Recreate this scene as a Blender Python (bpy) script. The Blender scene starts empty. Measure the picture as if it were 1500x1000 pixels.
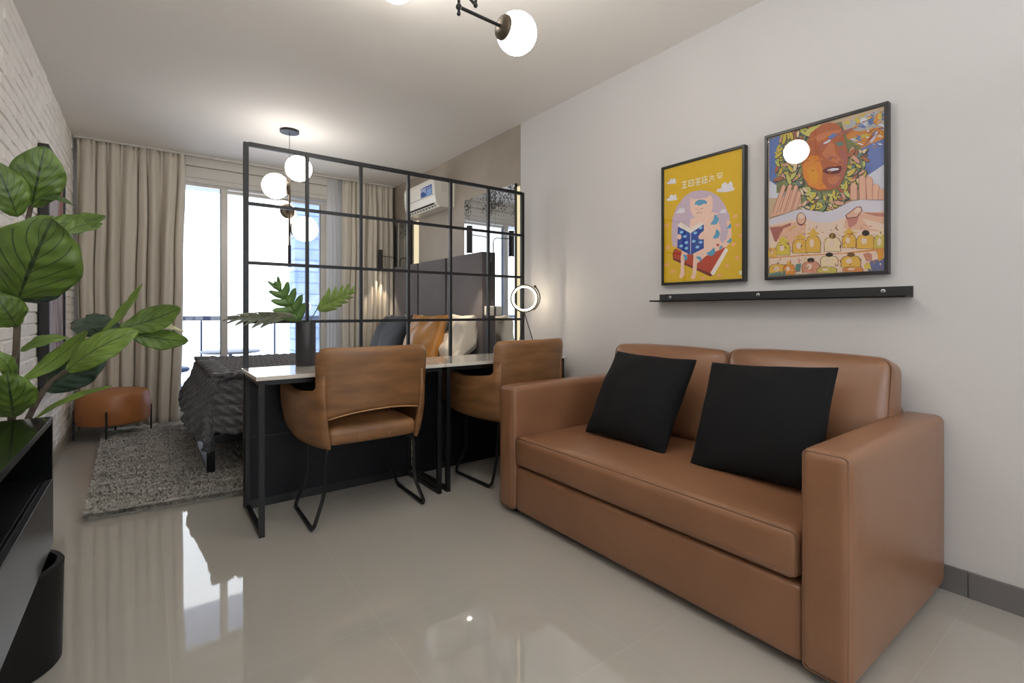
import bpy, bmesh, math, random
import numpy as np
from mathutils import Vector, Matrix

# ------------------------------------------------------------------ camera, world, lights, exposure
SC = bpy.context.scene
COL = SC.collection
cam_d = bpy.data.cameras.new('camera'); cam = bpy.data.objects.new('camera', cam_d); COL.objects.link(cam)
cam.location = (0, 0, 1.08)
cam.rotation_euler = (math.radians(90), 0, math.radians(-36.5))
cam_d.sensor_width = 36.0
cam_d.lens = 719.0 / 1500.0 * 36.0
cam_d.shift_y = -(500.0 - 457.0) / 1500.0
cam_d.clip_start = 0.02
SC.camera = cam
SC.view_settings.view_transform = 'Standard'
SC.view_settings.look = 'None'
SC.view_settings.gamma = 1.0
SC.view_settings.use_curve_mapping = False
SC.view_settings.exposure = 0.55
SC.cycles.use_denoising = True
SC.cycles.max_bounces = 8
SC.cycles.diffuse_bounces = 6
SC.cycles.glossy_bounces = 4
SC.cycles.transparent_max_bounces = 10
SC.cycles.sample_clamp_indirect = 4.0
SC.cycles.caustics_reflective = False
SC.cycles.caustics_refractive = False

W = bpy.data.worlds.new('sky'); SC.world = W; W.use_nodes = True
W.node_tree.nodes['Background'].inputs[0].default_value = (0.93, 0.965, 1.0, 1)
W.node_tree.nodes['Background'].inputs[1].default_value = 2.2


def area(name, loc, rot, sx, sy, power, col, portal=False):
    l = bpy.data.lights.new(name, 'AREA'); l.shape = 'RECTANGLE'; l.size = sx; l.size_y = sy
    l.energy = power; l.color = col
    if portal: l.cycles.is_portal = True
    o = bpy.data.objects.new(name, l); COL.objects.link(o); o.location = loc; o.rotation_euler = rot
    return o


# daylight portal in the balcony door
area('balcony_door_portal', (0.66, 6.16, 1.2), (math.radians(90), 0, math.radians(180)), 2.1, 2.35, 1, (1, 1, 1), True)
# cool fill added behind the camera, standing in for daylight from behind
area('rear_cool_fill', (0.9, -2.33, 1.6), (math.radians(90), 0, math.radians(0)), 2.2, 1.5, 9, (0.80, 0.89, 1.0))
# up-facing fills added out of view, bounced off the ceiling like a flash
for i, (x, y, pw) in enumerate([(0.35, 0.3, 20), (1.5, -1.5, 15)]):
    area('ceiling_bounce_fill', (x, y, 1.85), (math.radians(180), 0, 0), 0.3, 0.3, pw, (0.93, 0.96, 1.0))


# ------------------------------------------------------------------ materials
def lin(c):
    return tuple(((v / 12.92) if v <= 0.04045 else ((v + 0.055) / 1.055) ** 2.4) for v in c)


def hexc(h):
    return lin(tuple(int(h[i:i + 2], 16) / 255 for i in (0, 2, 4)))


MATS = {}


def mat(name, h, rough=0.5, metal=0.0, spec=0.5, var=0.0, vs=8.0, bump=0.0, bs=40.0, coat=0.0, stretch=None, emit=None, es=0.0,
        sheen=0.0, detail=4.0, rvar=0.0, transl=0.0):
    m = bpy.data.materials.new(name); m.use_nodes = True
    nt = m.node_tree; N = nt.nodes; Lk = nt.links
    b = N['Principled BSDF']
    c = hexc(h)
    b.inputs['Base Color'].default_value = (*c, 1)
    b.inputs['Roughness'].default_value = rough
    b.inputs['Metallic'].default_value = metal
    b.inputs['Specular IOR Level'].default_value = spec
    if coat: b.inputs['Coat Weight'].default_value = coat; b.inputs['Coat Roughness'].default_value = 0.04
    if sheen: b.inputs['Sheen Weight'].default_value = sheen; b.inputs['Sheen Roughness'].default_value = 0.5
    if transl:
        b.inputs['Transmission Weight'].default_value = 0
    if emit:
        b.inputs['Emission Color'].default_value = (*hexc(emit), 1); b.inputs['Emission Strength'].default_value = es
    if var or bump or rvar:
        tc = N.new('ShaderNodeTexCoord'); mp = N.new('ShaderNodeMapping'); Lk.new(tc.outputs['Object'], mp.inputs[0])
        if stretch: mp.inputs['Scale'].default_value = stretch
    if var or rvar:
        n = N.new('ShaderNodeTexNoise'); n.inputs['Scale'].default_value = vs; n.inputs['Detail'].default_value = detail
        Lk.new(mp.outputs[0], n.inputs['Vector'])
    if var:
        r = N.new('ShaderNodeValToRGB')
        r.color_ramp.elements[0].position = 0.3; r.color_ramp.elements[1].position = 0.7
        r.color_ramp.elements[0].color = (*[max(0, v * (1 - var)) for v in c], 1)
        r.color_ramp.elements[1].color = (*[min(1, v * (1 + var)) for v in c], 1)
        Lk.new(n.outputs[0], r.inputs[0]); Lk.new(r.outputs[0], b.inputs['Base Color'])
    if rvar:
        mr = N.new('ShaderNodeMapRange'); mr.inputs[3].default_value = max(0, rough - rvar); mr.inputs[4].default_value = min(1, rough + rvar)
        Lk.new(n.outputs[0], mr.inputs[0]); Lk.new(mr.outputs[0], b.inputs['Roughness'])
    if bump:
        n2 = N.new('ShaderNodeTexNoise'); n2.inputs['Scale'].default_value = bs; n2.inputs['Detail'].default_value = 5
        Lk.new(mp.outputs[0], n2.inputs['Vector'])
        bp = N.new('ShaderNodeBump'); bp.inputs['Strength'].default_value = bump; bp.inputs['Distance'].default_value = 0.01
        Lk.new(n2.outputs[0], bp.inputs['Height']); Lk.new(bp.outputs[0], b.inputs['Normal'])
    MATS[name] = m
    return m


def emis(name, col, s):
    m = bpy.data.materials.new(name); m.use_nodes = True; nt = m.node_tree
    for n in list(nt.nodes): nt.nodes.remove(n)
    o = nt.nodes.new('ShaderNodeOutputMaterial'); e = nt.nodes.new('ShaderNodeEmission')
    e.inputs[0].default_value = (*col, 1); e.inputs[1].default_value = s
    nt.links.new(e.outputs[0], o.inputs[0]); return m


def glassy(name, tint=(1, 1, 1), refl=1.45, rough=0.0):
    m = bpy.data.materials.new(name); m.use_nodes = True; nt = m.node_tree
    for n in list(nt.nodes): nt.nodes.remove(n)
    o = nt.nodes.new('ShaderNodeOutputMaterial'); t = nt.nodes.new('ShaderNodeBsdfTransparent'); g = nt.nodes.new('ShaderNodeBsdfGlossy')
    t.inputs[0].default_value = (*tint, 1); g.inputs['Roughness'].default_value = rough
    f = nt.nodes.new('ShaderNodeFresnel')
    gm = nt.nodes.new('ShaderNodeNewGeometry'); mr = nt.nodes.new('ShaderNodeMapRange'); mr.inputs[3].default_value = refl; mr.inputs[4].default_value = 1 / refl
    nt.links.new(gm.outputs['Backfacing'], mr.inputs[0]); nt.links.new(mr.outputs[0], f.inputs[0])
    x = nt.nodes.new('ShaderNodeMixShader')
    nt.links.new(f.outputs[0], x.inputs[0]); nt.links.new(t.outputs[0], x.inputs[1]); nt.links.new(g.outputs[0], x.inputs[2])
    nt.links.new(x.outputs[0], o.inputs[0]); return m


M_wall = mat('white_wall_paint', 'c8c5c4', 0.6, var=0.015, vs=2, bump=0.04, bs=60)
M_ceil = mat('ceiling_paint', 'e6e2dc', 0.8, var=0.01, vs=1.5)
M_brick = mat('white_painted_brick', 'efebe4', 0.75, var=0.04, vs=9, bump=0.4, bs=45)
M_conc = mat('taupe_microcement', '9f9487', 0.5, var=0.16, vs=1.7, bump=0.08, bs=20, detail=7)
M_alum = mat('white_aluminium', 'c9c5bd', 0.35)
M_gasket = mat('dark_gasket', '3a3c42', 0.5)
M_leather = mat('caramel_sofa_leather', '835c42', 0.31, var=0.06, vs=5, bump=0.10, bs=220, rvar=0.06)
M_leather_side = M_leather
M_piping = mat('caramel_leather_piping', '75523b', 0.42, bump=0.1, bs=200)
M_chair = mat('distressed_tan_leather', '7f5937', 0.40, var=0.24, vs=6, bump=0.12, bs=160, stretch=(1, 1, 4), detail=9, rvar=0.08)
M_chair_seam = mat('pale_tan_seam', 'b58a5e', 0.5)
M_orange = mat('cognac_leather', 'a4702e', 0.33, var=0.16, vs=6, bump=0.12, bs=60)
M_otto = mat('ottoman_caramel_leather', 'a4683a', 0.38, var=0.07, vs=5, bump=0.08, bs=180)
M_black = mat('black_steel', '0b0b0d', 0.38, spec=.4)
M_blacksat = mat('satin_black_lacquer', '141415', 0.28)
M_panel = mat('black_back_panel', '0d0e12', 0.45, spec=.25)
M_frame = mat('black_picture_frame', '1f1f1f', 0.35)
M_shelf = mat('black_metal_shelf', '232324', 0.5)
M_screw = mat('steel_screw', 'b8b8b8', 0.3, metal=1.0)
M_pillow = mat('black_cotton', '0b0b0d', 0.9, spec=.3, bump=0.25, bs=260)
M_navy = mat('charcoal_navy_velvet', '1d212b', 0.75, sheen=0.15, bump=0.1, bs=80)
M_white = mat('white_cotton', 'e2d8c8', 0.85, bump=0.1, bs=150)
M_mattress = mat('mattress_white', 'cfcbc4', 0.85)
M_knit = mat('charcoal_chunky_knit', '58575a', 0.8, var=0.3, vs=60, bump=1.0, bs=120, sheen=0.3)
M_rug = mat('rug_backing', '8a867f', 0.95)
M_pile = mat('rug_pile', 'aeaaa2', 0.95, var=0.45, vs=3, stretch=(2, 13, 1), detail=9)
M_curtain = mat('beige_curtain', 'cbc3b5', 0.75, bump=0.1, bs=300, sheen=0.1)
M_top = mat('white_glass_top', 'd6d0c6', 0.12, coat=0.5)
M_vase = mat('matt_black_ceramic', '2b2b2e', 0.45)
M_cab = mat('black_gloss_cabinet', '0c0e0c', 0.12)
M_cabin = mat('black_cabinet_inside', '0d0d0e', 0.4)
M_drawer = mat('dark_grey_drawer_front', '2e2e30', 0.3)
M_bin = mat('black_leatherette_bin', '141312', 0.5, spec=.25, bump=0.1, bs=150)
M_bark = mat('fig_bark', '5b5045', 0.85, var=0.25, vs=40, bump=0.6, bs=80)
M_ac = mat('white_ac_plastic', 'e0dcd2', 0.3)
M_acdark = mat('ac_dark_louver', '14140f', 0.5)
M_base = mat('grey_baseboard_tile', '6c6968', 0.3)
M_basel = mat('beige_baseboard_tile', 'a39a8c', 0.3)
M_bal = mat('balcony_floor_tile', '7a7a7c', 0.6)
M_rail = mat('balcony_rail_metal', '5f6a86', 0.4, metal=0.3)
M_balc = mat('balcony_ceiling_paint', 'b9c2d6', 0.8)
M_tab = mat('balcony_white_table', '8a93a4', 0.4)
M_balblue = mat('balcony_blue_seat', '2b457c', 0.5)
M_mons = mat('monstera_green', '55743a', 0.45, var=0.2, vs=12)
M_monsdusty = mat('dusty_green_monstera', '9aa08c', 0.6, var=0.25, vs=14)
M_monslight = mat('light_green_monstera', '7f9a4c', 0.45, var=0.25, vs=12)
M_stem = mat('leaf_stem_green', '4d5a35', 0.5)
M_pot = mat('dark_planter', '1a1a1a', 0.5)
M_soil = mat('planter_soil', '2a1f16', 0.95, bump=0.6, bs=60)
M_bronze = mat('bronze_lamp_metal', '4f4638', 0.38, metal=0.7)
M_blackmetal = mat('black_lamp_metal', '171615', 0.4, metal=0.3)
M_globe = emis('opal_globe_glow', (1.0, 0.94, 0.87), 26.0)
M_globe2 = emis('opal_pendant_glow', (1.0, 0.94, 0.88), 7.5)
M_ring = emis('ring_led_glow', (1.0, 0.86, 0.64), 50.0)
M_led = emis('mirror_led_strip_glow', (1.0, 0.86, 0.55), 0.62)
M_spot = emis('sconce_spot_glow', (1.0, 0.9, 0.78), 14.0)
M_sticker = mat('blue_sticker', '2a4f9c', 0.4)
M_stickerl = mat('light_blue_sticker', '4a86c8', 0.4)
M_print = mat('sticker_white_print', 'dfe6f2', 0.5)
M_glass = glassy('window_glass', (0.97, 0.985, 1.0))
M_pane = glassy('picture_glass', (1, 1, 1), 1.5)
M_railglass = glassy('balcony_glass', (0.93, 0.95, 0.98))
M_plate = mat('white_plastic_plate', 'd8d2c8', 0.4)
M_curtain_liner = mat('white_curtain_liner', 'e2e0dc', 0.8)


def make_floor_mat():
    m = bpy.data.materials.new('glossy_porcelain_tile'); m.use_nodes = True; nt = m.node_tree; N = nt.nodes; L = nt.links
    b = N['Principled BSDF']; b.inputs['Roughness'].default_value = 0.035; b.inputs['IOR'].default_value = 2.15
    tc = N.new('ShaderNodeTexCoord'); mp = N.new('ShaderNodeMapping'); L.new(tc.outputs['Object'], mp.inputs[0])
    mp.inputs['Location'].default_value = (-0.055 + 0.002, 0.135, 0)
    bt = N.new('ShaderNodeTexBrick'); bt.offset = 0; bt.squash = 1
    bt.inputs['Scale'].default_value = 1; bt.inputs['Brick Width'].default_value = 0.5925; bt.inputs['Row Height'].default_value = 0.5925
    bt.inputs['Mortar Size'].default_value = 0.0011; bt.inputs['Mortar Smooth'].default_value = 0.1
    bt.inputs['Color1'].default_value = (*hexc('b2ada5'), 1); bt.inputs['Color2'].default_value = (*hexc('b0aba3'), 1)
    bt.inputs['Mortar'].default_value = (*hexc('bbb6ae'), 1)
    L.new(mp.outputs[0], bt.inputs[0])
    n = N.new('ShaderNodeTexNoise'); n.inputs['Scale'].default_value = 1.3; n.inputs['Detail'].default_value = 6
    L.new(tc.outputs['Object'], n.inputs[0])
    mx = N.new('ShaderNodeMixRGB'); mx.blend_type = 'MULTIPLY'; mx.inputs[0].default_value = 0.12
    L.new(bt.outputs[0], mx.inputs[1]); L.new(n.outputs[0], mx.inputs[2]); L.new(mx.outputs[0], b.inputs['Base Color'])
    n2 = N.new('ShaderNodeTexNoise'); n2.inputs['Scale'].default_value = 3.0
    L.new(tc.outputs['Object'], n2.inputs[0])
    bp = N.new('ShaderNodeBump'); bp.inputs['Strength'].default_value = 0.015; bp.inputs['Distance'].default_value = 0.01
    L.new(n2.outputs[0], bp.inputs['Height']); L.new(bp.outputs[0], b.inputs['Normal'])
    return m


def make_mirror_mat():
    # antique mirror: clear silvering with dark foxing spots towards its upper part
    m = bpy.data.materials.new('antique_mirror'); m.use_nodes = True; nt = m.node_tree; N = nt.nodes; L = nt.links
    b = N['Principled BSDF']; b.inputs['Metallic'].default_value = 1; b.inputs['Roughness'].default_value = 0.03
    tc = N.new('ShaderNodeTexCoord')
    n = N.new('ShaderNodeTexNoise'); n.inputs['Scale'].default_value = 55; n.inputs['Detail'].default_value = 6; L.new(tc.outputs['Object'], n.inputs[0])
    n3 = N.new('ShaderNodeTexNoise'); n3.inputs['Scale'].default_value = 2.6; L.new(tc.outputs['Object'], n3.inputs[0])
    sp = N.new('ShaderNodeSeparateXYZ'); L.new(tc.outputs['Object'], sp.inputs[0])
    mr = N.new('ShaderNodeMapRange'); mr.inputs[1].default_value = 0.1; mr.inputs[2].default_value = 0.75; L.new(sp.outputs[2], mr.inputs[0])
    a = N.new('ShaderNodeMath'); a.operation = 'MULTIPLY'; L.new(mr.outputs[0], a.inputs[0]); L.new(n3.outputs[0], a.inputs[1])
    a2 = N.new('ShaderNodeMath'); a2.operation = 'MULTIPLY'; L.new(a.outputs[0], a2.inputs[0]); L.new(n.outputs[0], a2.inputs[1])
    r = N.new('ShaderNodeValToRGB'); r.color_ramp.elements[0].position = 0.235; r.color_ramp.elements[1].position = 0.27
    r.color_ramp.elements[0].color = (0.72, 0.75, 0.78, 1); r.color_ramp.elements[1].color = (0.12, 0.13, 0.14, 1)
    L.new(a2.outputs[0], r.inputs[0]); L.new(r.outputs[0], b.inputs['Base Color'])
    return m


def make_sheer():
    m = bpy.data.materials.new('white_sheer'); m.use_nodes = True; nt = m.node_tree; N = nt.nodes; L = nt.links
    for n in list(N): N.remove(n)
    o = N.new('ShaderNodeOutputMaterial'); d = N.new('ShaderNodeBsdfDiffuse'); t = N.new('ShaderNodeBsdfTranslucent'); tr = N.new('ShaderNodeBsdfTransparent')
    d.inputs[0].default_value = (0.85, 0.86, 0.88, 1); t.inputs[0].default_value = (0.85, 0.88, 0.92, 1)
    m1 = N.new('ShaderNodeMixShader'); m1.inputs[0].default_value = 0.5; L.new(d.outputs[0], m1.inputs[1]); L.new(t.outputs[0], m1.inputs[2])
    m2 = N.new('ShaderNodeMixShader'); m2.inputs[0].default_value = 0.35; L.new(m1.outputs[0], m2.inputs[1]); L.new(tr.outputs[0], m2.inputs[2])
    L.new(m2.outputs[0], o.inputs[0]); return m


def make_leaf(name, h, vein, transl=0.15):
    # leaf blade: UV-driven midrib and side veins of its own colour
    m = bpy.data.materials.new(name); m.use_nodes = True; nt = m.node_tree; N = nt.nodes; L = nt.links
    b = N['Principled BSDF']; b.inputs['Roughness'].default_value = 0.42
    uv = N.new('ShaderNodeUVMap'); sp = N.new('ShaderNodeSeparateXYZ'); L.new(uv.outputs[0], sp.inputs[0])

    def math_(op, a, c=None, use=None):
        n = N.new('ShaderNodeMath'); n.operation = op
        if isinstance(a, (int, float)): n.inputs[0].default_value = a
        else: L.new(a, n.inputs[0])
        if c is not None:
            if isinstance(c, (int, float)): n.inputs[1].default_value = c
            else: L.new(c, n.inputs[1])
        return n.outputs[0]
    ax = math_('ABSOLUTE', math_('SUBTRACT', sp.outputs[0], 0.5))
    mid = math_('LESS_THAN', ax, 0.022)
    q = math_('FRACT', math_('SUBTRACT', math_('MULTIPLY', sp.outputs[1], 6.0), math_('MULTIPLY', math_('POWER', ax, 0.8), 5.5)))
    side = math_('LESS_THAN', q, 0.10)
    side = math_('MULTIPLY', side, math_('LESS_THAN', ax, 0.40))
    v = math_('MAXIMUM', mid, side)
    n = N.new('ShaderNodeTexNoise'); n.inputs['Scale'].default_value = 14; tc = N.new('ShaderNodeTexCoord'); L.new(tc.outputs['Object'], n.inputs[0])
    c = hexc(h)
    r = N.new('ShaderNodeValToRGB'); r.color_ramp.elements[0].position = .3; r.color_ramp.elements[1].position = .7
    r.color_ramp.elements[0].color = (*[x * .78 for x in c], 1); r.color_ramp.elements[1].color = (*[x * 1.25 for x in c], 1)
    L.new(n.outputs[0], r.inputs[0])
    mx = N.new('ShaderNodeMixRGB'); mx.inputs[2].default_value = (*hexc(vein), 1)
    vv = math_('MULTIPLY', v, 0.95)
    L.new(vv, mx.inputs[0]); L.new(r.outputs[0], mx.inputs[1]); L.new(mx.outputs[0], b.inputs['Base Color'])
    bp = N.new('ShaderNodeBump'); bp.inputs['Strength'].default_value = 0.4; bp.inputs['Distance'].default_value = 0.004; bp.invert = True
    L.new(v, bp.inputs['Height']); L.new(bp.outputs[0], b.inputs['Normal'])
    return m


M_floor = make_floor_mat()
M_mirror = make_mirror_mat()
M_sheer = make_sheer()
M_leaf = [make_leaf('fig_leaf_green', '57702a', '26361a'), make_leaf('fig_leaf_light', '637c2c', '3a4a1a'),
          make_leaf('fig_leaf_deep', '3a5320', '22301a'), make_leaf('fig_leaf_dark', '2c4030', '3d5240'), make_leaf('fig_leaf_pale', 'a9ab84', '85885f')]


# ------------------------------------------------------------------ geometry helpers
class MB:
    def __init__(s): s.v = []; s.f = []; s.m = []; s.mats = []; s.uv = None

    def mi(s, m):
        if m not in s.mats: s.mats.append(m)
        return s.mats.index(m)

    def add(s, vs, fs, m, T=None):
        o = len(s.v); k = s.mi(m)
        if T is not None: vs = [tuple(T @ Vector(v)) for v in vs]
        s.v += [tuple(v) for v in vs]
        for f in fs: s.f.append(tuple(i + o for i in f)); s.m.append(k)
        return s

    def box(s, x0, x1, y0, y1, z0, z1, m, T=None):
        vs = [(x, y, z) for x in (x0, x1) for y in (y0, y1) for z in (z0, z1)]
        fs = [(0, 1, 3, 2), (4, 6, 7, 5), (0, 4, 5, 1), (2, 3, 7, 6), (0, 2, 6, 4), (1, 5, 7, 3)]
        return s.add(vs, fs, m, T)

    def tube(s, pts, r, m, n=10, closed=False, T=None):
        P = [Vector(p) for p in pts]; rr = r if isinstance(r, (list, tuple)) else [r] * len(P)
        vs = []; fs = []; up = None; k = len(P)
        for i, p in enumerate(P):
            if closed: d = P[(i + 1) % k] - P[i - 1]
            else: d = P[min(i + 1, k - 1)] - P[max(i - 1, 0)]
            d.normalize()
            if up is None:
                up = Vector((0, 0, 1)) if abs(d.z) < .9 else Vector((1, 0, 0))
            a = up - d * up.dot(d)
            if a.length < 1e-5: a = d.orthogonal()
            a.normalize(); up = a; b = d.cross(a)
            for j in range(n):
                t = 2 * math.pi * j / n
                vs.append(p + (a * math.cos(t) + b * math.sin(t)) * rr[i])
        for i in range(k if closed else k - 1):
            for j in range(n):
                i2 = (i + 1) % k
                fs.append((i * n + j, i * n + (j + 1) % n, i2 * n + (j + 1) % n, i2 * n + j))
        if not closed:
            fs.append(tuple(range(n))[::-1]); fs.append(tuple((k - 1) * n + j for j in range(n)))
        return s.add(vs, fs, m, T)

    def bar(s, a, b, w, h, m, up=(0, 0, 1)):
        a = Vector(a); b = Vector(b); d = (b - a).normalized(); u = Vector(up)
        u = u - d * u.dot(d)
        if u.length < 1e-4: u = Vector((1, 0, 0))
        u.normalize(); r = d.cross(u)
        vs = []
        for p in (a, b):
            for sx, sz in ((-1, -1), (1, -1), (1, 1), (-1, 1)): vs.append(p + r * sx * w / 2 + u * sz * h / 2)
        return s.add(vs, [(0, 1, 2, 3), (7, 6, 5, 4), (0, 4, 5, 1), (1, 5, 6, 2), (2, 6, 7, 3), (3, 7, 4, 0)], m)

    def lathe(s, prof, c, m, n=32, axis=(0, 0, 1), sx=1, sy=1):
        ax = Vector(axis).normalized(); a = ax.orthogonal().normalized() if abs(ax.z) < .999 else Vector((1, 0, 0)); b = ax.cross(a)
        c = Vector(c); vs = []; fs = []
        for r, z in prof:
            for j in range(n):
                t = 2 * math.pi * j / n
                vs.append(c + ax * z + a * r * math.cos(t) * sx + b * r * math.sin(t) * sy)
        for i in range(len(prof) - 1):
            for j in range(n): fs.append((i * n + j, i * n + (j + 1) % n, (i + 1) * n + (j + 1) % n, (i + 1) * n + j))
        if prof[0][0] > 1e-6: fs.append(tuple(range(n))[::-1])
        if prof[-1][0] > 1e-6: fs.append(tuple((len(prof) - 1) * n + j for j in range(n)))
        return s.add(vs, fs, m)

    def sphere(s, c, r, m, n=32, k=16, sq=1.0):
        prof = [(max(1e-7, r * math.sin(math.pi * i / k)), -r * math.cos(math.pi * i / k) * sq) for i in range(k + 1)]
        return s.lathe(prof, c, m, n)

    def poly(s, pts, m): return s.add(pts, [tuple(range(len(pts)))], m)

    def softbox(s, x0, x1, y0, y1, z0, z1, r, m, n=12, bulge=(0, 0, 0), T=None, ns=None):
        # rounded box: every vertex of a subdivided cube is pushed onto a rounded box; bulge swells the faces
        c = Vector(((x0 + x1) / 2, (y0 + y1) / 2, (z0 + z1) / 2)); h = Vector(((x1 - x0) / 2, (y1 - y0) / 2, (z1 - z0) / 2))
        r = min(r, h.x, h.y, h.z)

        def coords(hh):
            e = [1 - r / hh * (1 - math.sin(math.pi / 2 * k / 4)) if r < hh else k / 4 for k in range(5)] if False else None
            inner = hh - r
            out = [-hh + r * (1 - math.cos(math.pi / 2 * k / 4)) * 1.0 for k in range(4)]
            mid = [-inner + 2 * inner * k / n for k in range(n + 1)] if inner > 1e-5 else [0]
            return out + mid + [-x for x in out[::-1]]
        cx, cy, cz = coords(h.x), coords(h.y), coords(h.z)
        idx = {}; vs = []; fs = []

        def vid(p):
            k = (round(p[0], 5), round(p[1], 5), round(p[2], 5))
            if k in idx: return idx[k]
            q = Vector(p); inn = Vector([max(-(hh - r), min(hh - r, v)) for v, hh in zip(q, h)])
            d = q - inn
            if d.length > 1e-9: d = d.normalized() * r
            q2 = inn + d
            u = [max(-1, min(1, q2[i] / h[i])) for i in range(3)]
            wv = [1 - abs(t) ** 2.4 for t in u]
            q2 += Vector((math.copysign(1, u[0]) * bulge[0] * wv[1] * wv[2] * abs(u[0]) ** 2,
                          math.copysign(1, u[1]) * bulge[1] * wv[0] * wv[2] * abs(u[1]) ** 2,
                          math.copysign(1, u[2]) * bulge[2] * wv[0] * wv[1] * abs(u[2]) ** 2))
            idx[k] = len(vs); vs.append(c + q2); return idx[k]
        for ax in range(3):
            A, B = [(cy, cz), (cz, cx), (cx, cy)][ax]; hh = h[ax]
            for sgn in (-1, 1):
                for i in range(len(A) - 1):
                    for j in range(len(B) - 1):
                        q = []
                        for (a, b) in ((i, j), (i + 1, j), (i + 1, j + 1), (i, j + 1)):
                            p = [0, 0, 0]; p[ax] = sgn * hh; p[(ax + 1) % 3] = A[a]; p[(ax + 2) % 3] = B[b]; q.append(vid(p))
                        if sgn < 0: q = q[::-1]
                        if len(set(q)) >= 3: fs.append(tuple(dict.fromkeys(q)))
        return s.add(vs, fs, m, T)

    def build(s, name, parent=None, smooth=40, loc=None, rot=None, bev=0, props=None):
        me = bpy.data.meshes.new(name); me.from_pydata([tuple(v) for v in s.v], [], s.f)
        for m in s.mats: me.materials.append(m)
        me.polygons.foreach_set('material_index', s.m)
        if s.uv is not None:
            ul = me.uv_layers.new(name='UVMap')
            vi = np.zeros(len(me.loops), dtype=np.int32); me.loops.foreach_get('vertex_index', vi)
            ul.data.foreach_set('uv', np.array(s.uv, dtype=np.float32)[vi].ravel())
        if smooth:
            me.polygons.foreach_set('use_smooth', [True] * len(me.polygons))
            try: me.set_sharp_from_angle(angle=math.radians(smooth))
            except Exception: pass
        me.update()
        o = bpy.data.objects.new(name, me); COL.objects.link(o)
        if parent: o.parent = parent
        if loc: o.location = loc
        if rot: o.rotation_euler = rot
        if bev:
            b = o.modifiers.new('bevel', 'BEVEL'); b.width = bev; b.segments = 2; b.limit_method = 'ANGLE'; b.angle_limit = math.radians(50)
        return o


def tag(o, label=None, cat=None, group=None, kind=None):
    if label: o['label'] = label
    if cat: o['category'] = cat
    if group: o['group'] = group
    if kind: o['kind'] = kind
    return o


def empty(name, loc, label, cat, group=None, rz=0):
    o = bpy.data.objects.new(name, None); COL.objects.link(o); o.location = loc; o.rotation_euler = (0, 0, rz)
    o.empty_display_size = 0.05
    return tag(o, label, cat, group)


def struct(o): o['kind'] = 'structure'; return o


def arc(c, r, a0, a1, n, plane='xy'):
    out = []
    for i in range(n + 1):
        t = a0 + (a1 - a0) * i / n; x, y = r * math.cos(t), r * math.sin(t)
        if plane == 'xy': out.append((c[0] + x, c[1] + y, c[2]))
        elif plane == 'xz': out.append((c[0] + x, c[1], c[2] + y))
        else: out.append((c[0], c[1] + x, c[2] + y))
    return out


def fillet(pts, r, n=5):
    P = [Vector(p) for p in pts]; out = [P[0]]
    for i in range(1, len(P) - 1):
        a = (P[i - 1] - P[i]); b = (P[i + 1] - P[i]); rr = min(r, a.length * .45, b.length * .45)
        A = P[i] + a.normalized() * rr; B = P[i] + b.normalized() * rr
        for k in range(n + 1):
            t = k / n; out.append((1 - t) ** 2 * A + 2 * t * (1 - t) * P[i] + t * t * B)
    out.append(P[-1]); return out


def vnoise(p, s, seed=0):
    from mathutils import noise
    return noise.noise(Vector((p[0] * s + seed * 7.3, p[1] * s - seed * 3.1, p[2] * s + seed)))


def copy_tree(o, parent=None):
    c = o.copy(); COL.objects.link(c)
    if parent: c.parent = parent
    for ch in list(o.children): copy_tree(ch, c)
    return c

# ------------------------------------------------------------------ the room
XL, XR, YB, YF, ZC = -0.55, 2.5, 5.95, -2.45, 2.655
struct(MB().box(XL - .2, XR + .2, YF - .2, YB + .22, -0.12, 0, M_floor).build('floor', smooth=0))
struct(MB().box(XL - .2, XR + .2, YF - .2, YB + .22, ZC, ZC + .15, M_ceil).build('ceiling', smooth=0))
struct(MB().box(XR, XR + .15, YF - .2, 3.256, 0, ZC, M_wall).build('wall_right', smooth=0))
struct(MB().box(XR, XR + .15, 3.256, YB + .22, 0, ZC, M_conc).build('wall_right_microcement', smooth=0))
# rear wall with the added window's opening (behind the camera)
struct(MB().box(XL, -.25, YF - .12, YF, 0, ZC, M_wall).box(2.05, XR, YF - .12, YF, 0, ZC, M_wall)
       .box(-.25, 2.05, YF - .12, YF, 0, .8, M_wall).box(-.25, 2.05, YF - .12, YF, 2.4, ZC, M_wall).build('wall_back', smooth=0))
# window wall around the balcony door
struct(MB().box(XL - .15, -.40, YB, YB + .2, 0, ZC, M_wall).box(1.735, XR, YB, YB + .2, 0, ZC, M_wall)
       .box(-.40, 1.735, YB + .04, YB + .2, 2.45, ZC, M_wall).build('wall_front', smooth=0))
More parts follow.
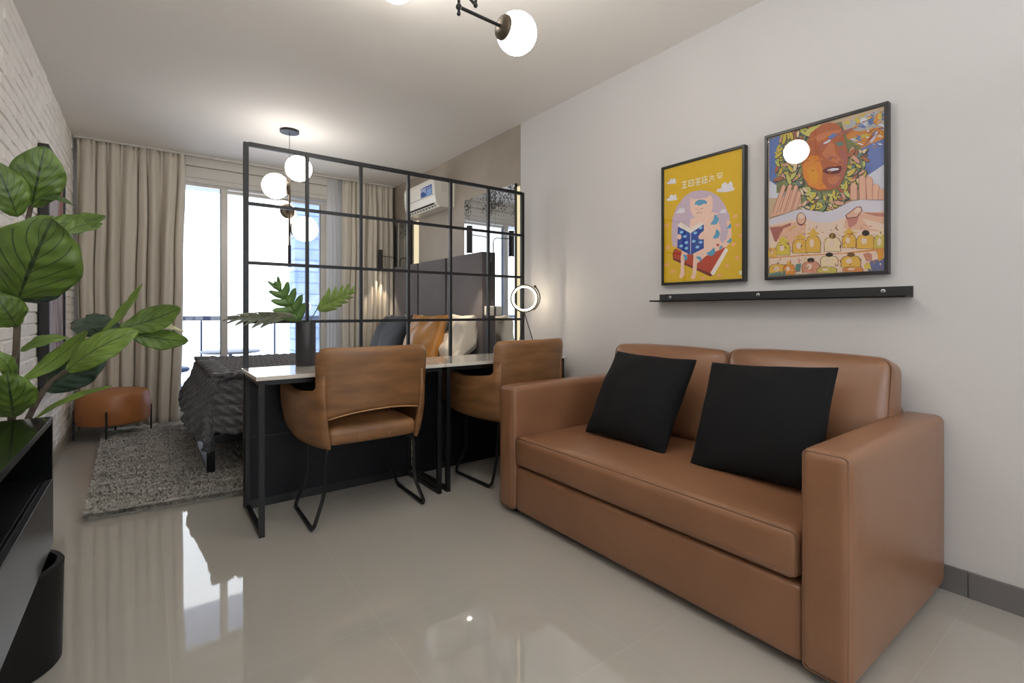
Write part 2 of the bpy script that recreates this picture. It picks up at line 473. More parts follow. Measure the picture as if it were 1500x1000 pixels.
# painted brick wall: every brick has its own relief
rnd = random.Random(3)
bw = MB(); bw.box(XL - .15, XL - .006, YF, YB, 0, ZC, M_brick)
row = 0; z = 0.085
while z < ZC:
    h = 0.066; y = 0.9 - (0.12 if row % 2 else 0) - rnd.uniform(0, .02)
    while y < YB:
        w = rnd.uniform(.225, .255)
        y0, y1 = max(y + .002, .9), min(y + w - .002, YB); z0, z1 = z + .002, min(z + h - .002, ZC)
        if y1 - y0 > .03 and z1 - z0 > .01:
            d = rnd.uniform(-.003, .005); e = .007
            j = lambda s_=.004: rnd.uniform(-s_, s_)
            xb, xf = XL - .008, XL + .001 + d
            o_ = [(xb, y0 + j(), z0 + j(.002)), (xb, y1 + j(), z0 + j(.002)), (xb, y1 + j(), z1 + j(.002)), (xb, y0 + j(), z1 + j(.002))]
            i_ = [(xf + j(.003), y0 + e + j(), z0 + e + j(.003)), (xf + j(.003), y1 - e + j(), z0 + e + j(.003)),
                  (xf + j(.003), y1 - e + j(), z1 - e + j(.003)), (xf + j(.003), y0 + e + j(), z1 - e + j(.003))]
            bw.add(o_ + i_, [(4, 5, 6, 7), (0, 1, 5, 4), (1, 2, 6, 5), (2, 3, 7, 6), (3, 0, 4, 7)], M_brick)
        y += w
    z += h; row += 1
struct(bw.build('wall_left', smooth=0))
struct(MB().box(XL - .005, XL + .012, YF, YB, 0, .085, M_basel).build('baseboard_left', smooth=0, bev=.002))
bb = MB()
y = YF
for a, b in [(YF, -1.315), (-1.313, -.722), (-.72, -.127), (-.125, .466), (.468, 1.06), (1.062, 1.654), (1.656, 2.24), (2.242, 2.83), (2.832, 3.42), (3.422, 4.6), (4.602, YB)]:
    bb.box(XR - .011, XR, a, b, 0, .098, M_base)
struct(bb.build('baseboard_right', smooth=0, bev=.0015))
struct(MB().box(1.75, XR - .011, YB - .012, YB, 0, .09, M_base).build('baseboard_front', smooth=0))
# shutter box above the balcony door, a stepped profile under the ceiling
sb = MB(); sb.box(-.42, 1.80, YB - .05, YB + .04, 2.56, ZC, M_alum); sb.box(-.42, 1.80, YB - .035, YB + .04, 2.445, 2.553, M_alum)
sb.box(-.42, 1.80, YB - .02, YB + .04, 2.40, 2.56, M_alum)
struct(sb.build('trim_1', smooth=0, bev=.003))
# curtain rail under the ceiling
struct(MB().box(-.54, 2.48, YB - .125, YB - .095, ZC - .018, ZC, M_alum).build('trim_2', smooth=0))

# balcony sliding door
fr = MB(); y0, y1 = YB + .02, YB + .12
fr.box(-.40, 1.735, y0, y1, 2.385, 2.45, M_alum); fr.box(-.40, 1.735, y0, y1, 0.0, .05, M_alum)
fr.box(-.40, -.35, y0, y1, .05, 2.385, M_alum); fr.box(1.685, 1.735, y0, y1, .05, 2.385, M_alum)
frame = struct(fr.build('window_1', smooth=0, bev=.003))


def sash(x0, x1, ya, yb, name, wl, wr, top):
    s_ = MB(); s_.box(x0, x0 + wl, ya, yb, .05, top, M_alum); s_.box(x1 - wr, x1, ya, yb, .05, top, M_alum)
    s_.box(x0 + wl, x1 - wr, ya, yb, top - .03, top, M_alum); s_.box(x0 + wl, x1 - wr, ya, yb, .05, .13, M_alum)
    g = .006
    for (a, b, c, d) in ((x0 + wl, x0 + wl + g, .13, top - .03), (x1 - wr - g, x1 - wr, .13, top - .03)):
        s_.box(a, b, ya - .001, yb + .001, c, d, M_gasket)
    o = s_.build(name, frame, smooth=0)
    MB().box(x0 + wl, x1 - wr, (ya + yb) / 2 - .003, (ya + yb) / 2 + .003, .13, top - .03, M_glass).build('glass_pane', o, smooth=0)
    return o


sash(-.35, .672, YB + .025, YB + .065, 'sliding_sash', .06, .062, 2.405)
sash(.62, 1.685, YB + .07, YB + .11, 'sliding_sash', .05, .05, 2.375)
MB().box(.618, .628, YB + .005, YB + .025, 1.28, 1.40, M_white).build('sash_handle', frame, smooth=0)
# unseen rear window, added to go with the cool fill light
rw = MB()
for (a, b, c, d) in ((-.25, 2.05, .8, .86), (-.25, 2.05, 2.34, 2.4), (-.25, -.19, .86, 2.34), (1.99, 2.05, .86, 2.34), (.87, .93, .86, 2.34)):
    rw.box(a, b, YF - .08, YF - .02, c, d, M_alum)
w2 = struct(rw.build('window_2', smooth=0))
MB().box(-.19, 1.99, YF - .053, YF - .047, .86, 2.34, M_glass).build('glass_pane', w2, smooth=0)

# ------------------------------------------------------------------ outside: balcony and the neighbouring wall
struct(MB().box(-2.5, 3.2, YB + .22, 7.35, -.12, -.01, M_bal).build('balcony_floor', smooth=0))
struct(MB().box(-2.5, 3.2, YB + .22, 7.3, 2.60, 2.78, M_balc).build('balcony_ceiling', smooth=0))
m_nb = bpy.data.materials.new('whitewashed_brick'); m_nb.use_nodes = True
_n = m_nb.node_tree.nodes; _l = m_nb.node_tree.links; _b = _n['Principled BSDF']; _b.inputs['Roughness'].default_value = .9
_t = _n.new('ShaderNodeTexCoord'); _k = _n.new('ShaderNodeTexBrick'); _mp = _n.new('ShaderNodeMapping')
_mp.inputs['Rotation'].default_value = (math.radians(90), 0, 0); _l.new(_t.outputs['Object'], _mp.inputs[0]); _l.new(_mp.outputs[0], _k.inputs[0])
_k.inputs['Scale'].default_value = 1; _k.inputs['Brick Width'].default_value = .45; _k.inputs['Row Height'].default_value = .2
_k.inputs['Mortar Size'].default_value = .012
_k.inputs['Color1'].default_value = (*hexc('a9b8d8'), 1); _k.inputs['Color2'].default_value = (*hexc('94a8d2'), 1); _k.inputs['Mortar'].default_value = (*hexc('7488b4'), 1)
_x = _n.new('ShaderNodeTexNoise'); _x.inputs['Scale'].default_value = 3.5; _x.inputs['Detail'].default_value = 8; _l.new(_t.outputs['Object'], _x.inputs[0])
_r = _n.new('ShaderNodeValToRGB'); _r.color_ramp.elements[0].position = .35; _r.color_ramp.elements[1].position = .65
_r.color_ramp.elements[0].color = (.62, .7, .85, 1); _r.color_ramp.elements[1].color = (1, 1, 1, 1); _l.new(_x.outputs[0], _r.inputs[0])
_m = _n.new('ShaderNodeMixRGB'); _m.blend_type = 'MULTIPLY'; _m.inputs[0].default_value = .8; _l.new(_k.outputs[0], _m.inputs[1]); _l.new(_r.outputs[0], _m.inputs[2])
_l.new(_m.outputs[0], _b.inputs['Base Color'])
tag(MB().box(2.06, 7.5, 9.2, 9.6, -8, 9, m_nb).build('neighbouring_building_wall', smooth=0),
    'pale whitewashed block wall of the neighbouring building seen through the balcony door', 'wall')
rl = empty('balcony_railing', (.6, 7.15, 0), 'steel and glass railing along the outer edge of the balcony', 'railing')
MB().box(-2.9, 2.4, -.02, .02, .975, 1.03, M_rail).build('top_rail', rl, smooth=0)
for x in (-1.1, -.1 + .01, .98 - .24, 1.6):
    MB().box(x, x + .02, -.012, .012, 0, .975, M_rail).build('post', rl, smooth=0)
MB().box(-2.9, 2.4, -.005, .005, .08, .96, M_railglass).build('glass_panel', rl, smooth=0)
bt = empty('balcony_table', (.78, 6.68, 0), 'round white balcony table outside the glass door', 'table')
MB().lathe([(.001, .60), (.30, .60), (.315, .607), (.315, .620), (.30, .627), (.001, .627)], (0, 0, 0), M_tab, 40).build('table_top', bt)
MB().lathe([(.02, .015), (.02, .60)], (0, 0, 0), M_rail, 16).build('column', bt)
MB().lathe([(.001, 0), (.2, 0), (.2, .012), (.03, .03), (.001, .03)], (0, 0, 0), M_rail, 32).build('base', bt)
bc = empty('balcony_stool', (.16, 6.5, 0), 'low blue balcony stool outside the glass door', 'stool')
MB().lathe([(.001, .43), (.19, .43), (.205, .445), (.205, .462), (.19, .475), (.001, .475)], (0, 0, 0), M_balblue, 32).build('seat', bc)
for a in range(4):
    t = a * math.pi / 2 + .6
    MB().tube([(.13 * math.cos(t), .13 * math.sin(t), .435), (.18 * math.cos(t), .18 * math.sin(t), -.01)], .01, M_rail, 8).build('leg', bc)


# ------------------------------------------------------------------ curtains
def curtain(name, x0, x1, y, z0, z1, folds, amp, seed, m, xb0=None, xb1=None, nz=44, top_gather=.35, th=.003):
    rs = np.random.RandomState(seed); nx = folds * 14
    ph = np.cumsum(rs.uniform(.55, 1.5, folds + 2)); ph = ph / ph[-2]
    am = rs.uniform(.55, 1.1, folds + 3)
    mb = MB(); vs = []; fs = []
    xb0 = x0 if xb0 is None else xb0; xb1 = x1 if xb1 is None else xb1
    for k in range(nz + 1):
        q = k / nz; z = z1 + (z0 - z1) * q
        for i in range(nx + 1):
            u = i / nx; f = u * folds; c = f + .22 * math.sin(f * 2.1 + seed) * (.6 + .4 * math.sin(q * 3 + seed))
            a = am[int(f)] * (1 - (f % 1)) + am[int(f) + 1] * (f % 1)
            g = top_gather + (1 - top_gather) * min(1, q * 5)
            yy = y + amp * g * a * math.sin(2 * math.pi * c) + amp * .25 * g * math.sin(2 * math.pi * c * 2.3 + seed + q * 2)
            pk = max(0, 1 - q * 7)
            yy += amp * .35 * pk * math.sin(2 * math.pi * f * 3 + 1) * (1 if (f % 1) < .45 else .15)
            yy += amp * .35 * math.sin(2 * math.pi * (c * .5 + .15 * q)) * (1 - pk)
            X = (x0 + (x1 - x0) * u) * (1 - q) + (xb0 + (xb1 - xb0) * u) * q + .012 * math.sin(2 * math.pi * c * 1 + 1.3) * g
            X += .012 * vnoise((u * 3, q * 4, 0), 1, seed)
            vs.append((X, yy, z))
    for k in range(nz):
        for i in range(nx):
            a = k * (nx + 1) + i; fs.append((a, a + 1, a + nx + 2, a + nx + 1))
    mb.add(vs, fs, m); o = mb.build(name, smooth=180)
    if th:
        sd = o.modifiers.new('thick', 'SOLIDIFY'); sd.thickness = th
    return o


c1 = curtain('curtain', -.528, .285, YB - .12, .012, ZC - .02, 8, .050, 2, M_curtain, xb1=.235)
tag(c1, 'beige floor-length curtain drawn to the left side of the balcony door by the brick wall', 'curtain', 'beige curtains of the balcony door')
lin_ = curtain('curtain_liner', .195, .232, YB - .055, .03, 2.2, 2, .008, 5, M_curtain_liner, xb0=.10, xb1=.16)
lin_.parent = c1
tag(lin_, 'white lining edge of the curtain')
c2 = curtain('curtain', 1.84, 2.46, YB - .12, .012, ZC - .02, 9, .045, 8, M_curtain, xb0=1.80)
tag(c2, 'beige floor-length curtain drawn to the right side of the balcony door beside the bed', 'curtain', 'beige curtains of the balcony door')
c3 = curtain('sheer_curtain', 1.665, 1.90, YB - .065, .012, ZC - .022, 5, .010, 4, M_sheer, th=0)
tag(c3, 'white sheer curtain gathered between the balcony door and the right beige curtain', 'curtain')

# ------------------------------------------------------------------ sofa
sf = empty('sofa', (2.02, 1.37, 0), 'caramel leather two-seat sofa against the white wall', 'sofa')
OX, OY = 2.02, 1.37


def L_(mb): return mb


def part(mb, name, parent, org, **k):
    mb.v = [(a - org[0], b - org[1], c - (org[2] if len(org) > 2 else 0)) for a, b, c in mb.v]
    return mb.build(name, parent, **k)


O2 = (OX, OY)
part(MB().softbox(1.562, 2.40, .66, 2.08, .03, .262, .02, M_leather, 8, (.006, 0, 0)), 'base', sf, O2)
part(MB().softbox(1.545, 2.478, .528, .662, .03, .682, .028, M_leather, 10, (.004, .008, .006)), 'arm', sf, O2)
part(MB().softbox(1.545, 2.478, 2.078, 2.212, .03, .682, .028, M_leather, 10, (.004, .008, .006)), 'arm', sf, O2)
part(MB().softbox(2.30, 2.482, .655, 2.085, .03, .705, .03, M_leather, 10, (.0, 0, .004)), 'back_frame', sf, O2)
part(MB().softbox(1.552, 2.30, .668, 2.072, .272, .425, .03, M_leather, 14, (.010, 0, .022)), 'seat_cushion', sf, O2)


def ringpipe(mb, x, y0, y1, z0, z1, r, m, R=.02):
    P = []
    for (cy, cz, a0) in ((y1 - R, z1 - R, 0), (y0 + R, z1 - R, 90), (y0 + R, z0 + R, 180), (y1 - R, z0 + R, 270)):
        for k in range(5):
            t = math.radians(a0 + 90 * k / 4); P.append((x, cy + R * math.cos(t), cz + R * math.sin(t)))
    mb.tube(P, r, m, 6, closed=True); return mb


sp_ = MB(); ringpipe(sp_, 1.5605, .676, 2.064, .281, .4185, .0035, M_piping)
part(sp_, 'seat_piping', sf, O2)
for (a, b) in ((.538, .654), (2.088, 2.204)):
    p_ = MB(); ringpipe(p_, 1.5535, a, b, .035, .674, .003, M_piping, .012); part(p_, 'arm_piping', sf, O2)
# back cushions, leaning
for (ya, yb, dz, tilt) in ((.650, 1.308, .006, 13), (1.318, 2.035, -.006, 13)):
    T = Matrix.Translation((2.265, (ya + yb) / 2, .425 + dz)) @ Matrix.Rotation(math.radians(tilt), 4, 'Y')
    hw = (yb - ya) / 2
    cb = MB().softbox(-.085, .085, -hw, hw, .0, .47, .045, M_leather, 12, (.045, .012, .014), T)
    co = part(cb, 'back_cushion', sf, O2)
    for xo in (-.062,):
        pp = MB(); P = []
        R = .04
        for (cy, cz, a0) in ((hw - R, .46 - R, 0), (-hw + R, .46 - R, 90), (-hw + R, R, 180), (hw - R, R, 270)):
            for k in range(5):
                t = math.radians(a0 + 90 * k / 4); P.append(T @ Vector((xo, cy + (R + .002) * math.cos(t), cz + (R + .002) * math.sin(t))))
        pp.tube(P, .0032, M_piping, 6, closed=True); part(pp, 'piping', co, O2)
for (x, y) in ((1.62, .60), (1.62, 2.14), (2.42, .60), (2.42, 2.14)):
    part(MB().lathe([(.022, 0), (.025, .032)], (x, y, 0), M_blacksat, 16), 'foot', sf, O2)


def cushion(mb, w, h, t, m, T, n=26, seed=1, wr=.006, pinch=.08, pw=.42):
    vs = []; fs = []
    for side in (1, -1):
        o = len(vs)
        for i in range(n + 1):
            for j in range(n + 1):
                # denser towards the rim
                a = math.sin(math.pi / 2 * (2 * i / n - 1)); b = math.sin(math.pi / 2 * (2 * j / n - 1))
                e = max(0, (1 - a * a)) ** pw * max(0, (1 - b * b)) ** pw
                pu = 1 - pinch * (1 - abs(b) ** 2) * abs(a) ** 6; pv = 1 - pinch * (1 - abs(a) ** 2) * abs(b) ** 6
                x = a * w / 2 * pu; y = b * h / 2 * pv
                z = side * t / 2 * e
                z += side * wr * vnoise((x, y, side), 9, seed) * min(1, e * 2)
                z += wr * 1.5 * vnoise((x, y, 3), 4, seed) * min(1, e * 2)
                vs.append(T @ Vector((x, y, z)))
        for i in range(n):
            for j in range(n):
                a = o + i * (n + 1) + j; q = (a, a + n + 1, a + n + 2, a + 1)
                fs.append(q if side > 0 else q[::-1])
    return mb.add(vs, fs, m)


def cushion_at(mb, cen, xdir, ydir, w, h, t, m, **k):
    X = Vector(xdir).normalized(); Y = Vector(ydir); Y = (Y - X * Y.dot(X)).normalized(); Z = X.cross(Y)
    T = Matrix(((X.x, Y.x, Z.x, cen[0]), (X.y, Y.y, Z.y, cen[1]), (X.z, Y.z, Z.z, cen[2]), (0, 0, 0, 1)))
    return cushion(mb, w, h, t, m, T, **k)


tag(cushion_at(MB(), (1.975, 1.605, .650), (.02, 1, .02), (.56, -.05, 1), .50, .48, .17, M_pillow, seed=2, pinch=.06, wr=.010).build('throw_pillow', smooth=180),
    'black square cushion on the left side of the caramel sofa, nearer the desk', 'cushion', 'black sofa cushions')
tag(cushion_at(MB(), (1.955, .985, .650), (-.05, 1, -.04), (.52, -.04, 1), .50, .48, .17, M_pillow, seed=7, pinch=.06, wr=.010).build('throw_pillow', smooth=180),
    'black square cushion on the right side of the caramel sofa, against its near arm', 'cushion', 'black sofa cushions')

# ------------------------------------------------------------------ pictures on the right wall
HX = {'lav': 'b7a3b3', 'cloud': 'cfccd2', 'char': 'd8d2c0', 'cream': 'dcb9a8', 'red': 'a53a24', 'dred': '6a2622', 'page': 'd9cfc6', 'blue': '4d8fb0',
      'ink': '55352f', 'navy': '23408c', 'sky': '7fb2d4', 'pink': 'd59a72',
      'pwhite': 'b9bcc8', 'pblue': '51679c', 'pblue2': '5568a0', 'porange': 'b8742f', 'porange2': 'b5763f', 'pgrey': '9a9c9e', 'pyellow': 'b5a23f',
      'prust': '97563a', 'pcream': 'c4b191', 'pgreen': '6f7650', 'pyg': 'a9a95c', 'pgreen2': '6d7f55', 'pteal': '557069', 'pink2': 'b98a77',
      'pink_dark': '2b3348', 'pdark': '2d3a36', 'pgold': 'b9812c', 'pmauve': '8d5650', 'pskin': 'a9694a', 'pmaroon': '5d2f35', 'phand': 'bd9480',
      'ppale': 'c2ae9e', 'prose': 'a56c62', 'pribbon': 'b4b0ba', 'pgold2': 'bb9440', 'pdark2': '5d4327', 'pblack': '241c1c', 'pyg2': 'a89a48',
      'prose2': 'b07a66', 'pblue3': '50557a', 'bgcat': 'c8a31c', 'bgpt': 'b09a80'}
def lift(h, k=1.28):
    c = [min(1, x * k) for x in hexc(h)]
    c = [12.92 * x if x <= .0031308 else 1.055 * x ** (1 / 2.4) - .055 for x in c]
    return ''.join('%02x' % round(255 * x) for x in c)


AM = {k: mat('print_' + k, lift(v), .6, spec=.2) for k, v in HX.items()}
ART_CAT = """lav 1764,1558 1760,1632 1732,1692 1684,1742 1634,1762 1574,1761 1517,1741 1471,1708 1435,1657 1408,1594 1398,1526 1408,1469 1435,1430 1565,1427 1758,1465 1765,1503
cloud 1481,1732 1476,1746 1454,1747 1449,1768 1428,1775 1416,1758 1402,1774 1389,1759 1389,1738 1377,1733 1385,1720 1428,1720
cloud 1800,1842 1796,1851 1782,1851 1778,1863 1764,1867 1756,1857 1747,1866 1738,1857 1738,1844 1729,1840 1735,1833 1764,1834
cloud 1802,1743 1798,1753 1782,1754 1778,1768 1762,1773 1752,1761 1742,1772 1732,1762 1732,1748 1723,1743 1729,1735 1762,1735
cloud 1736,1658 1733,1666 1720,1667 1717,1678 1704,1683 1697,1674 1688,1683 1680,1675 1680,1663 1673,1660 1678,1653 1704,1652
cloud 1465,1615 1463,1621 1454,1621 1452,1630 1444,1633 1438,1626 1433,1633 1427,1627 1427,1619 1422,1616 1426,1611 1444,1610
char 1698,1832 1662,1831 1662,1825 1698,1827
char 1682,1832 1677,1832 1677,1792 1682,1793
char 1694,1815 1665,1814 1665,1809 1694,1810
char 1698,1799 1662,1798 1662,1792 1698,1793
char 1653,1831 1618,1830 1618,1824 1653,1825
char 1653,1802 1618,1800 1618,1795 1653,1796
char 1653,1831 1648,1831 1648,1796 1653,1796
char 1623,1830 1618,1830 1618,1795 1623,1795
char 1646,1816 1625,1815 1625,1810 1646,1810
char 1609,1831 1575,1830 1575,1825 1609,1826
char 1604,1819 1580,1818 1580,1814 1604,1815
char 1609,1810 1575,1809 1575,1804 1609,1805
char 1595,1830 1590,1830 1590,1792 1595,1792
char 1606,1797 1579,1796 1579,1792 1606,1792
char 1567,1831 1562,1831 1562,1793 1567,1793
char 1558,1831 1534,1830 1534,1826 1558,1826
char 1558,1816 1534,1815 1534,1810 1558,1811
char 1558,1798 1534,1797 1534,1792 1558,1793
char 1548,1831 1544,1830 1544,1793 1548,1793
char 1558,1816 1554,1816 1554,1793 1558,1793
char 1537,1815 1534,1815 1534,1792 1537,1792
char 1509,1830 1505,1830 1505,1808 1509,1808
char 1522,1824 1493,1822 1493,1818 1522,1819
char 1518,1812 1496,1811 1496,1807 1518,1808
char 1522,1808 1517,1808 1517,1793 1522,1794
char 1497,1808 1493,1808 1493,1793 1497,1793
char 1477,1832 1446,1830 1446,1826 1477,1827
char 1477,1832 1473,1832 1473,1813 1477,1813
char 1450,1831 1446,1830 1446,1812 1450,1812
char 1471,1818 1452,1817 1452,1812 1471,1813
char 1477,1809 1446,1808 1446,1803 1477,1804
char 1463,1813 1459,1813 1459,1794 1463,1794
cream 1419,1572 1403,1562 1393,1496 1401,1452 1419,1431 1444,1422 1485,1407 1489,1431 1448,1446 1423,1470 1413,1510 1423,1558
red 1755,1434 1733,1452 1695,1428 1639,1406 1528,1427 1429,1426 1510,1288 1602,1322 1752,1400
dred 1758,1417 1750,1442 1738,1451 1752,1417 1748,1397 1602,1330 1510,1290 1500,1282 1517,1275 1602,1316 1755,1387
page 1429,1425 1412,1411 1494,1283 1506,1282 1516,1296
cream 1639,1610 1562,1614 1510,1629 1477,1616 1468,1576 1456,1524 1460,1466 1431,1436 1444,1422 1545,1389 1584,1361 1598,1354 1602,1298 1611,1268 1639,1270 1627,1299 1623,1356 1620,1404 1648,1423 1676,1393 1680,1344 1676,1294 1697,1275 1714,1282 1704,1308 1702,1346 1703,1404 1690,1444 1662,1490 1648,1550
cream 1638,1732 1616,1716 1556,1713 1536,1713 1517,1724 1503,1703 1503,1647 1523,1609 1556,1595 1594,1601 1624,1625 1640,1658 1644,1698
blue 1614,1685 1607,1703 1582,1709 1552,1702 1538,1690 1538,1677 1556,1682 1569,1677 1586,1675 1599,1684
ink 1612,1661 1603,1661 1593,1658 1603,1658
ink 1580,1658 1571,1659 1562,1655 1571,1655
ink 1590,1646 1587,1650 1584,1645 1587,1643
ink 1604,1637 1594,1638 1585,1634 1594,1634
ink 1585,1636 1575,1636 1566,1633 1575,1633
blue 1492,1616 1488,1606 1480,1608 1475,1604 1477,1595 1466,1594 1472,1587 1465,1581 1464,1576 1473,1573 1466,1564 1477,1565 1477,1558 1482,1554 1490,1561 1493,1551 1500,1559 1506,1557 1513,1558 1513,1568 1498,1584
blue 1482,1533 1479,1524 1472,1526 1468,1522 1469,1515 1459,1514 1464,1507 1459,1503 1458,1498 1466,1496 1460,1487 1469,1488 1469,1482 1473,1479 1480,1484 1483,1475 1489,1482 1494,1480 1500,1481 1500,1490 1488,1505
blue 1495,1435 1497,1426 1489,1425 1487,1420 1492,1415 1483,1409 1492,1406 1488,1400 1490,1396 1499,1397 1498,1388 1506,1392 1509,1387 1515,1386 1519,1394 1527,1388 1528,1396 1535,1397 1540,1400 1535,1408 1517,1414
blue 1608,1387 1601,1386 1601,1391 1598,1393 1593,1390 1591,1395 1587,1390 1583,1392 1579,1391 1579,1386 1572,1387 1574,1381 1570,1379 1568,1376 1573,1373 1567,1368 1573,1367 1573,1363 1574,1360 1581,1363 1587,1375
blue 1689,1413 1684,1408 1680,1412 1676,1412 1674,1407 1668,1410 1668,1404 1663,1404 1660,1400 1663,1396 1656,1393 1662,1390 1659,1386 1660,1383 1666,1383 1664,1376 1670,1379 1672,1375 1676,1374 1680,1379 1678,1393
blue 1405,1552 1404,1547 1400,1547 1398,1544 1399,1540 1394,1539 1398,1536 1395,1533 1395,1530 1400,1529 1398,1524 1403,1526 1404,1522 1406,1521 1410,1525 1413,1520 1415,1525 1418,1524 1422,1525 1421,1530 1412,1537
blue 1400,1476 1400,1470 1396,1470 1394,1467 1397,1464 1391,1461 1396,1459 1394,1456 1395,1453 1400,1453 1398,1448 1403,1450 1405,1447 1408,1446 1410,1451 1414,1447 1416,1451 1419,1451 1422,1453 1420,1458 1410,1462
blue 1450,1442 1451,1438 1447,1438 1446,1435 1448,1433 1444,1431 1447,1429 1446,1426 1446,1424 1450,1424 1449,1420 1453,1422 1454,1419 1457,1419 1459,1422 1462,1419 1463,1423 1466,1423 1468,1424 1467,1428 1459,1432
red 1482,1448 1470,1450 1462,1440 1475,1435
page 1723,1585 1702,1603 1639,1555 1580,1581 1556,1571 1556,1557 1639,1528 1723,1572
navy 1722,1579 1639,1528 1556,1567 1556,1434 1639,1404 1726,1454
sky 1684,1544 1686,1537 1694,1534 1704,1535 1710,1540 1708,1547 1700,1550 1690,1549
sky 1663,1516 1665,1510 1673,1506 1683,1507 1688,1513 1687,1519 1678,1523 1669,1522
sky 1654,1480 1656,1474 1664,1470 1673,1471 1679,1476 1677,1483 1669,1487 1660,1486
sky 1687,1464 1688,1458 1696,1454 1706,1455 1712,1460 1710,1467 1702,1470 1692,1470
sky 1654,1448 1656,1441 1664,1437 1673,1438 1679,1443 1677,1450 1669,1454 1660,1453
sky 1597,1528 1599,1522 1606,1518 1616,1519 1621,1525 1620,1531 1612,1534 1602,1533
sky 1564,1552 1565,1546 1573,1542 1582,1543 1587,1548 1586,1554 1578,1558 1569,1557
sky 1607,1482 1608,1476 1616,1472 1626,1473 1631,1478 1630,1485 1622,1488 1612,1487
sky 1564,1472 1565,1466 1573,1462 1582,1463 1587,1468 1586,1474 1578,1478 1569,1477
sky 1584,1447 1585,1441 1593,1437 1602,1438 1608,1443 1606,1450 1598,1453 1589,1452
page 1640,1528 1636,1528 1638,1406 1641,1406
cream 1698,1515 1701,1506 1709,1502 1718,1503 1726,1509 1729,1519 1726,1528 1718,1533 1709,1532 1701,1525
cream 1554,1533 1576,1520 1591,1502 1584,1487 1562,1484 1549,1493
pink 1363,1587 1364,1580 1371,1575 1381,1574 1388,1578 1387,1585 1380,1591 1370,1592
pink 1350,1538 1350,1532 1358,1526 1368,1525 1374,1529 1374,1536 1366,1542 1356,1543
pink 1373,1442 1374,1435 1381,1429 1391,1428 1398,1432 1397,1439 1390,1445 1380,1446
pink 1352,1369 1352,1362 1360,1356 1370,1354 1376,1358 1376,1365 1368,1371 1358,1372
pink 1407,1332 1407,1325 1415,1318 1425,1317 1432,1321 1431,1328 1424,1334 1413,1336
pink 1451,1283 1452,1276 1460,1270 1470,1268 1477,1272 1477,1279 1469,1285 1458,1287
pink 1546,1273 1547,1266 1556,1259 1567,1257 1574,1261 1573,1268 1565,1275 1554,1277
pink 1742,1324 1743,1316 1752,1310 1765,1308 1773,1312 1772,1320 1762,1327 1750,1328
pink 1333,1478 1333,1477 1340,1471 1350,1470 1357,1474 1356,1481 1349,1487 1339,1488 1333,1484
pink 1776,1469 1777,1461 1787,1454 1800,1453 1808,1457 1807,1465 1797,1472 1785,1473
pink 1784,1601 1785,1593 1794,1587 1807,1586 1815,1590 1815,1595 1815,1599 1805,1605 1792,1606
pink 1784,1368 1785,1360 1794,1353 1807,1351 1815,1355 1815,1360 1815,1363 1805,1370 1792,1372
char 1335,1284 1338,1276 1347,1274 1353,1281 1353,1291 1347,1296 1338,1294"""
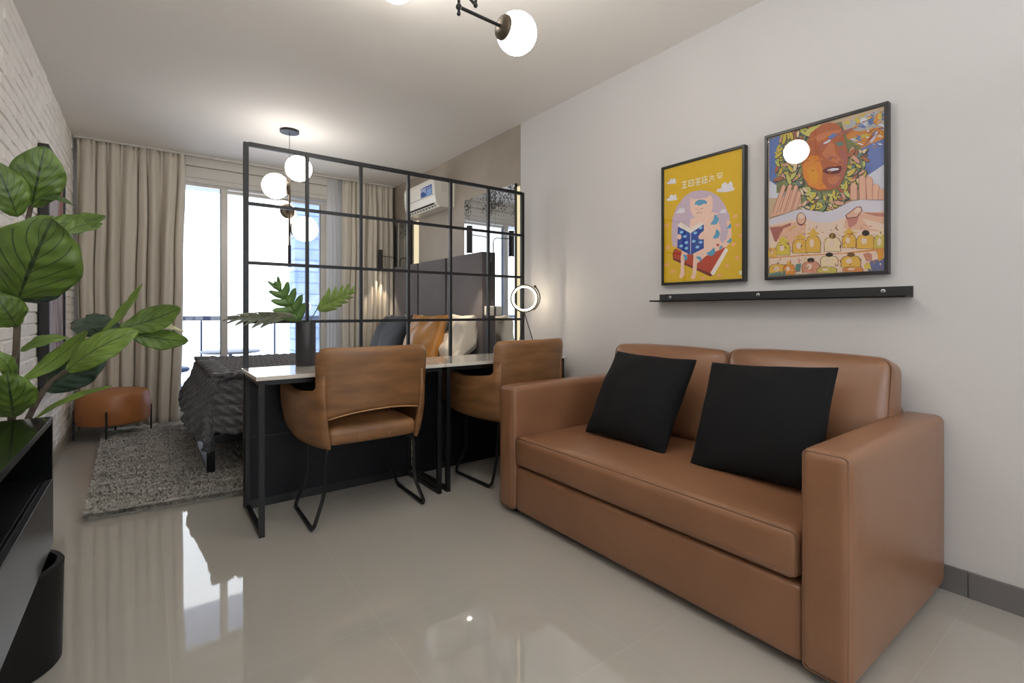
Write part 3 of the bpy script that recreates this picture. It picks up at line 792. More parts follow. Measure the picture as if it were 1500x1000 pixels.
ART_PT = """pwhite 1199,1727 1164,1724 1102,1628 1201,1646
pblue 1199,1940 1124,1942 1046,1798 1102,1674 1169,1706 1199,1736
pblue2 821,1791 721,1808 721,1701 779,1666 821,1700
pwhite 779,1668 721,1701 721,1509 824,1534
porange 891,1874 807,1878 721,1860 721,1808 807,1788 861,1823
pgrey 872,1915 832,1924 779,1927 721,1928 721,1860 807,1862 861,1882
pyellow 810,1895 814,1894 821,1899 827,1906 832,1916 834,1924 832,1929 828,1929 821,1925 815,1917 810,1908 808,1900
pwhite 786,1889 790,1879 796,1873 804,1874 810,1881 814,1892 814,1904 810,1915 803,1920 796,1920 789,1913 786,1902
pblue 762,1895 765,1884 770,1878 776,1878 780,1884 783,1894 782,1906 778,1917 773,1923 768,1923 763,1917 761,1907
porange 743,1892 747,1883 752,1877 757,1877 761,1882 761,1892 759,1904 755,1914 750,1919 745,1919 742,1914 741,1904
pyellow 730,1903 734,1896 740,1892 744,1893 747,1899 748,1907 746,1916 741,1924 736,1927 731,1926 728,1921 728,1912
pblue2 791,1872 795,1871 803,1874 813,1881 822,1890 829,1898 830,1904 826,1905 818,1901 808,1894 798,1886 792,1878
pblue 721,1900 723,1890 726,1884 729,1883 732,1887 734,1895 734,1906 733,1915 730,1921 726,1922 723,1918 721,1910
pwhite 756,1818 763,1809 770,1804 775,1804 776,1810 773,1820 767,1830 760,1839 753,1844 748,1844 747,1838 750,1828
prust 771,1815 782,1804 791,1798 795,1797 795,1803 789,1813 779,1825 769,1835 760,1842 755,1842 756,1837 762,1827
pcream 728,1814 731,1812 736,1814 743,1817 749,1822 753,1827 754,1831 752,1832 746,1831 740,1828 734,1823 729,1818
pyellow 770,1844 773,1840 782,1835 794,1832 807,1830 818,1830 822,1833 820,1837 811,1841 798,1844 785,1846 775,1846
pwhite 807,1831 810,1826 818,1824 830,1823 843,1825 853,1828 857,1833 854,1837 845,1840 833,1840 821,1838 811,1835
pblue 805,1818 808,1818 815,1822 823,1829 831,1837 836,1844 837,1847 834,1847 827,1843 819,1837 811,1829 806,1822
pyellow 850,1912 851,1908 855,1906 861,1907 866,1910 870,1914 872,1919 870,1924 866,1926 861,1925 855,1922 851,1918
pgreen 1164,1888 1124,1928 1042,1932 1009,1939 883,1927 861,1844 821,1820 793,1751 796,1661 846,1622 861,1549 937,1536 1038,1558 1059,1665 1164,1663
pink_dark 1163,1864 1165,1878 1154,1897 1138,1905 1130,1897 1135,1879 1150,1864
pyellow 1164,1868 1164,1880 1154,1896 1140,1904 1134,1898 1140,1883 1153,1869
pdark 805,1693 809,1704 806,1720 798,1730 793,1726 792,1712 798,1697
prust 806,1697 809,1706 806,1720 800,1730 795,1727 795,1714 800,1701
pink_dark 828,1712 824,1717 812,1718 802,1714 802,1708 810,1704 822,1706
pink2 828,1714 824,1718 814,1718 805,1715 804,1711 812,1708 823,1709
pdark 1081,1718 1078,1727 1064,1732 1051,1731 1048,1724 1058,1717 1072,1714
pcream 1081,1721 1078,1728 1065,1733 1054,1732 1052,1727 1060,1720 1073,1718
pink_dark 1128,1836 1139,1835 1159,1845 1174,1860 1171,1868 1153,1863 1134,1849
pyellow 1132,1840 1142,1840 1160,1849 1173,1862 1170,1868 1155,1863 1138,1851
pdark 887,1558 895,1563 902,1579 903,1593 897,1595 889,1583 884,1566
pink2 889,1562 895,1567 902,1581 903,1593 899,1595 892,1584 888,1569
pink_dark 1133,1782 1139,1792 1138,1810 1131,1822 1124,1819 1122,1803 1126,1787
pcream 1135,1786 1139,1795 1138,1811 1132,1822 1127,1820 1125,1806 1129,1791
pdark 1017,1891 1028,1893 1045,1907 1056,1923 1051,1929 1036,1921 1020,1904
pteal 1021,1895 1030,1897 1045,1910 1055,1924 1052,1929 1038,1921 1024,1906
pdark 1026,1861 1037,1860 1056,1872 1068,1887 1065,1894 1048,1888 1031,1873
pink2 1030,1865 1039,1865 1056,1876 1068,1889 1065,1894 1050,1888 1035,1875
pdark 946,1892 948,1902 942,1913 933,1919 928,1914 930,1903 939,1893
pteal 947,1896 948,1904 942,1914 935,1919 931,1916 934,1906 941,1897
pdark 915,1531 928,1530 948,1545 961,1563 956,1571 937,1563 919,1545
pyellow 919,1535 930,1535 948,1548 960,1564 956,1571 939,1563 923,1547
pdark 1022,1645 1029,1642 1044,1647 1054,1656 1053,1662 1040,1661 1027,1654
pyellow 1025,1648 1032,1646 1044,1651 1054,1658 1053,1663 1042,1662 1030,1655
pdark 1051,1871 1054,1885 1044,1904 1030,1913 1022,1905 1026,1887 1039,1872
pteal 1052,1875 1053,1887 1044,1904 1032,1912 1026,1906 1030,1891 1041,1877
pink_dark 1091,1732 1090,1743 1079,1755 1066,1759 1061,1752 1067,1740 1081,1731
pcream 1091,1736 1090,1744 1080,1755 1069,1759 1065,1754 1071,1744 1082,1735
pdark 1161,1748 1151,1757 1128,1756 1109,1747 1108,1737 1126,1732 1149,1738
pyg 1160,1750 1151,1757 1130,1756 1113,1749 1112,1741 1128,1738 1150,1742
pdark 1122,1782 1128,1791 1132,1808 1129,1821 1122,1820 1116,1806 1116,1789
prust 1124,1787 1129,1794 1132,1809 1130,1821 1124,1820 1120,1808 1120,1793
pink_dark 1105,1763 1114,1776 1116,1802 1109,1820 1099,1817 1093,1795 1096,1771
pyg 1107,1768 1114,1780 1115,1802 1110,1819 1102,1817 1097,1798 1100,1776
pdark 915,1569 906,1577 886,1577 870,1569 870,1560 885,1555 905,1559
pgreen2 914,1571 906,1577 888,1576 874,1570 873,1563 887,1560 905,1563
pdark 1015,1898 1030,1906 1047,1930 1052,1948 1035,1948 1028,1940 1015,1914
prust 1019,1904 1031,1911 1046,1933 1051,1948 1038,1948 1031,1941 1019,1917
pink_dark 912,1875 916,1884 915,1898 910,1908 904,1905 903,1892 906,1879
prust 913,1879 916,1886 915,1899 911,1908 907,1906 906,1895 908,1883
pink_dark 826,1693 834,1696 843,1707 847,1719 844,1723 834,1715 827,1701
pyellow 829,1696 835,1699 843,1710 847,1720 844,1723 836,1715 830,1704
pink_dark 975,1561 984,1569 990,1589 989,1605 982,1606 973,1591 971,1571
pink2 977,1566 984,1573 990,1590 989,1605 984,1606 977,1592 974,1574
pdark 1064,1718 1076,1720 1093,1735 1104,1752 1098,1758 1082,1749 1066,1731
prust 1068,1722 1078,1725 1093,1738 1103,1753 1099,1758 1084,1749 1070,1733
pdark 1067,1830 1076,1829 1091,1837 1102,1848 1100,1854 1086,1851 1072,1840
pyg 1071,1833 1078,1833 1092,1840 1102,1850 1100,1855 1088,1851 1075,1841
pink_dark 1157,1867 1152,1881 1131,1892 1109,1892 1104,1880 1118,1866 1142,1860
prust 1156,1870 1151,1882 1132,1891 1113,1892 1108,1883 1122,1871 1143,1866
pdark 843,1606 850,1602 866,1606 878,1615 877,1622 864,1622 849,1615
pyg 846,1609 853,1606 867,1610 878,1617 877,1623 865,1622 852,1616
pdark 1003,1922 1013,1920 1032,1930 1046,1943 1044,1948 1032,1948 1027,1947 1009,1934
pteal 1007,1926 1016,1925 1033,1934 1045,1945 1044,1948 1033,1948 1029,1947 1013,1936
pink_dark 1044,1571 1046,1580 1042,1593 1034,1600 1029,1597 1030,1585 1037,1573
pyellow 1045,1574 1046,1582 1042,1594 1036,1601 1032,1598 1033,1588 1039,1577
pdark 1074,1687 1077,1696 1075,1710 1069,1719 1064,1717 1062,1704 1067,1691
pcream 1075,1691 1078,1699 1076,1711 1071,1720 1066,1718 1066,1706 1070,1695
pdark 870,1559 866,1566 855,1570 845,1569 843,1563 851,1557 863,1555
pink2 870,1562 866,1567 856,1570 847,1570 846,1565 853,1560 864,1558
pdark 1111,1777 1121,1772 1142,1777 1158,1788 1157,1797 1140,1797 1119,1788
pyellow 1116,1780 1124,1777 1142,1782 1157,1791 1156,1798 1141,1797 1123,1789
pdark 781,1748 792,1746 812,1756 826,1771 824,1780 806,1776 787,1762
prust 785,1752 794,1750 812,1760 825,1773 823,1780 808,1775 791,1763
pdark 1094,1743 1106,1742 1126,1755 1139,1771 1134,1779 1117,1772 1099,1756
pink2 1098,1747 1109,1747 1126,1759 1138,1773 1135,1778 1119,1772 1103,1758
pink_dark 797,1620 803,1628 806,1646 803,1659 797,1658 792,1644 792,1627
pyellow 799,1624 804,1632 806,1647 804,1659 799,1658 795,1646 795,1631
pdark 803,1697 809,1706 810,1724 805,1736 799,1734 795,1720 797,1703
pyg 804,1701 809,1709 809,1725 806,1736 801,1735 798,1722 800,1707
pdark 1086,1785 1085,1797 1072,1810 1057,1814 1051,1806 1058,1792 1074,1782
prust 1086,1788 1084,1799 1072,1810 1059,1814 1055,1808 1062,1796 1076,1787
pdark 896,1595 895,1603 888,1614 878,1618 874,1613 878,1602 888,1594
pyg 896,1598 895,1605 888,1614 880,1618 877,1614 881,1605 890,1598
pink_dark 1155,1821 1148,1826 1132,1825 1118,1818 1118,1810 1130,1808 1147,1813
pyellow 1155,1823 1149,1827 1134,1826 1122,1820 1121,1814 1133,1812 1148,1816
pdark 1007,1583 999,1592 979,1595 962,1589 960,1579 975,1573 996,1575
pyellow 1006,1585 999,1592 981,1594 966,1590 964,1582 978,1578 996,1579
pdark 1153,1830 1148,1837 1133,1840 1120,1836 1118,1829 1129,1823 1144,1824
pyellow 1153,1833 1148,1838 1135,1840 1123,1837 1122,1832 1131,1828 1145,1828
pdark 841,1721 848,1731 851,1751 847,1766 840,1765 835,1748 835,1729
pink2 843,1726 848,1734 850,1752 848,1766 842,1765 838,1750 838,1733
pink_dark 1138,1782 1136,1794 1122,1805 1106,1807 1100,1799 1110,1786 1126,1778
prust 1138,1785 1136,1795 1122,1804 1108,1807 1104,1801 1113,1790 1128,1783
pink_dark 1097,1727 1105,1736 1110,1754 1109,1769 1102,1769 1094,1754 1092,1736
pteal 1100,1732 1106,1739 1110,1756 1109,1769 1104,1769 1098,1756 1096,1739
pink_dark 901,1542 909,1538 925,1542 937,1551 936,1558 922,1558 907,1551
pink2 905,1545 912,1542 926,1546 936,1553 935,1559 924,1558 910,1552
pdark 811,1751 810,1764 798,1778 784,1783 778,1775 785,1760 800,1749
pyellow 810,1754 809,1765 798,1778 786,1783 782,1777 788,1764 801,1754
pink_dark 850,1623 860,1620 877,1628 890,1641 888,1649 872,1646 855,1635
pyg 853,1626 862,1625 878,1632 889,1643 887,1649 874,1646 859,1636
pdark 1030,1554 1038,1559 1047,1574 1050,1588 1045,1591 1035,1580 1028,1564
pyellow 1032,1558 1039,1563 1047,1576 1050,1589 1046,1591 1038,1581 1032,1566
pink_dark 1119,1837 1116,1846 1102,1853 1089,1852 1085,1845 1094,1836 1110,1833
pyellow 1119,1840 1116,1847 1104,1853 1092,1853 1089,1847 1098,1840 1111,1837
pdark 806,1686 818,1688 834,1705 844,1724 838,1730 822,1719 808,1700
prust 809,1690 819,1693 834,1708 843,1724 839,1729 825,1719 812,1702
pdark 863,1604 864,1616 855,1632 842,1640 836,1634 841,1618 853,1605
pyellow 863,1608 863,1618 855,1632 844,1640 840,1635 844,1621 855,1609
pink_dark 1118,1773 1130,1774 1148,1789 1158,1806 1153,1813 1136,1803 1121,1786
pyellow 1121,1777 1132,1779 1148,1793 1158,1807 1154,1812 1139,1804 1125,1788
pink_dark 823,1625 823,1637 814,1653 802,1660 796,1653 800,1638 812,1626
pgreen2 823,1629 823,1639 814,1653 804,1660 799,1655 804,1641 814,1630
pdark 1019,1557 1031,1568 1039,1595 1037,1617 1027,1618 1016,1597 1013,1570
prust 1022,1563 1031,1573 1038,1596 1037,1616 1029,1617 1020,1598 1017,1574
pdark 961,1892 975,1894 996,1913 1008,1934 1002,1941 983,1930 965,1907
pyg 965,1896 977,1899 995,1916 1007,1935 1002,1940 986,1929 969,1910
pink_dark 1072,1861 1078,1871 1080,1891 1075,1905 1067,1903 1063,1886 1064,1867
pyg 1073,1865 1078,1874 1080,1892 1076,1905 1070,1903 1066,1888 1068,1872
pink_dark 799,1657 805,1659 814,1670 818,1682 815,1685 806,1677 799,1665
prust 801,1660 807,1663 814,1673 818,1683 816,1685 808,1678 802,1667
pink_dark 989,1555 988,1564 977,1575 965,1579 961,1573 967,1562 980,1554
pyg 989,1558 987,1566 978,1576 968,1579 964,1575 970,1565 981,1558
pdark 820,1683 825,1679 837,1680 846,1686 846,1692 837,1693 825,1689
pcream 822,1685 827,1682 838,1684 846,1688 846,1693 838,1694 827,1690
pink_dark 1081,1920 1078,1929 1064,1934 1051,1932 1048,1925 1057,1918 1072,1916
pyellow 1081,1923 1078,1930 1066,1934 1054,1934 1052,1928 1060,1922 1073,1920
pdark 1062,1886 1070,1898 1072,1921 1067,1937 1058,1934 1053,1915 1054,1894
pgreen2 1064,1892 1070,1902 1072,1922 1068,1936 1061,1934 1056,1918 1058,1898
pdark 866,1671 859,1681 840,1684 822,1678 821,1668 835,1661 856,1662
prust 865,1673 859,1681 841,1683 826,1679 824,1671 838,1666 856,1666
pink_dark 941,1574 948,1583 950,1601 947,1615 940,1614 935,1600 935,1582
pyg 943,1579 948,1586 950,1602 948,1615 943,1614 938,1601 938,1585
pdark 1168,1759 1173,1774 1165,1796 1152,1809 1142,1802 1144,1782 1156,1762
prust 1169,1764 1172,1776 1165,1796 1154,1808 1146,1803 1149,1785 1159,1768
pdark 844,1673 851,1683 853,1704 848,1719 841,1717 836,1700 838,1680
prust 846,1678 851,1687 852,1705 849,1718 843,1717 840,1702 840,1684
pdark 843,1661 850,1675 851,1700 844,1717 834,1714 830,1693 834,1670
prust 844,1666 850,1678 850,1700 844,1716 837,1714 834,1695 837,1674
pdark 852,1530 865,1532 883,1549 893,1569 887,1576 870,1565 854,1545
pcream 856,1534 866,1537 882,1552 892,1570 887,1575 872,1565 858,1547
pink_dark 855,1690 849,1695 836,1695 825,1689 825,1683 835,1680 849,1684
pyellow 855,1692 850,1696 838,1695 828,1691 828,1686 837,1684 849,1687
pdark 1047,1766 1057,1760 1077,1764 1093,1775 1093,1784 1076,1785 1056,1777
pcream 1051,1769 1060,1765 1078,1769 1093,1778 1092,1785 1077,1785 1059,1778
pink_dark 915,1576 921,1587 920,1606 914,1620 907,1618 904,1601 908,1583
pgreen2 916,1581 921,1590 920,1607 915,1620 909,1618 907,1603 910,1587
pdark 1086,1806 1090,1821 1082,1842 1068,1854 1059,1847 1062,1827 1074,1809
pyg 1087,1811 1089,1824 1081,1842 1070,1853 1063,1847 1066,1830 1077,1814
pink_dark 957,1593 968,1586 990,1589 1008,1600 1007,1610 989,1612 967,1605
pyellow 962,1596 971,1591 991,1594 1007,1603 1006,1611 990,1612 970,1605
pdark 788,1674 795,1676 803,1687 807,1698 803,1701 795,1694 788,1681
pyg 790,1677 796,1680 803,1690 807,1699 804,1702 797,1695 791,1684
pink_dark 797,1658 804,1655 819,1661 830,1671 829,1678 816,1676 802,1668
pteal 800,1661 807,1659 820,1664 830,1673 829,1678 818,1676 805,1669
pdark 1142,1742 1150,1752 1154,1772 1150,1788 1142,1786 1136,1770 1136,1750
pteal 1144,1747 1150,1756 1153,1774 1151,1787 1144,1786 1139,1772 1139,1754
pink_dark 1060,1823 1069,1822 1084,1832 1095,1845 1092,1851 1078,1846 1064,1833
pink2 1063,1827 1071,1827 1085,1836 1094,1847 1092,1851 1080,1846 1067,1835
pdark 908,1884 916,1892 922,1910 922,1925 916,1926 908,1912 904,1893
pgreen2 910,1889 916,1896 922,1912 923,1926 918,1926 911,1913 907,1897
pdark 1026,1553 1035,1553 1049,1562 1057,1575 1054,1580 1041,1575 1029,1563
pcream 1029,1556 1037,1557 1049,1566 1057,1576 1054,1580 1043,1575 1032,1564
pdark 1098,1828 1112,1828 1137,1843 1152,1863 1147,1872 1126,1863 1104,1844
pyg 1103,1832 1115,1833 1136,1847 1151,1864 1147,1871 1128,1863 1108,1845
pdark 1072,1851 1068,1861 1053,1868 1038,1868 1034,1859 1044,1850 1061,1846
pyg 1071,1854 1068,1862 1054,1868 1041,1868 1038,1862 1047,1854 1062,1850
pink_dark 1050,1681 1059,1683 1073,1697 1080,1712 1075,1717 1062,1708 1050,1692
pink2 1053,1685 1061,1688 1073,1700 1080,1713 1076,1717 1064,1708 1054,1694
pdark 816,1716 825,1724 832,1744 833,1762 826,1763 817,1747 812,1726
pcream 818,1720 825,1728 832,1746 833,1762 827,1762 820,1748 816,1730
pdark 1096,1859 1109,1856 1133,1868 1150,1884 1147,1894 1127,1889 1104,1874
pyg 1101,1863 1112,1862 1134,1872 1149,1886 1147,1894 1128,1888 1108,1875
pdark 1109,1838 1120,1835 1141,1844 1156,1858 1154,1866 1136,1863 1116,1851
prust 1113,1842 1123,1840 1141,1848 1155,1860 1154,1866 1138,1863 1120,1852
pink_dark 969,1570 977,1574 986,1588 988,1601 983,1604 974,1593 968,1578
pyellow 972,1574 978,1578 986,1590 988,1602 984,1604 977,1594 971,1581
pdark 978,1603 987,1601 1003,1609 1014,1620 1012,1627 998,1624 982,1613
pyellow 982,1606 989,1605 1004,1612 1014,1622 1012,1628 999,1624 986,1614
pdark 832,1616 836,1630 831,1652 821,1665 813,1660 813,1640 821,1621
pyellow 832,1621 835,1632 831,1652 822,1664 816,1660 817,1643 824,1625
pink_dark 840,1722 843,1736 837,1756 825,1768 818,1762 819,1743 830,1725
pyellow 840,1727 843,1738 836,1756 827,1767 821,1762 823,1746 832,1730
pdark 1059,1665 1068,1678 1072,1703 1067,1722 1057,1721 1050,1700 1050,1675
prust 1060,1671 1068,1682 1071,1704 1067,1721 1060,1720 1054,1702 1054,1680
pdark 1050,1663 1054,1673 1050,1690 1042,1700 1036,1697 1035,1682 1042,1667
prust 1051,1667 1054,1676 1050,1691 1044,1700 1039,1697 1039,1684 1044,1671
pdark 832,1684 835,1692 834,1706 830,1716 824,1714 823,1701 826,1688
pyg 833,1688 836,1695 834,1707 830,1716 826,1714 826,1703 828,1692
pdark 897,1593 907,1588 927,1595 941,1607 939,1616 923,1615 904,1604
pyg 901,1596 910,1593 927,1599 940,1610 939,1616 924,1614 907,1605
pink_dark 1012,1595 1006,1602 990,1603 978,1598 977,1591 988,1586 1004,1588
pteal 1011,1597 1006,1602 992,1603 981,1599 980,1594 990,1590 1004,1592
pdark 829,1687 834,1684 847,1688 856,1695 855,1700 845,1700 833,1694
pcream 832,1690 837,1688 848,1691 856,1697 855,1701 846,1701 836,1695
pink_dark 992,1576 1005,1582 1021,1603 1027,1624 1019,1628 1003,1613 992,1590
pteal 996,1581 1006,1586 1020,1605 1026,1624 1020,1628 1006,1614 996,1593
pdark 1018,1615 1026,1614 1041,1623 1051,1634 1048,1640 1035,1636 1022,1625
pteal 1021,1618 1029,1618 1042,1626 1050,1636 1048,1640 1037,1636 1025,1626
pdark 849,1633 846,1644 832,1653 818,1654 814,1646 823,1635 839,1629
pyellow 848,1636 845,1645 833,1653 820,1654 817,1648 826,1639 840,1633
pink_dark 839,1700 836,1711 821,1720 806,1720 802,1711 812,1700 829,1696
pyg 839,1703 835,1712 821,1720 808,1720 805,1714 815,1704 830,1700
pdark 1024,1597 1027,1611 1018,1632 1004,1642 996,1636 1000,1617 1012,1600
pcream 1024,1602 1026,1614 1018,1631 1006,1642 1000,1637 1004,1620 1014,1605
pdark 1002,1560 993,1569 972,1570 955,1562 954,1553 970,1547 991,1551
pyellow 1000,1562 993,1568 974,1569 959,1564 958,1556 973,1552 992,1555
pink_dark 1092,1790 1106,1800 1120,1826 1123,1850 1113,1852 1098,1832 1089,1804
pink2 1096,1796 1107,1804 1119,1828 1122,1849 1115,1851 1102,1833 1093,1808
pdark 797,1689 807,1699 814,1722 813,1742 805,1742 796,1724 792,1700
pgreen2 799,1694 807,1703 813,1724 813,1741 807,1741 799,1725 796,1704
pdark 1051,1655 1044,1664 1025,1667 1008,1662 1006,1652 1021,1646 1040,1647
pyg 1050,1657 1044,1664 1026,1666 1012,1662 1010,1655 1023,1650 1041,1651
pink_dark 1107,1736 1116,1734 1133,1743 1145,1755 1142,1762 1127,1758 1112,1746
pgreen2 1111,1739 1119,1739 1134,1747 1144,1757 1142,1762 1129,1758 1115,1748
pdark 1106,1794 1115,1801 1123,1817 1124,1832 1118,1833 1109,1820 1103,1803
prust 1109,1799 1116,1804 1123,1820 1124,1832 1120,1834 1112,1822 1107,1806
pink_dark 1012,1593 1016,1607 1009,1628 997,1641 988,1635 990,1616 1000,1597
pteal 1012,1597 1015,1609 1009,1628 998,1640 992,1636 994,1619 1003,1602
pdark 1143,1888 1149,1902 1146,1926 1136,1940 1127,1935 1125,1915 1132,1894
prust 1144,1893 1149,1906 1146,1926 1138,1940 1130,1936 1129,1918 1135,1899
pdark 1067,1938 1075,1942 1079,1948 1066,1948 1066,1947
prust 1069,1942 1076,1946 1077,1948 1069,1948
pdark 1073,1695 1088,1701 1106,1724 1114,1748 1105,1753 1087,1736 1072,1711
pteal 1077,1700 1089,1706 1105,1727 1112,1748 1106,1752 1090,1737 1077,1714
pdark 1114,1786 1120,1802 1116,1826 1105,1842 1095,1836 1094,1814 1102,1792
pyg 1115,1792 1120,1804 1116,1826 1106,1840 1098,1836 1098,1817 1105,1797
pdark 1054,1818 1064,1815 1084,1823 1099,1837 1097,1845 1080,1842 1060,1830
pink2 1058,1822 1067,1820 1085,1828 1098,1839 1097,1845 1081,1842 1064,1832
pdark 818,1678 827,1678 841,1689 850,1702 847,1708 834,1702 821,1689
pcream 821,1682 829,1682 842,1692 850,1704 847,1708 836,1702 824,1690
pink_dark 926,1878 936,1885 947,1906 950,1924 943,1926 931,1911 924,1889
pink2 928,1882 937,1889 946,1908 950,1924 944,1926 934,1912 927,1892
pdark 857,1600 869,1600 889,1614 901,1633 896,1641 878,1632 861,1614
prust 861,1604 871,1604 889,1618 900,1634 896,1640 880,1632 865,1616
pdark 1045,1860 1052,1866 1060,1880 1062,1893 1056,1895 1048,1884 1043,1868
pyellow 1047,1864 1053,1869 1060,1883 1062,1894 1058,1895 1051,1885 1046,1871
pdark 868,1610 862,1616 847,1616 835,1610 834,1603 846,1600 861,1603
pyellow 867,1612 862,1616 849,1616 838,1611 838,1606 848,1603 861,1606
pdark 841,1757 839,1766 827,1772 815,1772 812,1765 820,1757 833,1753
pyellow 841,1760 838,1767 828,1772 818,1773 815,1768 823,1761 834,1757
pdark 909,1581 908,1592 899,1604 887,1610 882,1603 887,1591 899,1581
pteal 909,1585 908,1593 899,1604 889,1610 885,1605 890,1594 901,1585
pink_dark 843,1732 838,1740 824,1742 811,1737 810,1730 820,1725 835,1726
pyellow 843,1734 838,1740 825,1742 814,1738 813,1733 822,1729 836,1729
pdark 962,1573 963,1585 954,1601 941,1609 935,1602 940,1587 952,1574
pink2 962,1577 962,1587 954,1601 943,1608 938,1604 943,1590 954,1578
pdark 878,1639 870,1649 850,1652 832,1647 830,1637 845,1629 866,1630
pyg 876,1641 870,1649 851,1652 836,1648 834,1640 848,1634 866,1634
pink_dark 1144,1866 1140,1876 1124,1882 1109,1881 1105,1872 1116,1864 1133,1861
pyg 1144,1869 1140,1877 1126,1882 1112,1882 1109,1875 1119,1868 1135,1865
pdark 911,1552 916,1560 916,1574 913,1585 907,1584 904,1572 906,1558
pyellow 913,1556 916,1563 917,1576 914,1585 909,1584 907,1574 909,1561
pdark 826,1670 830,1678 830,1693 825,1704 820,1701 818,1689 821,1675
pcream 828,1674 831,1681 830,1694 826,1704 822,1702 821,1691 823,1678
pdark 908,1590 909,1598 902,1609 892,1614 888,1609 892,1599 901,1590
pyellow 909,1593 909,1600 902,1610 894,1614 891,1611 895,1602 903,1594
pdark 981,1558 984,1570 978,1589 967,1599 960,1594 962,1578 971,1562
pyg 982,1563 984,1573 978,1589 969,1599 963,1595 966,1580 974,1566
pdark 841,1642 846,1653 845,1673 839,1686 831,1684 829,1666 833,1648
pyellow 842,1646 846,1656 845,1674 840,1686 834,1684 832,1669 836,1652
pdark 1130,1723 1133,1738 1124,1759 1110,1771 1101,1764 1104,1744 1117,1726
pyellow 1130,1728 1132,1740 1124,1759 1112,1770 1105,1765 1108,1747 1120,1731
pink_dark 1113,1706 1121,1714 1128,1732 1127,1747 1120,1748 1112,1733 1108,1715
pteal 1115,1710 1122,1717 1127,1734 1128,1747 1122,1748 1115,1735 1112,1718
pdark 1039,1936 1047,1937 1060,1947 1061,1948 1044,1948 1042,1945
prust 1042,1940 1049,1941 1058,1948 1046,1948 1045,1948
pink_dark 1134,1844 1137,1859 1126,1878 1112,1887 1104,1879 1108,1861 1122,1845
pcream 1135,1848 1136,1861 1126,1878 1114,1886 1108,1880 1112,1865 1124,1850
pdark 1151,1801 1158,1809 1161,1825 1159,1837 1153,1836 1147,1823 1146,1808
pyg 1153,1805 1158,1812 1162,1826 1160,1838 1155,1837 1151,1825 1150,1811
pink_dark 932,1587 927,1595 913,1600 900,1599 898,1591 908,1584 923,1582
pyellow 931,1589 927,1596 914,1600 903,1599 901,1594 910,1588 924,1586
pdark 1107,1737 1100,1743 1083,1742 1070,1735 1069,1727 1082,1724 1099,1729
pyellow 1107,1739 1100,1743 1085,1742 1073,1736 1073,1731 1084,1729 1100,1732
pink_dark 829,1746 824,1752 811,1752 800,1747 800,1740 810,1737 823,1740
pyellow 829,1748 824,1752 813,1752 803,1748 803,1743 812,1741 823,1743
pdark 792,1634 802,1630 822,1637 836,1651 834,1660 817,1658 799,1646
prust 796,1637 805,1634 822,1641 835,1653 834,1660 819,1657 802,1647
pink_dark 1140,1860 1145,1872 1142,1891 1134,1903 1126,1898 1124,1881 1131,1864
pteal 1141,1864 1145,1874 1142,1892 1135,1903 1129,1899 1128,1884 1134,1869
pdark 922,1556 930,1556 942,1564 949,1575 946,1580 935,1575 924,1565
pteal 925,1559 931,1560 942,1568 949,1577 946,1580 937,1576 927,1566
pink_dark 873,1673 864,1681 843,1680 826,1671 825,1661 842,1657 863,1662
pyg 872,1674 864,1681 845,1680 830,1672 829,1664 844,1662 863,1666
pdark 1049,1667 1055,1678 1054,1698 1048,1711 1040,1708 1037,1692 1041,1673
pgreen2 1050,1672 1055,1681 1054,1699 1049,1711 1043,1709 1041,1694 1044,1677
pink_dark 937,1896 947,1894 966,1906 978,1921 976,1928 959,1923 942,1908
pyg 940,1899 950,1899 966,1910 978,1922 975,1928 961,1923 946,1910
pdark 894,1528 898,1537 896,1552 889,1562 883,1560 883,1546 887,1532
pyg 895,1532 898,1540 896,1553 890,1562 886,1560 886,1549 890,1536
pink_dark 854,1664 848,1670 835,1671 823,1666 822,1659 833,1655 847,1657
pyellow 854,1665 849,1670 836,1671 826,1667 825,1662 835,1659 847,1660
pdark 1133,1758 1135,1767 1130,1782 1121,1790 1115,1785 1116,1772 1124,1760
pyg 1134,1761 1135,1770 1130,1782 1123,1790 1118,1787 1120,1775 1127,1764
pink_dark 794,1700 799,1707 801,1721 798,1732 793,1731 790,1719 790,1705
pyg 796,1704 800,1710 801,1722 799,1732 795,1731 792,1721 793,1708
pdark 1006,1557 1017,1557 1034,1569 1044,1584 1040,1591 1024,1584 1009,1569
pcream 1010,1561 1019,1561 1034,1572 1044,1585 1040,1590 1027,1584 1013,1571
pdark 848,1688 843,1698 826,1704 811,1701 808,1692 820,1683 838,1681
pgreen2 848,1690 843,1698 828,1703 814,1702 812,1694 823,1687 839,1686
pink_dark 1085,1824 1093,1823 1108,1831 1117,1842 1115,1848 1102,1844 1089,1833
pink2 1088,1828 1095,1827 1108,1834 1117,1844 1116,1848 1104,1844 1092,1835
pdark 1092,1905 1081,1914 1056,1912 1036,1902 1035,1890 1054,1886 1079,1893
pcream 1090,1907 1081,1914 1059,1912 1040,1903 1039,1894 1057,1892 1079,1897
pink_dark 1029,1580 1041,1582 1058,1598 1067,1616 1061,1622 1045,1612 1031,1593
pgreen2 1033,1585 1043,1587 1058,1602 1066,1617 1062,1621 1048,1612 1035,1596
pdark 864,1570 873,1569 889,1577 900,1590 897,1597 883,1593 868,1581
pgreen2 867,1574 875,1573 889,1581 899,1592 897,1597 884,1593 871,1583
pdark 1077,1740 1088,1746 1099,1765 1102,1782 1095,1785 1083,1771 1075,1751
pyg 1080,1744 1089,1750 1098,1767 1102,1782 1097,1784 1086,1772 1079,1754
pink_dark 932,1576 939,1571 954,1572 966,1579 966,1586 954,1588 939,1584
pyg 935,1578 942,1575 955,1576 966,1582 966,1587 955,1588 941,1585
pdark 994,1583 996,1598 986,1618 972,1629 963,1622 968,1603 981,1585
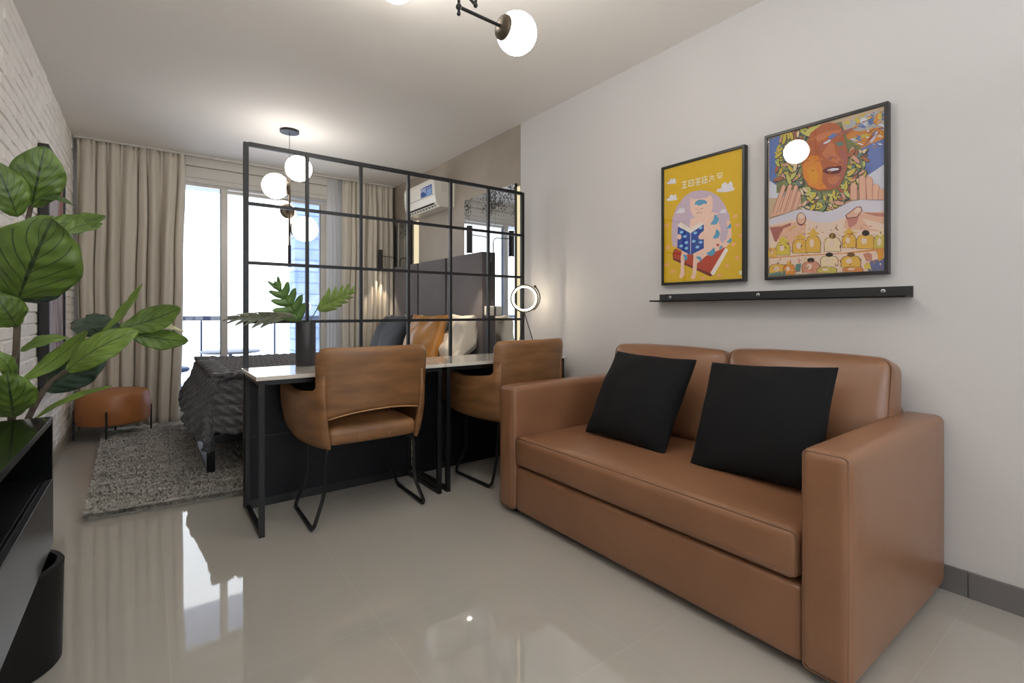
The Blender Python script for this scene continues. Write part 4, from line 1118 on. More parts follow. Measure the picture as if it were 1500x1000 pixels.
prust 994,1587 995,1600 986,1618 973,1628 967,1623 972,1606 983,1590
pink_dark 1001,1903 1009,1908 1019,1924 1022,1938 1017,1940 1007,1929 1000,1912
prust 1003,1908 1010,1912 1019,1926 1022,1938 1018,1940 1010,1930 1003,1915
pdark 987,1909 1000,1911 1020,1930 1030,1948 1011,1948 1007,1945 990,1924
prust 991,1914 1002,1917 1020,1933 1029,1948 1014,1948 1010,1945 994,1926
pink_dark 1137,1803 1134,1814 1119,1824 1102,1826 1098,1817 1107,1805 1125,1799
pyg 1136,1806 1134,1815 1120,1824 1106,1826 1102,1820 1111,1810 1126,1803
pdark 842,1755 837,1761 823,1762 812,1757 811,1750 821,1746 834,1748
pgreen2 841,1757 837,1761 825,1762 815,1759 814,1753 823,1750 835,1752
pink_dark 1048,1624 1042,1634 1021,1638 1003,1634 1001,1624 1016,1616 1037,1616
pink2 1048,1626 1041,1634 1023,1638 1007,1635 1005,1627 1019,1621 1038,1620
pdark 1037,1598 1032,1606 1016,1612 1001,1609 998,1601 1010,1594 1027,1592
prust 1037,1600 1032,1607 1017,1612 1004,1610 1002,1604 1013,1598 1028,1596
pdark 957,1560 964,1565 970,1580 970,1592 964,1594 958,1583 954,1568
pyellow 959,1564 965,1569 970,1582 970,1593 966,1594 960,1584 957,1570
pink_dark 846,1606 853,1613 856,1630 855,1643 849,1643 843,1630 842,1614
pyg 848,1610 853,1617 856,1631 855,1643 851,1643 846,1631 845,1617
pdark 1041,1644 1036,1652 1022,1657 1008,1655 1006,1648 1016,1641 1032,1639
pyg 1040,1647 1036,1653 1023,1657 1011,1656 1009,1650 1019,1644 1033,1643
pink_dark 895,1851 899,1862 896,1878 889,1888 883,1884 882,1870 888,1855
pcream 896,1855 899,1864 896,1879 890,1888 886,1885 886,1872 890,1859
pink_dark 865,1608 872,1621 871,1646 863,1663 854,1660 851,1638 856,1615
pyellow 866,1613 871,1624 870,1646 864,1662 857,1659 855,1641 859,1620
pink_dark 1076,1682 1071,1691 1056,1696 1042,1693 1039,1686 1050,1678 1067,1677
pcream 1076,1685 1071,1692 1058,1696 1045,1694 1043,1688 1053,1682 1068,1681
pdark 834,1540 844,1536 862,1542 876,1554 874,1562 858,1561 840,1551
pink2 838,1543 846,1540 863,1546 875,1556 874,1562 860,1561 844,1552
pink_dark 1016,1573 1028,1580 1041,1602 1044,1623 1035,1627 1022,1610 1013,1586
pyellow 1019,1578 1029,1585 1040,1605 1043,1623 1037,1626 1025,1610 1017,1589
pink_dark 1011,1544 1012,1556 1002,1574 989,1582 982,1575 987,1559 1000,1545
pyellow 1011,1548 1012,1558 1002,1574 991,1582 986,1576 991,1562 1002,1550
pdark 1085,1822 1099,1823 1120,1838 1133,1857 1128,1865 1109,1856 1090,1837
pyg 1090,1827 1101,1828 1120,1842 1132,1858 1128,1864 1111,1856 1094,1839
pdark 814,1622 811,1633 797,1644 783,1645 779,1637 788,1625 804,1618
prust 814,1625 811,1634 798,1643 785,1645 782,1639 791,1629 805,1623
pink_dark 904,1533 908,1544 905,1561 897,1572 890,1568 890,1553 896,1538
pyg 905,1538 908,1546 905,1561 898,1571 893,1569 893,1556 899,1542
pdark 1062,1878 1070,1887 1074,1906 1071,1920 1064,1919 1058,1904 1057,1886
prust 1064,1883 1070,1891 1074,1907 1072,1920 1066,1919 1061,1906 1060,1890
pdark 1144,1784 1154,1789 1166,1805 1170,1821 1164,1824 1152,1812 1143,1794
pyg 1147,1789 1156,1793 1166,1808 1170,1822 1166,1824 1155,1813 1147,1798
pdark 896,1546 906,1543 922,1550 934,1562 932,1569 917,1567 902,1556
pcream 900,1549 908,1548 923,1554 933,1564 932,1570 919,1567 905,1558
pdark 892,1533 901,1542 907,1563 906,1581 898,1582 890,1565 887,1543
pyellow 894,1538 901,1546 906,1565 906,1580 900,1581 893,1566 890,1547
pink_dark 1066,1708 1073,1716 1076,1732 1074,1744 1068,1744 1062,1731 1062,1715
pyg 1068,1713 1073,1719 1076,1734 1075,1745 1070,1744 1066,1733 1065,1719
pink_dark 1028,1869 1038,1866 1058,1873 1073,1886 1071,1894 1054,1892 1036,1881
pgreen2 1032,1872 1041,1870 1059,1877 1072,1888 1071,1894 1056,1892 1039,1882
pdark 885,1623 882,1637 867,1651 850,1654 844,1645 854,1630 872,1620
pyg 884,1627 881,1638 867,1650 853,1654 848,1647 858,1634 874,1625
pink_dark 1162,1859 1160,1869 1146,1878 1132,1880 1127,1872 1136,1861 1151,1855
pyellow 1162,1862 1159,1870 1147,1878 1135,1880 1131,1874 1139,1865 1153,1860
pdark 924,1873 926,1883 920,1896 911,1903 906,1898 908,1885 916,1874
pteal 924,1877 926,1885 920,1897 913,1903 909,1900 911,1888 918,1878
pink_dark 1086,1948 1088,1947 1100,1948
pdark 1062,1843 1074,1840 1096,1849 1112,1864 1109,1873 1090,1869 1070,1856
pgreen2 1067,1846 1077,1845 1096,1853 1110,1866 1109,1873 1092,1869 1074,1857
pdark 1108,1710 1112,1720 1110,1736 1102,1747 1096,1743 1095,1729 1100,1714
pyellow 1109,1714 1112,1723 1110,1737 1104,1747 1099,1744 1098,1732 1103,1718
pdark 829,1653 832,1663 830,1679 823,1689 817,1686 816,1671 822,1657
pyg 830,1657 832,1665 830,1680 824,1689 819,1686 819,1674 824,1661
pink_dark 1006,1627 1018,1628 1036,1643 1046,1661 1040,1668 1024,1658 1009,1640
pcream 1010,1631 1020,1633 1036,1647 1045,1662 1041,1667 1026,1658 1013,1642
pdark 1083,1755 1090,1762 1096,1777 1095,1790 1089,1790 1082,1778 1080,1763
pgreen2 1085,1760 1091,1765 1096,1779 1096,1790 1091,1791 1086,1780 1083,1766
pdark 926,1901 926,1910 917,1918 907,1919 904,1914 909,1905 919,1899
pink2 927,1904 926,1911 918,1918 909,1920 906,1916 912,1908 920,1903
pdark 1074,1856 1083,1862 1092,1879 1095,1894 1089,1896 1078,1883 1072,1866
pyg 1076,1861 1084,1866 1092,1881 1095,1895 1090,1896 1082,1885 1075,1869
pink_dark 1146,1925 1144,1941 1134,1948 1099,1948 1098,1946 1109,1930 1131,1921
pyellow 1145,1929 1142,1942 1134,1948 1103,1948 1113,1935 1132,1926
pdark 1054,1683 1061,1679 1076,1682 1088,1690 1088,1696 1075,1697 1060,1691
pgreen2 1058,1686 1064,1683 1078,1686 1088,1692 1088,1697 1077,1697 1063,1692
pdark 1097,1921 1101,1936 1097,1948 1074,1948 1074,1941 1085,1924
pink2 1098,1926 1100,1938 1097,1948 1078,1948 1079,1945 1088,1929
pink_dark 1019,1930 1030,1926 1051,1935 1066,1948 1036,1948 1027,1943
pyg 1023,1933 1033,1931 1052,1939 1062,1948 1037,1948 1030,1944
pdark 840,1643 844,1657 837,1678 825,1691 817,1685 819,1665 829,1646
prust 841,1647 843,1659 836,1678 826,1690 820,1685 822,1668 832,1651
pink_dark 1106,1885 1103,1896 1088,1905 1073,1906 1069,1897 1078,1887 1094,1881
pink2 1105,1888 1102,1897 1089,1905 1076,1906 1073,1900 1081,1891 1096,1886
pdark 1061,1896 1056,1905 1039,1909 1024,1905 1021,1896 1033,1890 1051,1890
prust 1060,1899 1055,1906 1040,1909 1027,1906 1025,1899 1036,1894 1052,1894
pink_dark 814,1750 813,1760 801,1771 789,1774 784,1766 791,1755 804,1747
pink2 814,1753 812,1761 802,1771 791,1774 788,1768 794,1758 806,1751
pdark 1064,1826 1069,1836 1067,1852 1060,1863 1053,1859 1052,1845 1057,1830
pgreen2 1066,1830 1069,1838 1067,1853 1061,1863 1056,1860 1055,1847 1060,1834
pdark 1074,1774 1086,1776 1104,1792 1115,1810 1110,1816 1092,1806 1076,1787
pcream 1078,1778 1088,1781 1104,1795 1114,1811 1110,1816 1095,1806 1081,1790
pdark 1028,1614 1030,1627 1021,1645 1008,1654 1001,1648 1005,1631 1017,1616
pyg 1028,1618 1029,1629 1021,1645 1010,1654 1005,1649 1009,1634 1019,1621
pdark 803,1628 810,1631 817,1644 820,1655 816,1658 808,1649 802,1635
pyellow 806,1631 811,1635 817,1646 820,1656 817,1658 810,1650 805,1638
pdark 834,1735 842,1741 848,1758 849,1772 843,1773 836,1760 832,1743
pgreen2 837,1739 843,1745 848,1760 849,1772 845,1773 838,1761 835,1746
pink_dark 863,1526 872,1525 886,1534 895,1545 892,1551 879,1547 867,1536
pyellow 866,1529 874,1529 886,1537 894,1547 892,1551 881,1547 870,1537
pdark 901,1527 908,1530 917,1542 921,1554 917,1557 908,1549 900,1535
pink2 903,1530 910,1533 918,1544 921,1555 918,1558 910,1550 904,1538
pink_dark 1048,1669 1057,1672 1068,1687 1073,1701 1068,1704 1057,1694 1048,1678
pteal 1051,1673 1059,1676 1068,1690 1073,1702 1069,1704 1059,1695 1052,1681
pink_dark 1072,1865 1083,1858 1107,1862 1126,1874 1126,1885 1107,1886 1083,1877
pcream 1077,1868 1087,1863 1108,1867 1125,1877 1125,1886 1108,1886 1086,1878
pink_dark 970,1576 978,1589 979,1613 973,1631 963,1629 958,1608 962,1585
pgreen2 972,1582 978,1592 978,1614 973,1630 966,1628 962,1610 965,1589
pink_dark 940,1548 951,1554 962,1572 966,1590 960,1594 947,1580 938,1560
pcream 943,1553 952,1558 962,1575 966,1591 961,1593 950,1581 942,1563
pdark 874,1605 868,1610 855,1610 844,1605 844,1599 854,1596 867,1598
pteal 874,1606 869,1610 857,1610 847,1606 847,1602 856,1599 868,1601
pdark 796,1728 804,1735 811,1753 812,1769 806,1770 797,1756 793,1738
pgreen2 798,1732 805,1739 811,1755 812,1769 807,1770 800,1757 796,1741
pink_dark 858,1615 864,1623 866,1640 863,1653 857,1652 852,1638 853,1622
pyg 860,1619 864,1626 866,1641 863,1653 859,1652 855,1640 856,1625
pdark 876,1545 884,1556 886,1579 881,1597 873,1595 867,1576 868,1554
pteal 877,1550 884,1560 885,1580 882,1596 875,1595 871,1578 872,1558
pdark 1026,1586 1034,1595 1039,1614 1037,1630 1029,1630 1022,1614 1021,1595
pteal 1028,1591 1034,1598 1038,1616 1037,1630 1031,1630 1026,1616 1024,1598
pink_dark 993,1621 1002,1620 1016,1629 1025,1641 1022,1646 1009,1642 996,1630
pyg 996,1624 1004,1624 1016,1632 1025,1642 1023,1647 1011,1642 1000,1632
pink_dark 856,1604 860,1612 859,1627 854,1638 848,1636 847,1622 850,1608
prust 857,1607 860,1615 859,1628 855,1638 851,1636 850,1624 852,1612
pdark 845,1570 856,1571 871,1585 880,1601 875,1607 861,1599 847,1582
pyg 848,1574 857,1575 871,1588 879,1602 876,1607 863,1599 851,1584
pink_dark 1132,1769 1123,1778 1101,1777 1083,1769 1082,1759 1098,1755 1121,1759
pgreen2 1131,1771 1123,1777 1103,1777 1087,1771 1086,1763 1101,1760 1121,1763
pdark 852,1678 851,1686 841,1695 831,1697 828,1691 833,1682 844,1676
pteal 852,1681 850,1687 842,1695 833,1697 831,1693 836,1685 846,1680
pdark 934,1574 931,1587 914,1600 897,1602 892,1592 903,1578 922,1570
pyellow 934,1577 930,1588 915,1599 900,1602 896,1594 906,1582 923,1574
pink_dark 1136,1934 1132,1947 1130,1948 1088,1948 1085,1943 1099,1931 1122,1927
pyellow 1136,1938 1130,1948 1130,1948 1091,1948 1090,1946 1103,1936 1123,1932
pdark 836,1674 843,1674 854,1682 861,1693 859,1698 848,1693 838,1682
pcream 838,1677 844,1678 854,1685 861,1694 859,1698 850,1693 841,1684
pdark 999,1910 1000,1921 992,1935 981,1941 975,1935 979,1921 990,1910
pyellow 1000,1913 1000,1923 993,1935 983,1941 979,1936 982,1924 992,1914
pink_dark 852,1675 848,1685 834,1693 820,1693 816,1685 826,1675 842,1670
pink2 851,1678 848,1686 835,1693 823,1694 820,1687 829,1679 843,1675
pdark 798,1653 802,1663 799,1680 791,1691 785,1687 785,1672 791,1656
pyellow 799,1657 802,1666 799,1681 792,1690 788,1688 788,1674 793,1660
pdark 911,1542 916,1552 917,1570 912,1583 905,1581 902,1566 904,1549
pyellow 912,1546 916,1555 917,1571 913,1582 908,1581 905,1568 907,1552
pink_dark 865,1568 874,1568 889,1579 898,1593 894,1598 880,1592 868,1578
pyg 868,1571 876,1572 889,1582 897,1594 894,1598 882,1592 871,1580
pdark 1041,1845 1051,1841 1071,1847 1086,1859 1085,1868 1068,1866 1048,1856
pyellow 1045,1848 1054,1845 1072,1851 1085,1862 1084,1868 1069,1866 1052,1857
pink_dark 878,1549 882,1557 880,1572 875,1582 869,1580 868,1567 872,1553
pyg 879,1553 882,1560 881,1573 876,1582 872,1580 871,1569 874,1557
pdark 1103,1721 1099,1729 1085,1734 1072,1732 1069,1725 1079,1718 1094,1716
pcream 1103,1724 1099,1730 1086,1734 1075,1733 1073,1728 1082,1722 1095,1720
pdark 955,1550 963,1563 963,1587 956,1604 946,1602 942,1581 946,1558
pgreen2 957,1555 962,1566 962,1588 956,1604 949,1601 946,1583 950,1563
pdark 1039,1698 1046,1695 1061,1700 1071,1708 1070,1714 1058,1714 1044,1706
pgreen2 1042,1701 1049,1699 1062,1703 1071,1710 1070,1715 1060,1714 1047,1708
pink_dark 1061,1887 1073,1899 1082,1925 1081,1946 1071,1946 1060,1925 1056,1899
prust 1064,1893 1073,1903 1081,1926 1081,1945 1073,1945 1064,1927 1060,1904
pdark 1070,1879 1082,1890 1090,1914 1089,1934 1080,1935 1069,1915 1065,1890
prust 1073,1885 1082,1894 1089,1916 1089,1934 1082,1934 1073,1917 1069,1895
pink_dark 847,1649 841,1657 825,1660 810,1656 809,1647 821,1641 838,1642
pcream 846,1651 841,1658 826,1660 814,1657 812,1650 823,1645 838,1646
pdark 840,1646 847,1646 858,1654 864,1664 862,1669 852,1664 842,1654
pteal 843,1649 849,1650 858,1657 864,1666 862,1669 854,1665 845,1656
pdark 1058,1859 1068,1866 1077,1885 1079,1902 1072,1903 1061,1888 1055,1869
pyg 1061,1864 1069,1870 1077,1887 1079,1902 1074,1903 1065,1890 1059,1872
pink_dark 951,1539 961,1545 970,1564 972,1582 965,1584 954,1570 948,1550
pyellow 954,1543 962,1549 970,1566 972,1582 966,1584 958,1570 952,1553
pdark 896,1582 888,1592 867,1594 849,1587 848,1577 864,1570 886,1572
prust 895,1584 888,1591 869,1593 853,1588 852,1580 866,1575 886,1576
pdark 1066,1938 1068,1948 1068,1948 1050,1948 1058,1939
pyg 1067,1942 1068,1948 1056,1948 1060,1943
pdark 857,1758 854,1764 843,1768 832,1767 830,1760 838,1754 850,1753
pcream 857,1760 854,1765 844,1769 835,1768 833,1763 840,1758 851,1757
pdark 774,1718 785,1720 800,1734 810,1751 805,1757 790,1748 777,1731
prust 777,1722 786,1724 800,1737 809,1752 805,1756 793,1748 780,1733
pink_dark 867,1595 871,1602 872,1617 869,1627 864,1626 860,1614 862,1600
pcream 868,1599 872,1605 872,1618 870,1628 866,1627 863,1616 864,1604
pdark 1116,1717 1130,1722 1146,1742 1153,1762 1145,1767 1129,1753 1116,1731
pink2 1120,1722 1131,1727 1145,1745 1152,1763 1146,1766 1132,1754 1121,1734
pdark 843,1743 845,1752 840,1765 832,1772 827,1768 828,1756 836,1745
pcream 844,1747 845,1754 840,1766 833,1772 829,1769 831,1758 838,1748
pdark 876,1573 874,1581 864,1588 854,1589 851,1584 857,1575 868,1571
pyg 876,1576 874,1582 865,1588 856,1590 854,1586 860,1579 870,1574
pdark 1033,1627 1024,1636 1003,1639 984,1632 983,1622 999,1615 1022,1618
pyg 1032,1629 1024,1636 1005,1638 988,1633 987,1625 1002,1620 1022,1622
pdark 1082,1919 1091,1918 1107,1925 1118,1936 1116,1943 1103,1939 1088,1929
pink2 1086,1923 1094,1922 1108,1929 1118,1938 1116,1943 1104,1940 1091,1931
pink_dark 1018,1899 1030,1902 1047,1919 1057,1937 1052,1943 1035,1932 1020,1912
pyg 1021,1903 1031,1906 1047,1922 1056,1938 1052,1943 1038,1932 1024,1915
pdark 821,1612 824,1623 820,1640 811,1650 805,1645 806,1630 813,1615
pgreen2 822,1616 824,1625 820,1640 813,1649 808,1646 809,1633 815,1619
pink_dark 892,1542 903,1543 918,1557 927,1572 923,1578 908,1571 895,1555
pyellow 896,1546 904,1548 918,1560 927,1573 923,1578 910,1570 898,1556
pdark 1101,1807 1116,1812 1137,1834 1148,1858 1140,1864 1120,1849 1103,1824
pteal 1105,1813 1118,1818 1137,1838 1147,1858 1141,1863 1123,1849 1108,1826
pdark 851,1576 862,1584 871,1608 872,1628 864,1630 853,1612 847,1588
pyellow 853,1581 862,1589 870,1609 872,1627 866,1629 856,1613 850,1592
pdark 812,1756 810,1766 800,1777 787,1780 783,1773 790,1761 802,1754
pcream 811,1759 810,1768 800,1777 790,1780 786,1775 792,1765 804,1758
pdark 1102,1905 1109,1913 1112,1930 1109,1943 1103,1942 1097,1927 1097,1911
pyellow 1104,1909 1110,1916 1112,1932 1110,1943 1105,1942 1101,1930 1100,1915
pdark 1080,1706 1089,1703 1106,1710 1119,1721 1117,1728 1102,1726 1086,1716
pink2 1084,1709 1092,1707 1107,1714 1118,1723 1117,1728 1104,1726 1089,1717
pdark 971,1528 972,1542 960,1560 945,1568 938,1560 944,1543 959,1529
pgreen2 971,1532 971,1544 960,1560 947,1567 942,1562 948,1547 961,1534
pdark 1170,1832 1168,1844 1154,1857 1137,1860 1131,1851 1140,1838 1157,1829
pyellow 1170,1836 1168,1846 1154,1857 1140,1860 1135,1854 1144,1842 1159,1834
pink_dark 965,1600 975,1594 996,1599 1013,1610 1012,1620 994,1620 973,1611
pcream 969,1603 978,1599 997,1603 1012,1613 1011,1620 995,1620 977,1612
pdark 1094,1683 1107,1694 1117,1722 1116,1744 1106,1746 1093,1724 1088,1696
pyg 1097,1689 1107,1699 1115,1723 1116,1744 1108,1744 1097,1725 1092,1700
pink_dark 864,1573 872,1578 881,1594 883,1608 878,1611 868,1599 862,1583
pink2 866,1577 873,1582 880,1596 883,1609 879,1610 871,1600 865,1585
pdark 1093,1704 1090,1719 1070,1732 1050,1734 1044,1724 1057,1708 1078,1700
pink2 1092,1708 1088,1720 1071,1731 1054,1734 1049,1726 1060,1713 1080,1705
pdark 845,1638 846,1647 840,1659 831,1665 826,1660 829,1649 838,1639
pink2 846,1641 846,1649 840,1660 833,1665 829,1662 832,1652 839,1642
pink_dark 1131,1886 1137,1900 1133,1922 1123,1935 1114,1930 1113,1911 1120,1891
pyellow 1132,1891 1136,1903 1133,1922 1124,1935 1117,1931 1117,1914 1124,1896
pink_dark 835,1574 847,1575 864,1590 874,1608 869,1614 853,1605 838,1587
pyg 839,1578 849,1580 864,1593 873,1608 869,1614 855,1605 842,1589
pdark 808,1644 814,1641 826,1645 835,1652 834,1658 824,1657 813,1651
pcream 811,1646 816,1644 827,1648 835,1654 835,1659 826,1658 815,1652
pdark 838,1764 832,1772 817,1774 803,1769 802,1761 813,1755 829,1757
pteal 837,1766 832,1772 818,1774 806,1770 805,1764 815,1760 830,1761
pdark 865,1556 876,1550 898,1554 915,1567 914,1577 895,1578 874,1568
pink2 869,1558 879,1554 899,1559 914,1569 913,1577 897,1577 877,1568
pink_dark 802,1700 810,1699 824,1709 832,1722 829,1728 817,1722 805,1710
pyellow 805,1703 812,1703 824,1712 832,1723 830,1728 819,1722 808,1711
pdark 821,1638 832,1638 849,1650 860,1665 856,1672 841,1666 825,1651
pyellow 825,1642 834,1642 849,1653 859,1666 856,1672 843,1666 829,1652
pdark 1064,1903 1069,1912 1068,1929 1063,1940 1056,1937 1054,1923 1057,1907
pcream 1066,1907 1069,1915 1069,1930 1064,1940 1059,1938 1057,1925 1060,1911
pink_dark 912,1583 918,1594 918,1614 912,1629 905,1627 901,1609 904,1590
pyellow 913,1587 918,1597 918,1615 913,1628 907,1627 905,1611 907,1594
pdark 852,1754 856,1769 849,1791 837,1804 829,1797 830,1777 840,1757
pink2 852,1758 855,1771 849,1791 839,1802 832,1798 834,1780 843,1762
pink_dark 1039,1878 1042,1887 1039,1901 1031,1909 1025,1905 1026,1892 1032,1880
pgreen2 1040,1882 1042,1890 1039,1902 1033,1910 1028,1907 1029,1895 1034,1884
pdark 1146,1900 1149,1909 1145,1923 1138,1931 1132,1927 1132,1914 1139,1902
pink2 1147,1904 1149,1912 1146,1924 1139,1931 1135,1928 1136,1917 1141,1906
pdark 896,1577 904,1579 915,1592 920,1605 916,1609 905,1600 896,1586
pyellow 898,1580 905,1583 915,1594 920,1606 916,1609 907,1601 899,1588
pdark 942,1887 951,1894 959,1912 961,1927 955,1929 945,1915 940,1896
pink2 945,1891 952,1898 959,1914 961,1928 956,1928 948,1916 943,1900
pink_dark 1052,1576 1048,1589 1030,1601 1012,1603 1006,1594 1018,1580 1038,1572
pink2 1051,1579 1047,1590 1031,1600 1015,1603 1011,1596 1022,1584 1040,1576
pdark 1032,1917 1026,1923 1010,1923 997,1917 996,1910 1008,1906 1024,1910
pteal 1031,1919 1026,1924 1012,1924 1000,1919 999,1913 1010,1910 1024,1913
pink_dark 942,1580 949,1585 954,1599 953,1611 948,1612 942,1601 939,1587
pyellow 944,1584 949,1588 954,1601 954,1611 950,1612 945,1602 942,1590
pdark 1015,1909 1015,1923 1004,1940 989,1947 982,1938 987,1921 1002,1908
pgreen2 1014,1913 1014,1925 1004,1940 991,1946 986,1940 991,1925 1004,1913
pdark 826,1744 833,1742 844,1748 852,1756 851,1761 841,1759 830,1751
pyellow 829,1747 835,1746 845,1751 852,1758 851,1762 842,1760 833,1753
pdark 798,1748 806,1753 813,1768 815,1781 810,1783 802,1772 797,1757
pcream 801,1752 806,1757 813,1770 815,1782 811,1783 804,1773 800,1759
pink_dark 1116,1854 1118,1870 1107,1891 1091,1901 1082,1893 1087,1872 1102,1855
pyg 1116,1858 1117,1872 1107,1891 1093,1900 1086,1894 1091,1876 1104,1860
pdark 817,1672 814,1681 804,1689 792,1690 789,1684 796,1674 808,1669
pink2 817,1675 814,1682 804,1689 795,1691 792,1686 799,1678 810,1673
pink_dark 983,1919 995,1918 1015,1931 1028,1948 1006,1948 988,1933
prust 987,1923 997,1923 1016,1935 1026,1948 1008,1948 992,1934
pdark 1037,1623 1045,1629 1051,1645 1052,1660 1045,1661 1037,1648 1034,1631
pcream 1039,1627 1045,1633 1051,1647 1052,1660 1047,1661 1040,1649 1037,1634
pdark 1062,1703 1070,1710 1076,1726 1076,1739 1070,1740 1063,1728 1059,1711
pyellow 1065,1708 1071,1713 1076,1728 1077,1740 1072,1740 1066,1729 1062,1714
pink_dark 1053,1840 1066,1837 1090,1848 1107,1866 1104,1875 1083,1870 1061,1854
pyellow 1058,1844 1069,1842 1090,1853 1106,1868 1103,1875 1085,1870 1065,1856
pdark 917,1557 925,1566 928,1586 925,1602 917,1602 911,1585 911,1565
pyg 919,1561 925,1570 928,1588 925,1602 919,1601 915,1587 914,1569
pink_dark 986,1578 999,1580 1017,1595 1027,1613 1021,1620 1004,1610 989,1592
pyellow 990,1582 1001,1584 1016,1599 1026,1614 1022,1619 1007,1610 993,1594
pdark 1000,1905 1008,1902 1024,1908 1036,1918 1035,1925 1022,1923 1006,1914
pyellow 1004,1908 1011,1906 1025,1911 1036,1920 1035,1925 1023,1924 1009,1916
pdark 1084,1894 1094,1904 1103,1927 1102,1946 1094,1946 1083,1928 1079,1905
pyellow 1086,1899 1095,1908 1102,1929 1102,1946 1096,1946 1087,1930 1083,1909
pdark 1179,1725 1171,1736 1148,1739 1128,1734 1125,1723 1142,1715 1166,1716
prust 1178,1728 1170,1736 1150,1739 1132,1734 1130,1726 1145,1720 1167,1721
pdark 876,1518 882,1526 884,1543 880,1555 874,1554 870,1541 871,1524
pteal 878,1522 882,1529 883,1544 881,1555 876,1554 873,1542 874,1528
pink_dark 905,1560 913,1562 923,1572 928,1583 925,1586 915,1580 906,1569
pink2 908,1564 914,1565 923,1574 928,1584 926,1587 917,1581 910,1571
pdark 1137,1789 1128,1799 1106,1801 1086,1794 1084,1783 1101,1777 1124,1780
pink2 1136,1792 1128,1799 1108,1800 1090,1795 1089,1787 1104,1782 1125,1784
pdark 827,1748 831,1758 830,1776 824,1788 818,1785 816,1770 820,1753
prust 828,1752 831,1761 830,1777 825,1788 820,1786 819,1772 822,1757
pdark 1092,1779 1088,1790 1071,1797 1054,1796 1050,1787 1062,1777 1080,1774
pyellow 1091,1782 1087,1791 1072,1797 1058,1797 1054,1790 1065,1782 1081,1778
pink_dark 1097,1710 1098,1722 1087,1739 1073,1746 1066,1739 1072,1723 1085,1710
pyg 1097,1714 1097,1724 1088,1739 1076,1746 1070,1740 1075,1727 1087,1715
pdark 818,1698 828,1695 848,1703 862,1716 860,1725 843,1723 824,1711
pyellow 822,1702 830,1699 848,1707 861,1718 859,1725 844,1722 828,1712
pdark 862,1612 868,1621 869,1638 864,1651 858,1650 854,1635 856,1618
pyellow 864,1616 868,1624 868,1640 865,1651 860,1650 857,1637 859,1622
pink_dark 1069,1781 1080,1779 1101,1789 1115,1803 1112,1812 1094,1807 1075,1794
pyg 1073,1785 1083,1784 1101,1793 1114,1805 1112,1812 1096,1807 1079,1795
pdark 798,1628 804,1626 816,1632 823,1640 822,1645 812,1643 801,1636
pyg 801,1631 806,1630 816,1635 823,1642 822,1646 814,1644 804,1637
pdark 841,1685 846,1696 842,1715 834,1727 827,1723 826,1706 833,1689
pteal 842,1689 845,1699 842,1716 835,1726 830,1723 830,1709 835,1694
pdark 1137,1812 1129,1823 1105,1828 1084,1822 1081,1810 1098,1802 1123,1802
pteal 1135,1814 1128,1823 1107,1827 1088,1823 1086,1814 1101,1807 1123,1807
pdark 859,1759 858,1772 845,1788 829,1792 823,1783 831,1767 847,1756
prust 859,1762 857,1774 845,1787 831,1792 826,1785 834,1771 849,1761
pdark 1037,1573 1039,1581 1034,1594 1026,1602 1021,1598 1022,1586 1029,1575
pcream 1038,1576 1039,1584 1034,1595 1028,1602 1024,1599 1025,1589 1032,1579
pink_dark 982,1894 994,1888 1018,1894 1037,1908 1037,1919 1017,1919 992,1908
pyg 987,1898 997,1893 1019,1899 1036,1911 1036,1919 1018,1918 996,1908
pdark 826,1743 825,1753 815,1765 803,1768 798,1762 805,1749 817,1741
pteal 826,1746 825,1755 816,1765 805,1768 802,1763 808,1753 818,1745
pdark 860,1673 858,1687 844,1702 828,1707 822,1698 830,1682 847,1671
pyellow 859,1677 857,1688 844,1702 831,1707 826,1700 834,1686 849,1676
pink_dark 1113,1835 1120,1847 1120,1868 1112,1882 1104,1879 1100,1861 1104,1841
pyg 1115,1840 1120,1850 1119,1869 1113,1882 1107,1880 1104,1863 1108,1846
pink_dark 1082,1740 1094,1747 1107,1768 1111,1788 1104,1791 1090,1775 1080,1753
pyellow 1085,1745 1095,1752 1106,1770 1111,1788 1105,1790 1093,1776 1084,1756
pdark 1113,1816 1114,1831 1100,1848 1084,1854 1076,1846 1083,1828 1100,1816
pteal 1113,1821 1113,1833 1101,1848 1086,1854 1080,1847 1088,1833 1102,1821
pdark 1067,1779 1080,1777 1102,1790 1117,1807 1113,1816 1093,1810 1073,1793
pcream 1071,1783 1082,1782 1102,1794 1116,1809 1113,1816 1095,1809 1077,1794
pink_dark 1073,1771 1087,1774 1107,1793 1119,1813 1113,1820 1093,1808 1076,1787
pcream 1077,1776 1089,1779 1107,1796 1118,1814 1113,1820 1096,1808 1080,1789
pdark 914,1886 912,1897 899,1906 886,1907 881,1899 889,1888 904,1883
pyg 914,1890 911,1898 900,1906 888,1907 885,1901 892,1892 905,1887
pink_dark 917,1895 910,1902 892,1900 877,1892 876,1884 890,1881 908,1886
pyellow 916,1897 910,1902 894,1900 881,1894 880,1887 892,1885 909,1889
pdark 1082,1829 1082,1842 1070,1856 1055,1861 1049,1853 1055,1839 1070,1828
pyg 1082,1833 1081,1844 1070,1856 1058,1861 1053,1855 1059,1842 1072,1833
pink_dark 1070,1886 1065,1892 1050,1894 1038,1889 1036,1882 1047,1878 1062,1880
pink2 1070,1888 1065,1893 1052,1894 1041,1890 1040,1885 1049,1882 1063,1883
pink_dark 808,1718 820,1722 835,1742 843,1762 836,1767 821,1754 808,1732
pink2 811,1722 821,1727 835,1744 842,1762 837,1766 824,1754 812,1734
pink_dark 1005,1596 1007,1608 997,1625 985,1633 978,1626 982,1611 994,1597
pyellow 1006,1600 1006,1610 998,1625 987,1632 982,1628 986,1614 997,1602
pdark 1080,1743 1086,1757 1082,1780 1072,1795 1063,1790 1061,1770 1069,1749
